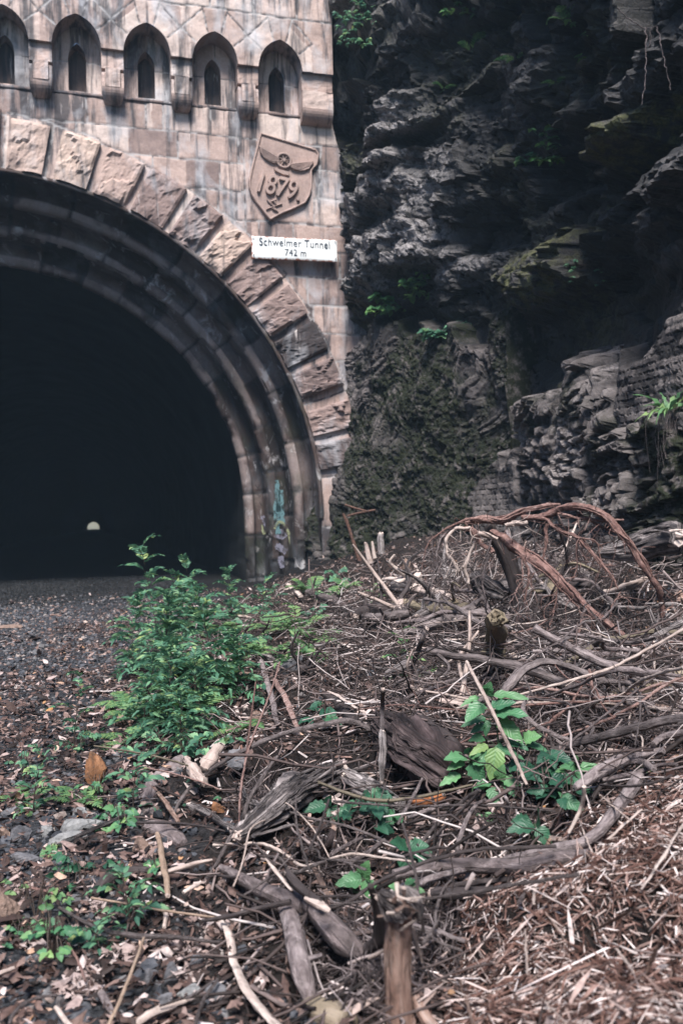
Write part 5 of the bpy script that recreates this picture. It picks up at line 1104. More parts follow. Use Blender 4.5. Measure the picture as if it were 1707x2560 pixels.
B('fallen_log', 'weathered log lying off the right edge in front of the cliff foot', [(1700,1494),(1740,1496),(1800,1502)], [20,20,20], 'bark', 'log', d=[7.0,7.0,7.0], ends=(.3, 0), endmat='post')
# --- the uprooted root crown at the back right
ur = thing('uprooted_root', W(1290, 1560, 7.5), 'uprooted root crown with long red brown roots arching over the heap', 'tree root')
def root_part(pts, rpx, d, mat='redroot', name='root', ns=9):
    m_ = MB(); n = len(pts); dd = np.interp(np.linspace(0, 1, n), np.linspace(0, 1, len(d)), d); P_ = np.array([W(x, y, q) for (x, y), q in zip(pts, dd)])
    rr = np.interp(np.linspace(0, 1, n), np.linspace(0, 1, len(rpx)), rpx)*dd/F; sd = int(pts[0][0]+pts[0][1]*3) % 991
    C, T, r2 = tube(m_, P_, rr*.92, ns, sd, .24, .2, 5, True, rr.mean()*.9)
    if name == 'root' and rr.mean() > .012: strands(m_, C, T, r2, 5, sd, (.18, .42), 1.05, 2.5, False)
    g_ = np.random.default_rng(sd)
    for _ in range(int(4+len(C)*.16)):
        i = g_.integers(0, len(C)-1); v = g_.normal(0, 1, 3); v[2] -= .6; v /= np.linalg.norm(v); l = g_.uniform(.04, .22)
        tube(m_, [C[i], C[i]+v*l*.5+g_.normal(0, .02, 3), C[i]+v*l+[0, 0, -.3*l]+g_.normal(0, .03, 3)], [.004, .0018], 5, sd, .1)
    return m_.build(name, M[mat], ur)
root_part([(1304,1294),(1347,1291),(1390,1273),(1433,1262),(1476,1269),(1522,1294),(1558,1334),(1586,1373),(1611,1430),(1640,1473),(1658,1512),(1654,1545)], [7,9,10,10,10,10,9,8,8,7,6], [7.4,7.2,7.0,6.9,6.9,7.0])
root_part([(1160,1306),(1183,1303),(1218,1301),(1254,1305),(1283,1289),(1315,1275),(1361,1268),(1400,1262)], [6,9,11,10,8,6,4], [7.4,7.5,7.4,7.3])
root_part([(1228,1330),(1265,1355),(1308,1391),(1347,1419),(1397,1466),(1443,1512),(1497,1548),(1560,1592)], [11,14,14,13,13,12,10,7], [7.45,7.2,6.9,6.6])
root_part([(1308,1296),(1361,1298),(1397,1323),(1433,1344),(1468,1369),(1504,1409),(1526,1441),(1543,1472)], [6,5,5,4.5,4,3,2], [7.3,7.1,6.9,6.8])
root_part([(1393,1285),(1451,1294),(1504,1303),(1558,1300)], [4,4,3], [7.1,7.0])
root_part([(1440,1283),(1490,1309),(1522,1326),(1561,1341)], [3,3,2.5], [7.1,7.0])
root_part([(1588,1376),(1611,1405),(1622,1437),(1625,1460)], [5,5,4], [6.95,6.98])
root_part([(1150,1318),(1168,1323),(1190,1341),(1208,1366),(1231,1382)], [6,8,7,6], [7.4,7.3])
root_part([(1262,1314),(1285,1311),(1315,1306)], [5,6,5], [7.2,7.2], 'pale')
root_part([(1195,1333),(1218,1338),(1243,1347)], [5,7,5], [7.3,7.3], 'pale')
root_part([(1236,1318),(1240,1360),(1262,1410),(1285,1470),(1296,1530),(1300,1580)], [14,20,22,20,20,26], [7.6,7.7,7.6], 'darkwood', 'root_stock', 14)
for pts, r, d, m in (([(1304,1398),(1306,1425),(1304,1451),(1290,1475),(1279,1501)], [3,2,1.5], [7.0], 'redroot'), ([(1368,1310),(1362,1350),(1354,1401)], [6,5,3], [7.8], 'redroot'), ([(1422,1351),(1412,1395),(1397,1446)], [3,2.5,2], [7.2], 'bark'), ([(1440,1362),(1444,1401),(1433,1448)], [2.5,2,1.5], [7.1], 'redroot'), ([(1393,1287),(1404,1323),(1425,1338),(1445,1330),(1461,1308)], [3,3,2.5], [7.3], 'darkwood'), ([(1440,1344),(1486,1351),(1497,1384),(1508,1420)], [2.5,2,1.5], [7.0], 'redroot'),
    ([(1218,1301),(1180,1298),(1147,1306),(1112,1325),(1083,1346),(1063,1372)], [5,4,3,2], [7.4], 'redroot'), ([(1175,1318),(1147,1322),(1118,1346),(1112,1368),(1125,1394),(1147,1428)], [4,5,5,4], [7.3], 'pale'), ([(1185,1355),(1172,1390),(1162,1425),(1170,1460)], [4,5,5,4], [7.4], 'pale'), ([(1140,1312),(1105,1345),(1090,1390),(1098,1440)], [3,2.5,2], [7.4], 'mauve'), ([(1230,1340),(1215,1400),(1205,1450),(1215,1500)], [3,3,2], [7.3], 'mauve'), ([(1335,1300),(1330,1340),(1345,1390),(1372,1430)], [3,2.5,2], [7.5], 'mauve'),
    ([(1310,1395),(1320,1450),(1312,1510),(1325,1570)], [4,3,2.5], [7.1], 'redroot'), ([(1445,1515),(1452,1560),(1440,1620),(1450,1650)], [3,2.5,2], [6.5], 'redroot'), ([(1500,1552),(1530,1520),(1555,1505)], [3,3,2], [6.7], 'mauve'), ([(1080,1348),(1085,1400),(1110,1450)], [2,2,1.5], [7.4], 'mauve'), ([(1395,1440),(1385,1520),(1360,1600)], [2,2,2], [6.9], 'redroot'), ([(1550,1480),(1528,1520),(1516,1590)], [2.2,2,2], [6.8], 'redroot')):
    root_part(pts, r, d, m, 'rootlet', 6)
B('fallen_tree', 'rough broken tree lying behind the arching roots with a flared torn end', [(1495,1382),(1540,1382),(1580,1374),(1620,1360),(1665,1345),(1700,1345)], [8,16,24,30,34,30], 'weathered', 'log', d=[7.9,7.9,7.8,7.6], fibre=30, ridge=.4, rough=.22, ns=22, ends=(.8, 1.2))
B('root_plate', 'ragged whitish torn root mass at the left under the root arches', [(1185,1440),(1205,1465),(1230,1480),(1260,1490)], [14,24,22,14], 'weathered', 'root', d=[7.9,7.8], fibre=24, ridge=.5, rough=.35, ns=18, ends=(1.4, 1.2), endmat='weathered')
# --- more of the tangle: bent boughs, roots and broken sticks thrown together
def tangle(name, label, n, box, rr, ll, mats, group, seed, cat, up_=(.02, .16), lean=.22, ends=.35, ridge=.12):
    g = np.random.default_rng(seed); k = 0
    while k < n:
        px = g.uniform(box[0], box[2]); py = g.uniform(box[1], box[3]); p = G(px, py)
        if p[0]-edge_x(p[1]) < .35 or (px > 1150 and py > 2010) or (px > 1430 and py > 1980): continue
        L = g.uniform(*ll); r = g.uniform(*rr); a = g.uniform(0, 6.28); dv = np.array([math.cos(a), math.sin(a), 0]); q = []
        for t in np.linspace(-.5, .5, 5):
            w = p+dv*L*t+g.normal(0, .035, 3)*L*[1, 1, 0]; w[2] = float(height(w[0], w[1])); q.append(w)
        q = np.array(q); z0 = np.maximum(q[:, 2], np.linspace(q[0, 2], q[-1, 2], 5)); q[:, 2] = z0+g.uniform(*up_)+np.linspace(-.5, .5, 5)*g.normal(0, lean)*L+g.normal(0, .015, 5)*L; q[:, 2] = np.maximum(q[:, 2], height(q[:, 0], q[:, 1])+r*.3)
        if np.min(np.linalg.norm(q-ORG, axis=1)) < 2.2: continue
        m_ = MB(); ns = 12 if r > .03 else 8; C, T, r2 = tube(m_, q, [r, r*1.05, r*.9, r*.65], ns, seed+k, .22, ridge+.08, 6, True, r*.45)
        for _ in range(int(g.integers(1, 5))):
            i = g.integers(2, len(C)-2); v = g.normal(0, 1, 3); v = v-T[i]*v.dot(T[i]); v = v/np.linalg.norm(v)+T[i]*g.uniform(-.3, 1.); l = r*g.uniform(3, 14); tube(m_, [C[i], C[i]+v*l*.5+g.normal(0, .1, 3)*l, C[i]+v*l], [r*.5, r*.2], 6, k, .15)
        mt = mats[int(g.integers(len(mats)))]
        if r > .018 and g.random() < ends*2:
            root = thing(name, q[0], label, cat, group); m_.build('bark', M[mt], root); m2 = MB(); broken_end(m2, C[-1]-T[-1]*r2[-1]*.2, T[-1], r2[-1]*1.05, k+seed, 10, 1.3); m2.build('broken_end', M['pale'], root, smooth=False)
        else: tag(m_.build(name, M[mt], origin=q[2]), label, cat, group)
        k += 1
tangle('tangled_root', 'grey knotted root tangled among others in the middle of the spoil heap', 26, (1100,1460,1700,1800), (.008,.022), (.5,1.4), ('mauve','bark','weathered','mauve'), 'knotted roots tangled in the heap', 701, 'root', (.03,.22), .3)
tangle('broken_branch', 'short broken dead branch among litter on the left flank of the spoil heap', 9, (560,1520,1000,2140), (.004,.011), (.2,.6), ('mauve','bark','pale','weathered','weathered'), 'short broken branches on the heap flank', 702, 'branch', (.01,.10), .2)
tangle('rotten_log', 'chunky broken log lying crosswise in the back of the spoil heap', 8, (940,1440,1500,1600), (.035,.06), (.35,.8), ('weathered','bark','darkwood','mossy'), 'chunky logs at the back of the heap', 703, 'log', (.02,.10), .12, .8, .3)
tangle('bare_stick', 'slender bare stick lying over the dark hollows on the right', 34, (1120,1560,1720,1930), (.003,.008), (.5,1.4), ('mauve','bark','pale','redroot'), 'slender sticks over the right hollows', 704, 'stick', (.06,.24), .25, .2, .05)
tangle('bare_stick', 'thin dead stick strewn over the foreground debris', 22, (480,2080,1120,2420), (.002,.006), (.25,.8), ('mauve','bark','pale','darkwood'), 'thin sticks over the foreground debris', 705, 'stick', (.02,.10), .15, .2, .05)
tangle('torn_wood_chunk', 'stubby torn chunk of split wood wedged in the middle of the heap', 7, (680,1600,1250,1780), (.018,.035), (.14,.3), ('weathered','pale','darkwood','weathered'), 'torn wood chunks wedged in the heap', 706, 'wood', (.03,.10), .3, .9, .5)
tangle('torn_wood_chunk', 'stubby torn chunk of split wood lying near the uprooted root crown', 12, (960,1420,1640,1600), (.03,.06), (.2,.5), ('weathered','pale','mossy'), 'torn wood chunks near the root crown', 707, 'wood', (.04,.12), .3, .9, .5)
# --- stakes on the far soil heap
for lab, pts, r, m in (('pale pointed stake leftmost of three on the far soil heap', [(913,1358),(918,1380),(925,1408)], [4,6,8], 'pale'), ('slim pale stake between two thicker stakes on the far soil heap', [(930,1355),(932,1372),(937,1396)], [3,4,5], 'pale'), ('thickest square topped stake on the far soil heap', [(952,1336),(953,1358),(954,1385)], [8,9,9], 'weathered'), ('short grey stake standing alone right of the other stakes', [(1040,1374),(1042,1398),(1043,1424)], [7,8,8], 'weathered')):
    B('wooden_stake', lab, pts, r, m, 'stake', d=[12.7, 12.7], ends=(.8, 0), group='stakes on the far soil heap')
for lab, pts, r in (('rusty rod leaning against the mossy wall above the stakes', [(858,1284),(868,1310),(884,1360),(897,1402)], [3.5,3.5]), ('second rusty rod leaning close behind its twin', [(866,1296),(878,1335),(890,1370),(902,1402)], [3,3]), ('rusty bar sticking out of the mossy wall, sloping down right', [(862,1262),(886,1270),(914,1278)], [3,3]), ('rusty bar sticking out of the mossy wall, sloping up right', [(868,1290),(900,1282),(938,1275)], [3,3])):
    m_ = MB(); d_ = [13.4]*len(pts); P_ = np.array([W(x, y, q) for (x, y), q in zip(pts, d_)]); tube(m_, P_, np.array(r)*13.4/F, 8, 3, .02); tag(m_.build('rusty_rod', M['rust'], origin=P_[-1]), lab, 'metal rod', 'rusty rods by the mossy wall')
# --- foreground
B('post_stump', 'upright peeled stump with a torn crown in the foreground', [(1000,2240),(997,2290),(995,2340),(995,2441),(1001,2530),(1004,2640)], [28,29,29,31,33,35], 'post', 'stump', d=[1.93,1.95,1.97,1.99], fibre=12, ridge=.16, rough=.10, ns=48, nridge=12)
st = bpy.data.objects['post_stump']
st = bpy.data.objects['post_stump']
m_ = MB(); g = np.random.default_rng(888)
for (pts, r, sd) in (([(948,2232),(972,2240),(1000,2262),(1016,2286)], [10,24,30,22], 1), ([(990,2226),(1014,2238),(1036,2262),(1040,2290)], [12,22,26,16], 2), ([(966,2262),(990,2280),(1012,2296)], [16,26,18], 3)):
    q = np.array([W(x, y, 1.93+.015*(sd-2)) for x, y in pts]); tube(m_, q, np.array(r)*1.93/F, 36, sd*7, .45, .55, 9, True, .006)
crown = m_.build('torn_crown', M['weathered'], smooth=False, origin=np.array(st['o_'])) if st.type != 'EMPTY' else m_.build('torn_crown', M['weathered'], st, smooth=False)
if crown.parent is None: crown.parent = st; crown.location = (0, 0, 0)
for k in range(26):
    m_ = MB(); x, y = 1000+g.normal(0, 26), 2258+g.normal(0, 18); o_ = W(x, y, 1.90+g.uniform(-.02, .04)); v = g.normal(0, 1, 3)-fw*.5; v[2] = v[2]*.6+.25; v /= np.linalg.norm(v); l = g.uniform(.012, .04)
    tube(m_, [o_-v*l*.6, o_+v*l*.3, o_+v*l], [g.uniform(.003, .008), .005, .001], 5, k, .25, .3, 4, flat=.5); m_.build('splinter', M['pale' if k % 3 else 'post'], crown, smooth=False)
B('dark_root', 'dark root rising behind the left side of the foreground stump', [(926,2216),(940,2260),(949,2310),(945,2355),(915,2372)], [8,13,16,18,14], 'darkwood', 'root', d=[2.1,2.18,2.25], ends=(.8, 0), endmat='darkwood')
B('thick_root', 'thick brown root slanting down right into the crossing point', [(552,2172),(599,2195),(663,2227),(720,2252),(757,2266)], [10,15,20,22,18], 'mauve', 'root', lift=.06, ends=(.8, 0), endmat='post')
B('thick_root', 'thick smooth root dropping down to the mossy lump at the bottom', [(715,2266),(734,2334),(741,2388),(756,2452),(778,2515)], [22,26,27,27,16], 'mauve', 'root', lift=[.03,.06,.07,.03])
B('thick_root', 'flared thick root spreading right towards the stump', [(745,2230),(784,2284),(824,2330),(866,2374),(905,2388)], [16,22,33,36,18], 'mauve', 'root', lift=[.08,.08,.05], rough=.16, ridge=.12)
B('wood_splinter', 'white torn splinter pointing up left over the crossing roots', [(664,2147),(682,2170),(699,2189),(729,2226)], [4,7,7,4], 'pale', 'splinter', lift=.14, ridge=.3, flat=.5)
B('dark_branch', 'dark charred branch piece lying on the crossing roots', [(718,2182),(745,2218),(770,2238),(805,2260)], [11,13,11,9], 'darkwood', lift=.13, ends=(.7, 1.1))
B('wood_splinter', 'yellowish torn splinter right of the dark branch piece', [(762,2245),(790,2258),(815,2270),(824,2279)], [6,9,9,5], 'pale', 'splinter', lift=.16, ridge=.35)
B('bark_strip', 'pale curling strip of bark running down to the bottom edge', [(553,2296),(566,2320),(576,2345),(576,2396),(599,2441),(627,2499),(668,2541),(712,2585)], [7,10,13,12,14,16,17,18], 'pale', 'bark', lift=.05, ridge=.15, rough=.16, flat=.45, ends=(.8, 0))
B('dark_branch', 'thin dark branch reaching left from the crossing roots', [(505,2302),(550,2296),(591,2288),(663,2266),(726,2254)], [4,6,7,7,7], 'darkwood', lift=.08)
B('wood_slab', 'white weathered slab leaning on the right of the stump', [(1029,2316),(1038,2350),(1046,2380),(1054,2408)], [7,10,9,5], 'pale', 'wood', d=[2.03,2.03], ridge=.2, flat=.4)
B('stump_root', 'mossy grey root foot left of the stump at the bottom edge', [(926,2452),(912,2490),(898,2520),(874,2590)], [13,20,24,30], 'mossy', 'root', d=[2.12,2.08,2.0], ridge=.15)
B('stump_root', 'tan root spur right of the stump at the bottom edge', [(1038,2490),(1052,2530),(1075,2570),(1105,2610)], [10,17,22,24], 'post', 'root', d=[1.98,1.95,1.9], ridge=.15)
B('pale_stick', 'short white split stick tucked against the stump', [(922,2396),(943,2385),(965,2373)], [4,5,4], 'pale', d=[2.02,1.99])
B('mossy_lump', 'dark mossy lump where the thick root ends at the bottom', [(772,2505),(800,2528),(830,2545),(870,2560)], [20,36,40,30], 'mossy', 'root', lift=.01, rough=.3, ns=16)
B('tan_stick', 'thin tan twig lying across the leaf litter at the left', [(229,2245),(286,2252),(336,2266),(386,2274),(464,2284),(552,2296)], [3,3,3.2,3.2,3], 'tan', lift=.06)
B('grey_stick', 'thin dark grey stick lying across the leaf litter', [(143,2266),(200,2299),(275,2338),(321,2340),(429,2338),(550,2356)], [4,4.5,6,7,6,3.5], 'bark', lift=.06)
B('upright_stick', 'tan stick running straight down through the leaf litter', [(393,2085),(403,2125),(411,2166),(420,2240)], [6,8,8.5,7], 'tan', lift=.07, ends=(.6, .7))
B('pale_stick', 'white flaking stick in line below the tan stick', [(418,2262),(416,2290),(411,2320)], [6,7,5], 'pale', lift=.03, ridge=.3)
B('dark_log', 'dark mossy log half hidden by bramble at the left', [(240,2236),(262,2205),(290,2186),(325,2181),(375,2180)], [10,15,16,15,12], 'darkwood', 'log', lift=.04, rough=.2, ridge=.15)
B('pale_stick', 'white crooked stick continuing right from the dark mossy log', [(390,2188),(425,2176),(462,2166),(500,2155),(530,2150)], [6,6.5,6.5,5.5,4], 'pale', lift=.05)
B('pale_stick', 'short white stick above the thin tan twig', [(459,2232),(480,2218),(502,2205)], [5,5.5,4.5], 'pale', lift=.08)
B('thin_stick', 'brown kinked stick between bottom left leaves and bramble', [(164,2349),(180,2372),(193,2395),(206,2425),(214,2452)], [3,3.5,3.5,3], 'redroot', lift=.05)
B('bent_stick', 'grey brown stick curving up from the bottom left corner', [(24,2562),(30,2540),(45,2518),(82,2495),(110,2490),(143,2488)], [5,5,4.5,4,3], 'bark', lift=.05)
B('tan_stick', 'long tan twig slanting up from the bottom edge', [(270,2566),(304,2499),(329,2431),(345,2388),(360,2345)], [4,4.5,4,3.5], 'tan', lift=[.05,.12,.1])
B('pale_log', 'peeled yellowish log piece at the bottom edge', [(346,2556),(380,2536),(415,2519),(465,2498)], [11,12,11,9], 'pale', 'log', lift=.05, rough=.15, ends=(.6, .9))
B('thin_stick', 'grey twig continuing from the peeled yellowish log', [(466,2497),(500,2478),(532,2454)], [4,3.5,3], 'bark', lift=.07)
B('bent_stick', 'dark grey stick curving from the bottom edge towards the bark strip', [(488,2566),(493,2538),(502,2510),(520,2480),(545,2448)], [5,5,4.5,4], 'bark', lift=.06)
B('pale_stick', 'lilac white stick pointing into the bottom edge', [(140,2520),(158,2542),(180,2570)], [6,7,7], 'pale', lift=.06)
B('pale_stick', 'pale broken tube of wood among bleached leaves', [(254,2484),(268,2508),(284,2536)], [10,11,8], 'mauve', lift=.04, ends=(.7, .5))
B('thin_stick', 'short pale stick entering at the left edge', [(-30,2446),(5,2432),(36,2420)], [6,6,5], 'pale', lift=.06)
B('thin_stick', 'thin brown stick on gravel left of the bramble', [(57,2214),(95,2224),(138,2235)], [4,4.5,3.5], 'redroot', lift=.05)
B('thin_twig', 'long thin greenish stem lying over the brown buried root', [(236,1865),(304,1874),(393,1891),(430,1901),(470,1914)], [2.2,2.6,2.6,2.4], 'greentwig', lift=.10)
B('buried_root', 'smooth brown root snaking half buried through the litter, upper piece', [(458,1905),(436,1922),(405,1945),(380,1972),(366,2004),(374,2036)], [18,22,22,20,20,16], 'mauve', 'root', lift=.0, rough=.12)
B('buried_root', 'smooth brown root hump lower piece behind the tan stick', [(370,2070),(395,2080),(428,2094),(458,2112)], [18,24,24,14], 'mauve', 'root', lift=.0, rough=.12)
B('root_chunk', 'pale bare root knuckle pointing up left of the long bough', [(467,1897),(476,1916),(492,1940),(510,1958)], [8,11,14,12], 'pale', 'root', lift=.08, ridge=.35, rough=.3, ns=16, ends=(.5, 0))
B('root_chunk', 'pale tan root chunk just above the long bough', [(552,1868),(538,1885),(524,1903),(508,1925)], [13,17,17,12], 'pale', 'root', lift=.08, ridge=.35, rough=.3, ns=16, ends=(.7, 0))
B('old_branch', 'old grey brown branch lying under the long bough at the left', [(474,2014),(495,2022),(520,2034),(557,2056),(600,2078)], [9,11,11,9,6], 'weathered', lift=.05, ridge=.3, ends=(1., 0))
B('pale_stick', 'pinkish peeled stick crossing beside the buried brown root', [(396,1983),(421,2014),(434,2034),(446,2056)], [5,6.5,6.5,5], 'post', lift=.08)
B('pale_stick', 'long pale split stick lying over the grey stones', [(188,2094),(230,2075),(270,2058),(316,2038)], [5,6.5,6.5,4], 'weathered', lift=.09, ridge=.25)
B('thin_stick', 'thin dark straight stick right of the buried root', [(342,2056),(420,2057),(500,2060),(562,2078)], [3,3.2,3,2.5], 'darkwood', lift=.08)
B('thin_stick', 'thin red brown stick lying above the old grey branch', [(350,1916),(446,1934),(500,1953),(552,1975)], [2,2.3,2.2,2], 'redroot', lift=.09)
B('thin_stick', 'thin upright red stem crossing the long bough near its left end', [(700,1655),(680,1730),(650,1800),(612,1880),(604,1960),(598,2030)], [2.2,2.5,2.8,3,2.8], 'redroot', lift=[.15,.2,.2,.15,.1])
B('thin_stick', 'second thin red stem beside the first over the dark hole', [(640,1700),(628,1790),(618,1880),(600,1990),(596,2090)], [2,2.3,2.5,2.2], 'redroot', lift=[.15,.2,.16,.08])
B('thin_stick', 'dark stem standing before the foreground stump at its right', [(1006,2060),(1024,2120),(1040,2190),(1050,2260),(1058,2330)], [3.5,4,4.5,4], 'darkwood', lift=[.3,.25,.2,.1])
B('thin_stick', 'brown twig hanging across the weathered log', [(740,1990),(732,2060),(760,2120),(775,2180)], [2.5,3,3,2.5], 'bark', lift=.12)
B('thin_stick', 'dark twig from the bramble down to the torn stub', [(822,2000),(806,2050),(790,2090),(770,2130)], [3,3.2,3,2.5], 'darkwood', lift=.12)
B('thin_stick', 'thin twig leaning right across the orange hearted chunk', [(995,2060),(1020,2010),(1040,1980),(1056,1945)], [3,4,4,3], 'mauve', lift=.14)

# ------------------------------------------------------------------ stones
def stone(name, label, px, py, w, h, mat, tilt=0., seed=0, slab=.7, d=None):
    """a broken stone of about w by h photograph pixels, bedded in the ground"""
    p = G(px, py+h*.42) if d is None else W(px, py, d); dist = np.linalg.norm(p-ORG); k = dist/F
    n = 18; th = np.linspace(0, 2*math.pi, 25)[:-1]; ph = np.linspace(-math.pi/2, math.pi/2, 13); T, Ph = np.meshgrid(th, ph)
    X = np.cos(Ph)*np.cos(T); Y_ = np.cos(Ph)*np.sin(T); Z_ = np.sin(Ph)
    g_ = np.random.default_rng(seed+5); Pn = g_.normal(0, 1, (11, 3)); Pn /= np.linalg.norm(Pn, axis=1)[:, None]; hh_ = g_.uniform(.40, .80, 11)
    D = np.stack([X, Y_, Z_], -1); dots = np.maximum(D@Pn.T, 1e-3); r = np.minimum(1.15, (hh_/dots).min(-1)); r = r+.05*fbm(X*2+seed, Y_*2, Z_*2, seed=seed, oc=3)
    V = D*r[..., None]*np.array([w*k/2, w*k/2*slab, h*k/2])/ .85
    c, s = math.cos(tilt), math.sin(tilt); V = np.stack([V[..., 0]*c-V[..., 2]*s, V[..., 1], V[..., 0]*s+V[..., 2]*c], -1)
    a = -YAW; V = np.stack([V[..., 0]*math.cos(a)-V[..., 1]*math.sin(a), V[..., 0]*math.sin(a)+V[..., 1]*math.cos(a), V[..., 2]], -1)
    ctr = p+np.array([0, 0, h*k*.36]); f = []
    nT = 24
    for i in range(12):
        for j in range(nT): f.append((i*nT+j, i*nT+(j+1) % nT, (i+1)*nT+(j+1) % nT, (i+1)*nT+j))
    m_ = MB(); m_.add(V.reshape(-1, 3)+ctr, np.array(f)); return tag(m_.build(name, M[mat], origin=p, smooth=False), label, 'stone', 'stones lying in the litter')
for i, a in enumerate((('rusty orange block of stone standing in the litter behind a fern', 234,1940,52,86,'rock_rust',.12), ('long pale grey stone slab beneath the pale split stick', 185,2066,100,42,'rock_grey',.22), ('low mossy grey stone below the long pale slab', 160,2104,80,34,'rock_grey',.1), ('round grey stone above the long pale slab', 197,2034,42,34,'rock_grey',-.1), ('small whitish stone left of the pale slab', 122,2078,26,34,'rock_grey',.4),
    ('brown orange stone wedged behind the tan stick', 360,2122,52,44,'rock_brown',.3), ('brown flat rock cut by the left edge', 14,2282,78,74,'rock_brown',-.25), ('small tan stone on the gravel at the left edge', 16,2086,38,26,'rock_brown',0.), ('dark brown stone beside the small tan stone', 62,2086,46,36,'rock_slate',.1), ('upright grey slate among bleached leaves at the bottom', 430,2432,34,66,'rock_slate',-.25), ('blue grey flat stone left of the upright slate', 372,2440,62,40,'rock_slate',.15),
    ('brown slate leaning right of the upright slate', 492,2412,34,46,'rock_slate',-.6), ('grey rounded stone at the foot of the upright slate', 470,2480,56,34,'rock_grey',.1), ('small grey stone under the upright slate', 420,2500,34,40,'rock_slate',.2), ('grey flat stone behind the leafy seedling', 738,1668,60,48,'rock_slate',.5), ('brown flat stone by the ferns of the big sapling clump', 600,1690,70,24,'rock_brown',-.15), ('brown triangular stone left of the pink branch', 640,1790,46,26,'rock_brown',.2), ('pale stone behind the ferns at the foot of the big saplings', 305,1800,32,50,'rock_brown',.1),
    ('orange stone among the big saplings', 545,1812,34,26,'rock_rust',.1), ('dark slate standing right of the thin tan twig', 540,2490,60,50,'rock_slate',.4), ('squared tan stone on the far soil heap', 1016,1408,34,38,'rock_brown',.1), ('dark stone under the long thin bough at its left', 590,1900,60,50,'rock_slate',-.3), ('orange brown stone above the old grey branch', 545,2020,48,26,'rock_rust',.05), ('grey stone on the gravel near the left edge', 24,2030,44,24,'rock_slate',.1), ('flat grey stone on the gravel below the left fern', 60,2150,60,30,'rock_slate',.1),
    ('long flat tan stone far out on the track bed', 30,1566,80,12,'rock_brown',0.))):
    stone('loose_stone', a[0], *a[1:6], a[6], seed=i)
# ------------------------------------------------------------------ plants
class Leaves:
    """collects blades (base, direction, up, length, width) and builds them as one foliage mesh"""
    def __init__(s, shape='oval', nu=6, curl=.25, fold=.18):
        s.L = []; s.shape = shape; s.nu = nu; s.curl = curl; s.fold = fold
    def add(s, b, d, up, l, w, curl=None): s.L.append((*b, *d, *up, l, w, s.curl if curl is None else curl))
    def mesh(s, mb, g):
        A = np.array(s.L); n = len(A); b, d, up, l, w, cu = A[:, 0:3], A[:, 3:6], A[:, 6:9], A[:, 9], A[:, 10], A[:, 11]
        d = d/np.linalg.norm(d, axis=1)[:, None]; up = up-d*(up*d).sum(1)[:, None]; up /= np.linalg.norm(up, axis=1)[:, None]+1e-9; sd = np.cross(d, up)
        nu = s.nu; u = np.linspace(0, 1, nu+1)
        if s.shape == 'oval': p = np.sin(np.pi*u**.75)**.85
        elif s.shape == 'lance': p = np.sin(np.pi*u**.62)**.9
        elif s.shape == 'egg': p = np.sin(np.pi*u**.60)**.75
        else: p = (1-u)**.7*np.minimum(1, u*9+.5)
        p = p.copy(); p[-1] = 0; p[0] = max(p[0], .03)
        if s.shape in ('egg', 'pinna'): p = p*(1+(.10 if s.shape == 'egg' else .38)*np.where(np.arange(nu+1) % 2, 1, -1)); p[-1] = 0
        cz = -cu[:, None]*u[None]**2; cx = u[None]*np.sqrt(np.maximum(.2, 1-(cu[:, None]*u[None])**2*.6))
        C = b[:, None]+l[:, None, None]*(d[:, None]*cx[..., None]+up[:, None]*cz[..., None])
        hw = (w[:, None]*.5*p[None])[..., None]; wav = g.normal(0, .05, (n, nu+1, 1))*l[:, None, None]*p[None, :, None]
        Lf = C-sd[:, None]*hw+up[:, None]*(hw*s.fold*2+wav); Rt = C+sd[:, None]*hw+up[:, None]*(hw*s.fold*2-wav)
        V = np.stack([Lf, C, Rt], 2).reshape(n, -1, 3)
        f = np.array([[3*k+j, 3*k+j+1, 3*k+4+j, 3*k+3+j] for k in range(nu) for j in (0, 1)])
        uv = np.array([[uu, vv] for uu in u for vv in (0, .5, 1)])
        nv = 3*(nu+1); F_ = f[None]+(np.arange(n)*nv)[:, None, None]
        mb.add(V.reshape(-1, 3), F_.reshape(-1, 4), np.tile(uv, (n, 1)))
def unit(v): v = np.asarray(v, float); return v/(np.linalg.norm(v)+1e-9)
UPV = np.array([0, 0, 1.])
def pinnate(L, S, b, d, l, pairs, lw, g, droop=.35, ll=.34, asp=.36, ang=58, taper=.35, tilt=.25):
    """a leaf with leaflets in pairs along a drooping midrib"""
    d = unit(d); up = unit(UPV-d*d[2]+g.normal(0, .12, 3)); sd = np.cross(d, up)
    t = np.linspace(0, 1, 12); C = b+l*(d*t[:, None]-UPV*(droop*t**2)[:, None]*.8+up*.12*np.sin(t*3)[:, None])
    tube(S, C[::2], [lw, lw*.5], 4, 1, 0, cap=False, step=l/6)
    for k in range(pairs+1):
        u = .26+.74*k/pairs; i = min(11, int(u*11)); P_ = C[i]; T = unit(C[i]-C[max(0, i-1)]); q = l*ll*(1-taper*abs(u-.55)*1.6)
        if k == pairs: L.add(P_, T, up, q, q*asp); continue
        for s_ in (-1, 1):
            a = math.radians(ang+g.normal(0, 7)); dd = T*math.cos(a)+sd*s_*math.sin(a)+up*g.normal(tilt*.2, .12)
            L.add(P_+g.normal(0, .002, 3), dd, up+g.normal(0, .22, 3), q*g.uniform(.85, 1.08), q*asp*g.uniform(.9, 1.1))
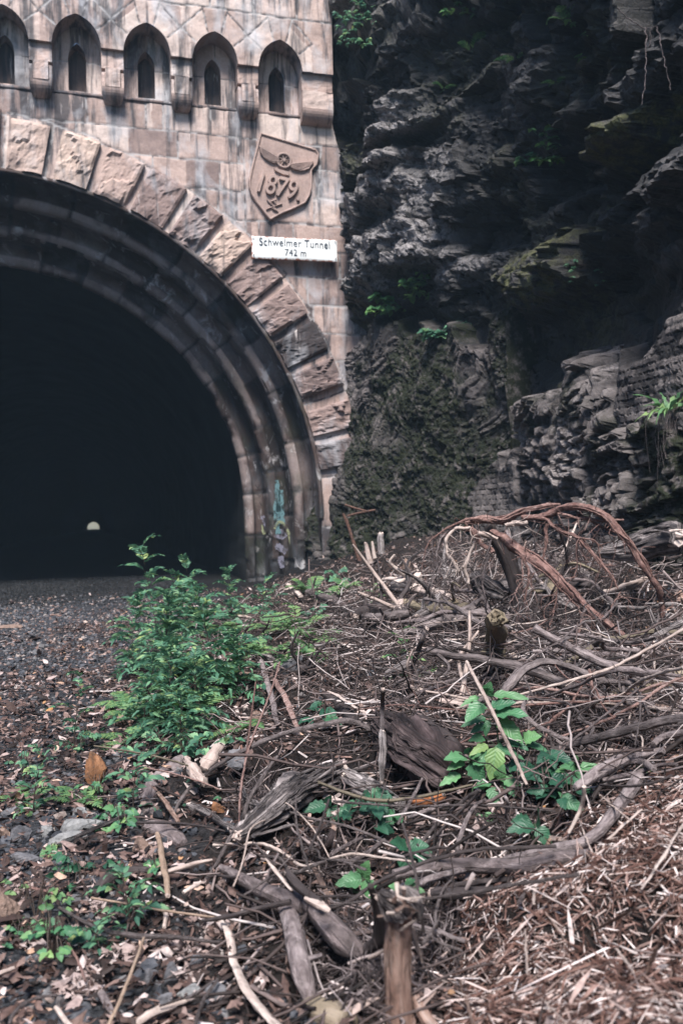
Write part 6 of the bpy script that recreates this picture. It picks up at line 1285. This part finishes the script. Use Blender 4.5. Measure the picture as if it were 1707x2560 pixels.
def sapling(name, label, base, h, nleaf, leafl, seed, pairs=6, group=None, mat='rowan', lean=None, cat='sapling', spreadz=(.25, 1.), asp=.36):
    g = np.random.default_rng(seed); root = thing(name, base, label, cat, group); base = np.asarray(base, float)
    top = base+np.array([g.normal(0, .12)*h, g.normal(0, .12)*h, h])+(np.array(lean) if lean is not None else 0)
    S = MB(); L = Leaves('lance', 5, .22, .16); st = catmull([base-[0, 0, .03], base*.6+top*.4+g.normal(0, .04, 3)*h, top], 20)
    tube(S, st[::4], [.0035+.004*h, .002], 6, seed, .05, cap=False)
    a = g.uniform(0, 6.28)
    for k in range(nleaf):
        u = spreadz[0]+(spreadz[1]-spreadz[0])*k/max(1, nleaf-1); p = st[min(19, int(u*19))]; a += 2.4+g.normal(0, .25); el = g.uniform(.1, .55)+.5*u
        d = np.array([math.cos(a)*math.cos(el), math.sin(a)*math.cos(el), math.sin(el)]); l = leafl*g.uniform(.75, 1.15)*(1.05-.35*u)
        pinnate(L, S, p, d, l, pairs, .0018, g, droop=.3+.3*(1-u), asp=asp)
    S.build('stem', M['bstem'], root); m_ = MB(); L.mesh(m_, g); m_.build('foliage', M[mat], root); return root
def fern(name, label, base, nf, l, seed, group='ferns', dirs=None, mat='fern', elv=(.35, .95), pairs=15):
    g = np.random.default_rng(seed); root = thing(name, base, label, 'fern', group); S = MB(); L = Leaves('pinna', 9, .18, .05); base = np.asarray(base, float)
    for k in range(nf):
        a = (dirs[k] if dirs else k*6.28/nf)+g.normal(0, .22); el = g.uniform(*elv); ln = l*g.uniform(.7, 1.1)
        d = np.array([math.cos(a)*math.cos(el), math.sin(a)*math.cos(el), math.sin(el)]); up = unit(UPV-d*d[2]); sd = np.cross(d, up)
        t = np.linspace(0, 1, pairs+4); C = base+ln*(d*t[:, None]-UPV*(.75*t**2.2)[:, None]*.65)
        tube(S, C[::3], [.0022, .0008], 4, 1, 0, cap=False, step=ln/6)
        for i in range(2, pairs+4):
            u = t[i]; T = unit(C[i]-C[i-1]); q = ln*.30*math.sin(math.pi*min(1, (u*.86+.10)))**.9*(1-.35*u)
            nn = unit(np.cross(sd, T)); nn = nn if nn[2] > 0 else -nn
            for s_ in (-1, 1): L.add(C[i], T*.38+sd*s_+g.normal(0, .04, 3), nn+g.normal(0, .06, 3), q, ln*.062)
    S.build('stem', M['stem'], root); m_ = MB(); L.mesh(m_, g); m_.build('frond', M[mat], root); return root
def leafy(name, label, base, kind, specs, mat, seed, group=None, cat='plant'):
    """a plant from explicit blades: specs = (pixel x, pixel y, distance offset, heading in the picture plane in degrees, length px, width px)"""
    g = np.random.default_rng(seed); root = thing(name, base, label, cat, group); base = np.asarray(base, float); d0 = float(np.dot(base-ORG, fw))
    S = MB(); L = Leaves('egg', 8, .22, .14)
    tips = []
    for (px, py, do, ang, lp, wp) in specs:
        d = d0+do; p = W(px, py, d); a = math.radians(ang); k = d/F
        dirv = rt*math.cos(a)+up*math.sin(a)*.75+(-fw)*g.uniform(.25, .6)
        nrm = UPV*.75-fw*.55+g.normal(0, .18, 3)
        L.add(p, dirv, nrm, lp*k*1.12, wp*k*1.05); tips.append(p)
    T = np.array(tips); ys = T[:, 2]; top = T[np.argmax(ys)]
    stem = catmull([base-[0, 0, .02], base*.55+top*.45+g.normal(0, .015, 3), top], 16); tube(S, stem[::3], [.0042, .0022], 6, seed, .04, cap=False)
    for p in T:
        i = int(np.clip(np.argmin(np.linalg.norm(stem-(p-[0, 0, .02]), axis=1)), 0, 15)); tube(S, [stem[i], (stem[i]+p)/2+[0, 0, .008], p], [.0014, .001], 4, 1, 0, cap=False, step=.03)
    S.build('stem', M['stem'], root); m_ = MB(); L.mesh(m_, g); m_.build('foliage', M[mat], root); return root
def cluster(name, label, px, py, n, sx, sy, lp, mat, seed, group, hgt=.12, cat='bramble', five=True, d=None):
    """a low spray: groups of three to five leaflets on thin arching stalks"""
    g = np.random.default_rng(seed); b = G(px, py) if d is None else W(px, py, d); root = thing(name, b, label, cat, group); dist = float(np.dot(b-ORG, fw)); k = dist/F; S = MB(); L = Leaves('egg', 7, .25, .15)
    for j in range(n):
        a, e = g.uniform(-1, 1, 2); q = G(px+a*sx, py+e*sy) if d is None else W(px+a*sx, py+e*sy, d)
        q = q+[0, 0, g.uniform(.25, 1)*hgt]; az = g.uniform(0, 6.28); out = np.array([math.cos(az), math.sin(az), .1])
        tube(S, [b*.5+q*.5-[0, 0, hgt*.5] if j % 2 else b, (b+q)/2+[0, 0, hgt*.7], q], [.0018, .0012], 4, j, 0, cap=False, step=.04)
        m = 5 if (five and g.random() < .4) else 3; nrm = UPV*.8-fw*.45+g.normal(0, .22, 3)
        for i in range(m):
            aa = az+(i-(m-1)/2)*(1.15 if m == 3 else .85); dd = np.array([math.cos(aa), math.sin(aa), g.normal(-.05, .15)])
            l = lp*k*g.uniform(.8, 1.15)*(1.1 if i == m//2 else .92); L.add(q, dd, nrm, l, l*.66)
    S.build('stem', M['bstem'], root); m_ = MB(); L.mesh(m_, g); m_.build('foliage', M[mat], root); return root

GS = 'saplings in the big clump by the track'
for i, (lab, px, py, h, n, ll, pr) in enumerate((('tallest sapling whose top leaves stand dark against the tunnel mouth', 395,1650,1.02,13,.30,6), ('sapling with its crown before the tunnel right jamb', 480,1600,.78,12,.30,6), ('low sapling nearest the arch foot', 585,1560,.55,9,.26,6), ('sapling at the left side of the clump over the litter', 340,1690,.62,11,.27,6), ('bushy sapling in the middle of the clump', 440,1730,.72,15,.29,6), ('bushy sapling at the right side of the clump', 530,1720,.62,13,.27,6),
    ('dark leaved sapling at the front of the clump', 420,1850,.52,15,.23,6), ('short sapling at the front right foot of the clump', 500,1850,.44,13,.21,6), ('small sapling at the front left foot of the clump', 350,1830,.42,11,.21,6), ('sapling in the back row between the two tall ones', 440,1640,.66,12,.28,6), ('sapling hugging the heap at the clump right edge', 590,1740,.40,11,.22,5), ('pale leaved sapling low in the clump front', 455,1890,.30,11,.16,5))):
    sapling('sapling', lab, G(px, py), h*.95, int(n*2.2), ll*1.08, 60+i, 8, GS, spreadz=(.12, 1.), asp=.30)
sapling('sapling', 'small lone sapling with dark leaves between track and big clump', G(185, 1885), .40, 9, .18, 80, 5)
sapling('sapling', 'seedling with toothed leaves on the litter by the brown buried root', G(335, 2035), .17, 7, .17, 81, 5, asp=.42)
sapling('sapling', 'leafy seedling with yellow green leaves behind two peeled branches', G(715, 1690), .42, 10, .22, 82, 5, mat='fern', asp=.42)
sapling('sapling', 'little sapling on the litter above the thin tan twig', G(335, 2330), .16, 9, .15, 83, 5, asp=.45)
sapling('sapling', 'dark toothed seedling below the dark grey stick', G(255, 2390), .08, 6, .12, 84, 4, asp=.5)
sapling('sapling', 'seedling rooted by the fern near the left edge', G(85, 2040), .24, 9, .13, 85, 5, asp=.45)
sapling('sapling', 'dark small sapling beside the arch foot fern', G(690, 1520), .35, 8, .22, 86, 5)
sapling('sapling', 'sparse sapling over the ferns right of the clump', G(655, 1570), .40, 10, .24, 87, 5)
sapling('sapling', 'small green seedling left of the mossy upright stick', G(1010, 1690), .28, 7, .17, 88, 5, mat='fern')
sapling('sapling', 'tiny seedling on the soil heap above the grey branch', G(940, 1520), .22, 6, .18, 89, 4, mat='fern')
fern('fern', 'fern with a pale frond pointing left out of the big clump', G(330, 1775), 4, .34, 101, dirs=[3.0, 2.4, 3.6, 1.5])
fern('fern', 'fern with yellow fronds at the front left of the big clump', G(320, 1860), 5, .26, 102, dirs=[2.9, 2.2, 3.7, 4.3, 1.0])
fern('fern', 'bright fern standing up at the heart of the big clump', G(500, 1780), 6, .42, 103, elv=(.6, 1.15))
fern('fern', 'fern with upright frond at the right of the big clump', G(545, 1700), 5, .40, 104, elv=(.5, 1.2))
fern('fern', 'fern drooping over the right foot of the big clump', G(600, 1830), 5, .24, 105)
fern('fern', 'yellow green fern at the left edge of the litter', G(70, 2010), 5, .24, 106, dirs=[2.9, 3.5, 2.2, .4, 4.4])
fern('fern', 'pale fern right of the left edge fern, before the rusty stone', G(190, 2010), 6, .22, 107, dirs=[.3, .9, 2.3, 3.2, -.4, 5.2])
fern('fern', 'large fern spreading under the smooth grey branch', G(800, 1610), 8, .52, 108)
fern('fern', 'fern with drooping fronds left of the large fern', G(750, 1580), 6, .45, 109)
fern('fern', 'small dense fern above the smooth grey branch', G(838, 1492), 7, .42, 110)
fern('fern', 'thin upright fern at the arch foot beside the pale stub', G(775, 1490), 4, .55, 111, elv=(.7, 1.2), dirs=[2.6, 2.2, 3.2, .6])
fern('fern', 'small fern right of the mossy upright stick', G(1055, 1695), 5, .26, 112, dirs=[0, .6, -.6, 3.1, 1.5])
fern('fern', 'fern among stems at the base of the leafy seedling', G(640, 1640), 5, .30, 113)
for i, (lab, px, py, nf, l) in enumerate((('bright feathery fern in the front middle of the big clump', 410,1800,8,.36), ('bright feathery fern at the left front of the big clump', 345,1800,7,.32), ('fern high in the middle of the big clump', 450,1700,7,.46), ('fern behind the big clump towards the arch foot', 560,1600,6,.45), ('fern on the heap slope below the arch foot', 690,1580,7,.40), ('fern on the heap right of the leafy seedling', 790,1660,5,.30), ('small fern on the soil heap left of the stakes', 860,1475,5,.34))):
    fern('fern', lab, G(px, py), nf, l, 230+i, elv=(.55, 1.2))
# balsams and brambles on the right
b0 = G(1232, 1965)
leafy('balsam', 'tall balsam with big veined leaves beside the straight pale stick', b0, 'egg', [(1218,1738,0,90,36,34),(1198,1742,.02,195,52,18),(1230,1738,-.02,8,80,28),(1208,1760,-.03,215,62,44),(1232,1782,-.05,15,78,48),(1245,1800,-.04,-45,72,42),(1225,1770,-.04,35,60,36),(1214,1795,.02,190,60,20),(1212,1812,.03,200,40,22),(1210,1845,.02,170,42,26),(1218,1862,.0,200,50,24),(1235,1868,-.03,-10,70,32),(1262,1848,-.03,-15,56,30),
    (1240,1868,-.06,-100,74,46),(1308,1850,-.04,40,46,34),(1312,1858,-.03,-12,52,24),(1225,1725,0,140,24,18),(1218,1800,.02,260,36,20)], 'balsam', 121, 'balsams', 'balsam plant')
leafy('balsam', 'smaller balsam with rounder leaves left of the tall balsam', G(1178, 1985), 'egg', [(1165,1895,0,160,58,38),(1160,1905,0,190,46,24),(1172,1900,-.02,60,36,24),(1178,1898,-.02,15,56,40),(1180,1905,-.02,-70,54,44),(1150,1935,0,200,56,26),(1170,1885,0,100,30,20)], 'balsam', 122, 'balsams', 'balsam plant')
leafy('balsam', 'low yellow green balsam under the big veined leaves', G(1240, 1995), 'egg', [(1225,1958,0,175,44,26),(1245,1950,-.02,80,40,30),(1258,1950,-.03,-5,40,30),(1228,1968,-.02,-80,42,34),(1262,1960,-.03,-50,36,26),(1215,1965,0,200,26,16),(1250,1970,-.03,250,30,18)], 'balsam', 123, 'balsams', 'balsam plant')
leafy('balsam', 'yellow green balsam tip between dark bramble and the forked root', G(1420, 1985), 'egg', [(1440,1918,0,160,44,22),(1442,1915,0,95,34,26),(1448,1920,-.02,15,62,28),(1440,1925,-.02,-60,34,26),(1445,1920,0,40,40,24),(1412,1925,0,170,28,14),(1412,1922,0,60,24,14)], 'balsam', 124, 'balsams', 'balsam plant')
leafy('balsam', 'small bright shoot by the curved root at the right edge', G(1600, 1965), 'egg', [(1596,1925,0,100,26,16),(1602,1928,0,20,30,16),(1596,1935,0,200,24,14),(1605,1935,0,-30,22,14)], 'balsam', 125, 'balsams', 'balsam plant')
leafy('balsam', 'tiny seedling in the shade beneath the balsams', G(1235, 2060), 'egg', [(1208,2042,0,150,22,14),(1212,2040,0,40,22,14),(1232,2050,0,170,18,12),(1238,2052,0,10,22,14),(1240,2058,0,-40,18,12)], 'balsam', 126, 'balsams', 'balsam plant')
GB = 'bramble sprays in the debris'
leafy('bramble', 'three toothed bramble leaflets in the hollow below the tall balsam', G(1340, 2095), 'egg', [(1335,2065,0,178,66,40),(1338,2062,0,80,48,36),(1340,2070,-.02,-55,52,38),(1325,2050,.05,160,52,34)], 'bramble', 127, GB, 'bramble')
cluster('bramble', 'dark bramble mass right of the tall balsam', 1345, 1985, 9, 62, 58, 50, 'bramble', 131, GB, .16)
cluster('bramble', 'dark bramble leaves hanging near the hooked pale stick', 1425, 2050, 4, 30, 30, 48, 'bramble', 132, GB, .12)
cluster('bramble', 'bramble with blue green leaves below the bowed greenish bough', 930, 2085, 8, 62, 28, 46, 'bramble', 133, GB, .13)
leafy('bramble', 'broad lobed bramble leaf above the foreground stump', G(1035, 2150), 'egg', [(1018,2120,0,130,54,44),(1022,2122,0,30,46,42),(1020,2128,0,-90,62,54),(1030,2128,-.02,-25,70,50)], 'bramble', 134, GB, 'bramble')
leafy('bramble', 'three bright bramble leaflets left behind the foreground stump', G(905, 2215), 'egg', [(905,2198,0,175,62,40),(910,2195,0,85,46,40),(912,2200,0,-70,50,40)], 'balsam', 135, GB, 'bramble')
leafy('bramble', 'two bramble leaflets rising behind the torn stump crown', G(1015, 2235), 'egg', [(1010,2220,0,60,36,30),(1015,2222,0,15,44,30),(1000,2224,0,140,30,24)], 'balsam', 136, GB, 'bramble')
leafy('bramble', 'bramble leaves in front of the weathered log', G(820, 2045), 'egg', [(815,2015,0,175,58,34),(825,2018,0,-60,40,36),(835,2025,0,-20,52,32),(818,2012,0,80,30,24),(842,2035,0,-75,44,32)], 'bramble', 137, GB, 'bramble')
cluster('bramble', 'bramble growing behind the long thin bough', 810, 1815, 6, 38, 26, 34, 'bramble', 138, GB, .10)
cluster('bramble', 'bramble leaves at the far right of the long thin bough', 1120, 1885, 2, 14, 14, 30, 'bramble', 139, GB, .08)
for i, (lab, px, py, n, sx, sy, lp, mt) in enumerate((('seedling tuft between gravel and litter above the left fern', 60,1950,7,40,20,18,'rowan'), ('low green cover around the pale grey slab', 250,2010,8,60,30,18,'balsam'), ('green tuft at the foot of the small lone sapling', 210,1880,8,40,22,20,'rowan'), ('leafy cover at the front foot of the big clump', 420,1890,16,110,28,24,'rowan'), ('leafy cover on the heap right of the big clump', 600,1720,12,60,60,24,'rowan'), ('plants rooted along the heap below the arch foot', 720,1530,12,90,26,22,'rowan'), ('leafy cover behind the clump toward the arch foot', 560,1530,14,90,24,22,'rowan'), ('yellow green leaves low on the left of the litter', 90,2300,10,80,36,22,'fern'))):
    cluster('low_plant', lab, px, py, n, sx, sy, lp, mt, 210+i, 'low plants in the litter', .12, 'plant', True)
cluster('bramble', 'trailing bramble spray on the litter before the brown roots', 300, 2090, 9, 52, 44, 30, 'balsam', 140, GB, .10)
cluster('bramble', 'trailing bramble along the dark mossy log', 205, 2215, 10, 68, 36, 26, 'bramble', 141, GB, .08)
cluster('bramble', 'low round leaved plants at the left edge of the litter', 55, 2345, 13, 68, 36, 24, 'balsam', 142, 'round leaved plants', .05, 'plant', False)
cluster('bramble', 'bushy round leaved plant in the bottom left gravel', 130, 2405, 13, 58, 50, 30, 'balsam', 143, 'round leaved plants', .12, 'plant', False)
cluster('bramble', 'small spray of leaves above the tan upright stick', 385, 2210, 4, 22, 28, 24, 'balsam', 144, GB, .10)
cluster('bramble', 'ground ivy patch on pebbles above the dark mossy log', 120, 2170, 7, 44, 26, 16, 'balsam', 145, 'round leaved plants', .03, 'plant', False)
cluster('bramble', 'single yellow green leaf pair on the gravel by the low stone', 132, 2130, 2, 22, 6, 34, 'fern', 146, 'round leaved plants', .04, 'plant', False)
cluster('bramble', 'low leaves below the root knuckle at the old branch', 500, 2000, 4, 50, 26, 18, 'bramble', 147, GB, .05)
cluster('bramble', 'leaves under the feet of the big clump on the right', 560, 1880, 6, 40, 26, 22, 'rowan', 148, GB, .08)
cluster('bramble', 'leafy patch between the big clump and the leafy seedling', 640, 1600, 10, 70, 40, 24, 'rowan', 149, GB, .12)
cluster('bramble', 'leafy patch at the foot of the arch beside the soil heap', 850, 1455, 6, 40, 20, 20, 'rowan', 150, GB, .15)
# plants on the rock face
def ondc(px, py, out=.05):
    s, z = to_szm(px, py); d, _, _ = rock_disp(np.array([s]), np.array([z])); top = float(np.interp(s, _wt, _wtv)); o = max(float(d[0]), -.3 if z > top else .1)
    return cliff_pt(np.array([s]), np.array([z]), np.array([o+out]))[0]
def on_rock(px, py):
    """first point of the built rock mesh seen at the pixel"""
    hit, loc, nrm, idx, ob, mt = SC.ray_cast(DG, Vector(ORG), Vector(ray(px, py)).normalized()); return np.array(loc)-unit(ray(px, py))*.03 if hit else ondc(px, py)
bpy.context.view_layer.update(); DG = bpy.context.evaluated_depsgraph_get()
GF = 'ferns and leaves on the rock face'
for i, (lab, px, py, nf, l) in enumerate((('fern high on the rock face under the brow', 1178,130,4,.55), ('small fern by the pale rock block', 1110,225,4,.32), ('bright fern at the top of the rock face', 1412,55,5,.42), ('ferny tuft below the bright top fern', 1290,150,4,.35), ('fern tuft left of the mossy ledge', 1390,210,4,.3))):
    fern('fern', lab, on_rock(px, py), nf, l, 160+i, GF, mat='cliffleaf', pairs=11)
for i, (lab, px, py, n, sx, sy, lp, mt) in enumerate((('leafy shoot in the cleft left of the mossy ledge', 1365,365,14,45,50,18,'cliffleaf'), ('bright leaves at the foot of the leafy shoot', 1315,405,5,20,12,18,'balsam'), ('leaves hanging over the top of the rubble wing wall', 985,765,14,50,26,26,'cliffleaf'), ('higher leaves on the rock above the rubble wing wall', 1060,715,14,50,32,24,'cliffleaf'), ('dark low leaves spreading over the wall top at its right', 1110,835,14,55,16,24,'rowan'), ('ivy leaves at the top left of the rock face', 890,60,26,50,60,12,'rowan'),
    ('leaves over the top middle of the rock face', 1150,30,8,40,20,14,'cliffleaf'), ('small leaves near the top right rock brow', 1490,110,14,80,50,14,'cliffleaf'), ('twiggy leaves in the shaded right of the rock face', 1520,690,16,110,40,9,'rowan'))):
    cluster('climbing_plant', lab, px, py, int(n*1.7), sx, sy, lp*1.12, mt, 170+i, GF, .10, 'climbing plant', True, d=float(np.dot(on_rock(px, py)-ORG, fw))-.12)
# hart's tongue at the right edge
hb = on_rock(1668, 1030)+np.array([-.06, -.08, 0]); g = np.random.default_rng(190); root = thing('fern', hb, 'strap leaved fern drooping from the dry stone wall at the right edge', 'fern', GF); L = Leaves('lance', 8, .55, .12)
for k in range(16):
    a = g.uniform(0, 6.28); el = g.uniform(.35, 1.15); d_ = np.array([math.cos(a)*math.cos(el)-.25, math.sin(a)*math.cos(el)-.25, math.sin(el)]); L.add(hb+g.normal(0, .015, 3), d_, unit(UPV-unit(d_)*unit(d_)[2]), g.uniform(.28, .46), .035, g.uniform(.45, .8))
m_ = MB(); L.mesh(m_, g); m_.build('frond', M['fern'], root)
m_ = MB()
for k in range(26): p = hb+g.normal(0, .06, 3); tube(m_, [p, p+[g.normal(0, .03), g.normal(0, .03), -.25], p+[g.normal(0, .05), g.normal(0, .05), -g.uniform(.4, .8)]], [.003, .0015], 4, k, 0)
m_.build('dead_frond', M['bark'], root)
for lab, pts in (('longest pale root hanging over the top right of the rock face', [(1640,68),(1648,100),(1658,140),(1664,180),(1675,225)]), ('pale hanging root left of the longest one', [(1612,70),(1614,110),(1613,160),(1608,220),(1603,262)]), ('short hanging root between two longer ones', [(1626,70),(1624,95),(1622,122)]), ('thin dark stem drooping at the top right brow', [(1540,20),(1570,48),(1608,66),(1640,66)])):
    d_ = float(np.dot(on_rock(1630, 140)-ORG, fw))-.3; m_ = MB(); P_ = np.array([W(x, y, d_) for x, y in pts]); tube(m_, P_, [1.7*d_/F, .8*d_/F], 6, 3, .1, wob=.012); tag(m_.build('hanging_root', M['mauve' if 'pale' in lab else 'bark'], origin=P_[0]), lab, 'hanging root', 'roots hanging over the rock face')
# ------------------------------------------------------------------ light
wld = bpy.data.worlds.new('World'); SC.world = wld; wld.use_nodes = True; nt = wld.node_tree
bg = nt.nodes['Background']; sky = nt.nodes.new('ShaderNodeTexSky'); sky.sky_type = 'NISHITA'; sky.sun_disc = False
SUN_EL, SUN_AZ = R_(56), R_(198)
sky.sun_elevation = SUN_EL; sky.sun_rotation = SUN_AZ; sky.air_density = 1.2; sky.dust_density = .6; sky.ozone_density = 3.
nt.links.new(sky.outputs[0], bg.inputs[0]); bg.inputs[1].default_value = .062
sl = bpy.data.lights.new('sun', 'SUN'); so = bpy.data.objects.new('sun', sl); COL.objects.link(so)
sl.energy = 2.7; sl.angle = R_(20); sl.color = (1., .95, .91)
sd = Vector((math.sin(SUN_AZ)*math.cos(SUN_EL), math.cos(SUN_AZ)*math.cos(SUN_EL), math.sin(SUN_EL)))
so.rotation_euler = sd.to_track_quat('Z', 'Y').to_euler(); so.location = (-4, -6, 14)
# thin blue air volume added over everything to lift the blacks
mb = MB(); mb.box((-75, -55, -1.5), (75, 960, 22)); ht_ = NT('added_haze_air'); ht_.t.nodes.clear(); ho = ht_.t.nodes.new('ShaderNodeOutputMaterial'); pv = ht_.t.nodes.new('ShaderNodeVolumePrincipled')
pv.inputs['Color'].default_value = (.52, .76, 1., 1); pv.inputs['Density'].default_value = .00115; ht_.t.links.new(pv.outputs[0], ho.inputs['Volume'])
tag(mb.build('added_haze', ht_.m, origin=np.zeros(3)), kind='stuff')
SC.view_settings.view_transform = 'Standard'; SC.view_settings.look = 'None'; SC.view_settings.exposure = 1.74; SC.view_settings.gamma = 1
SC.cycles.max_bounces = 5; SC.cycles.diffuse_bounces = 3; SC.cycles.transparent_max_bounces = 6
for o in list(bpy.data.objects):
    if 'o_' in o: del o['o_']
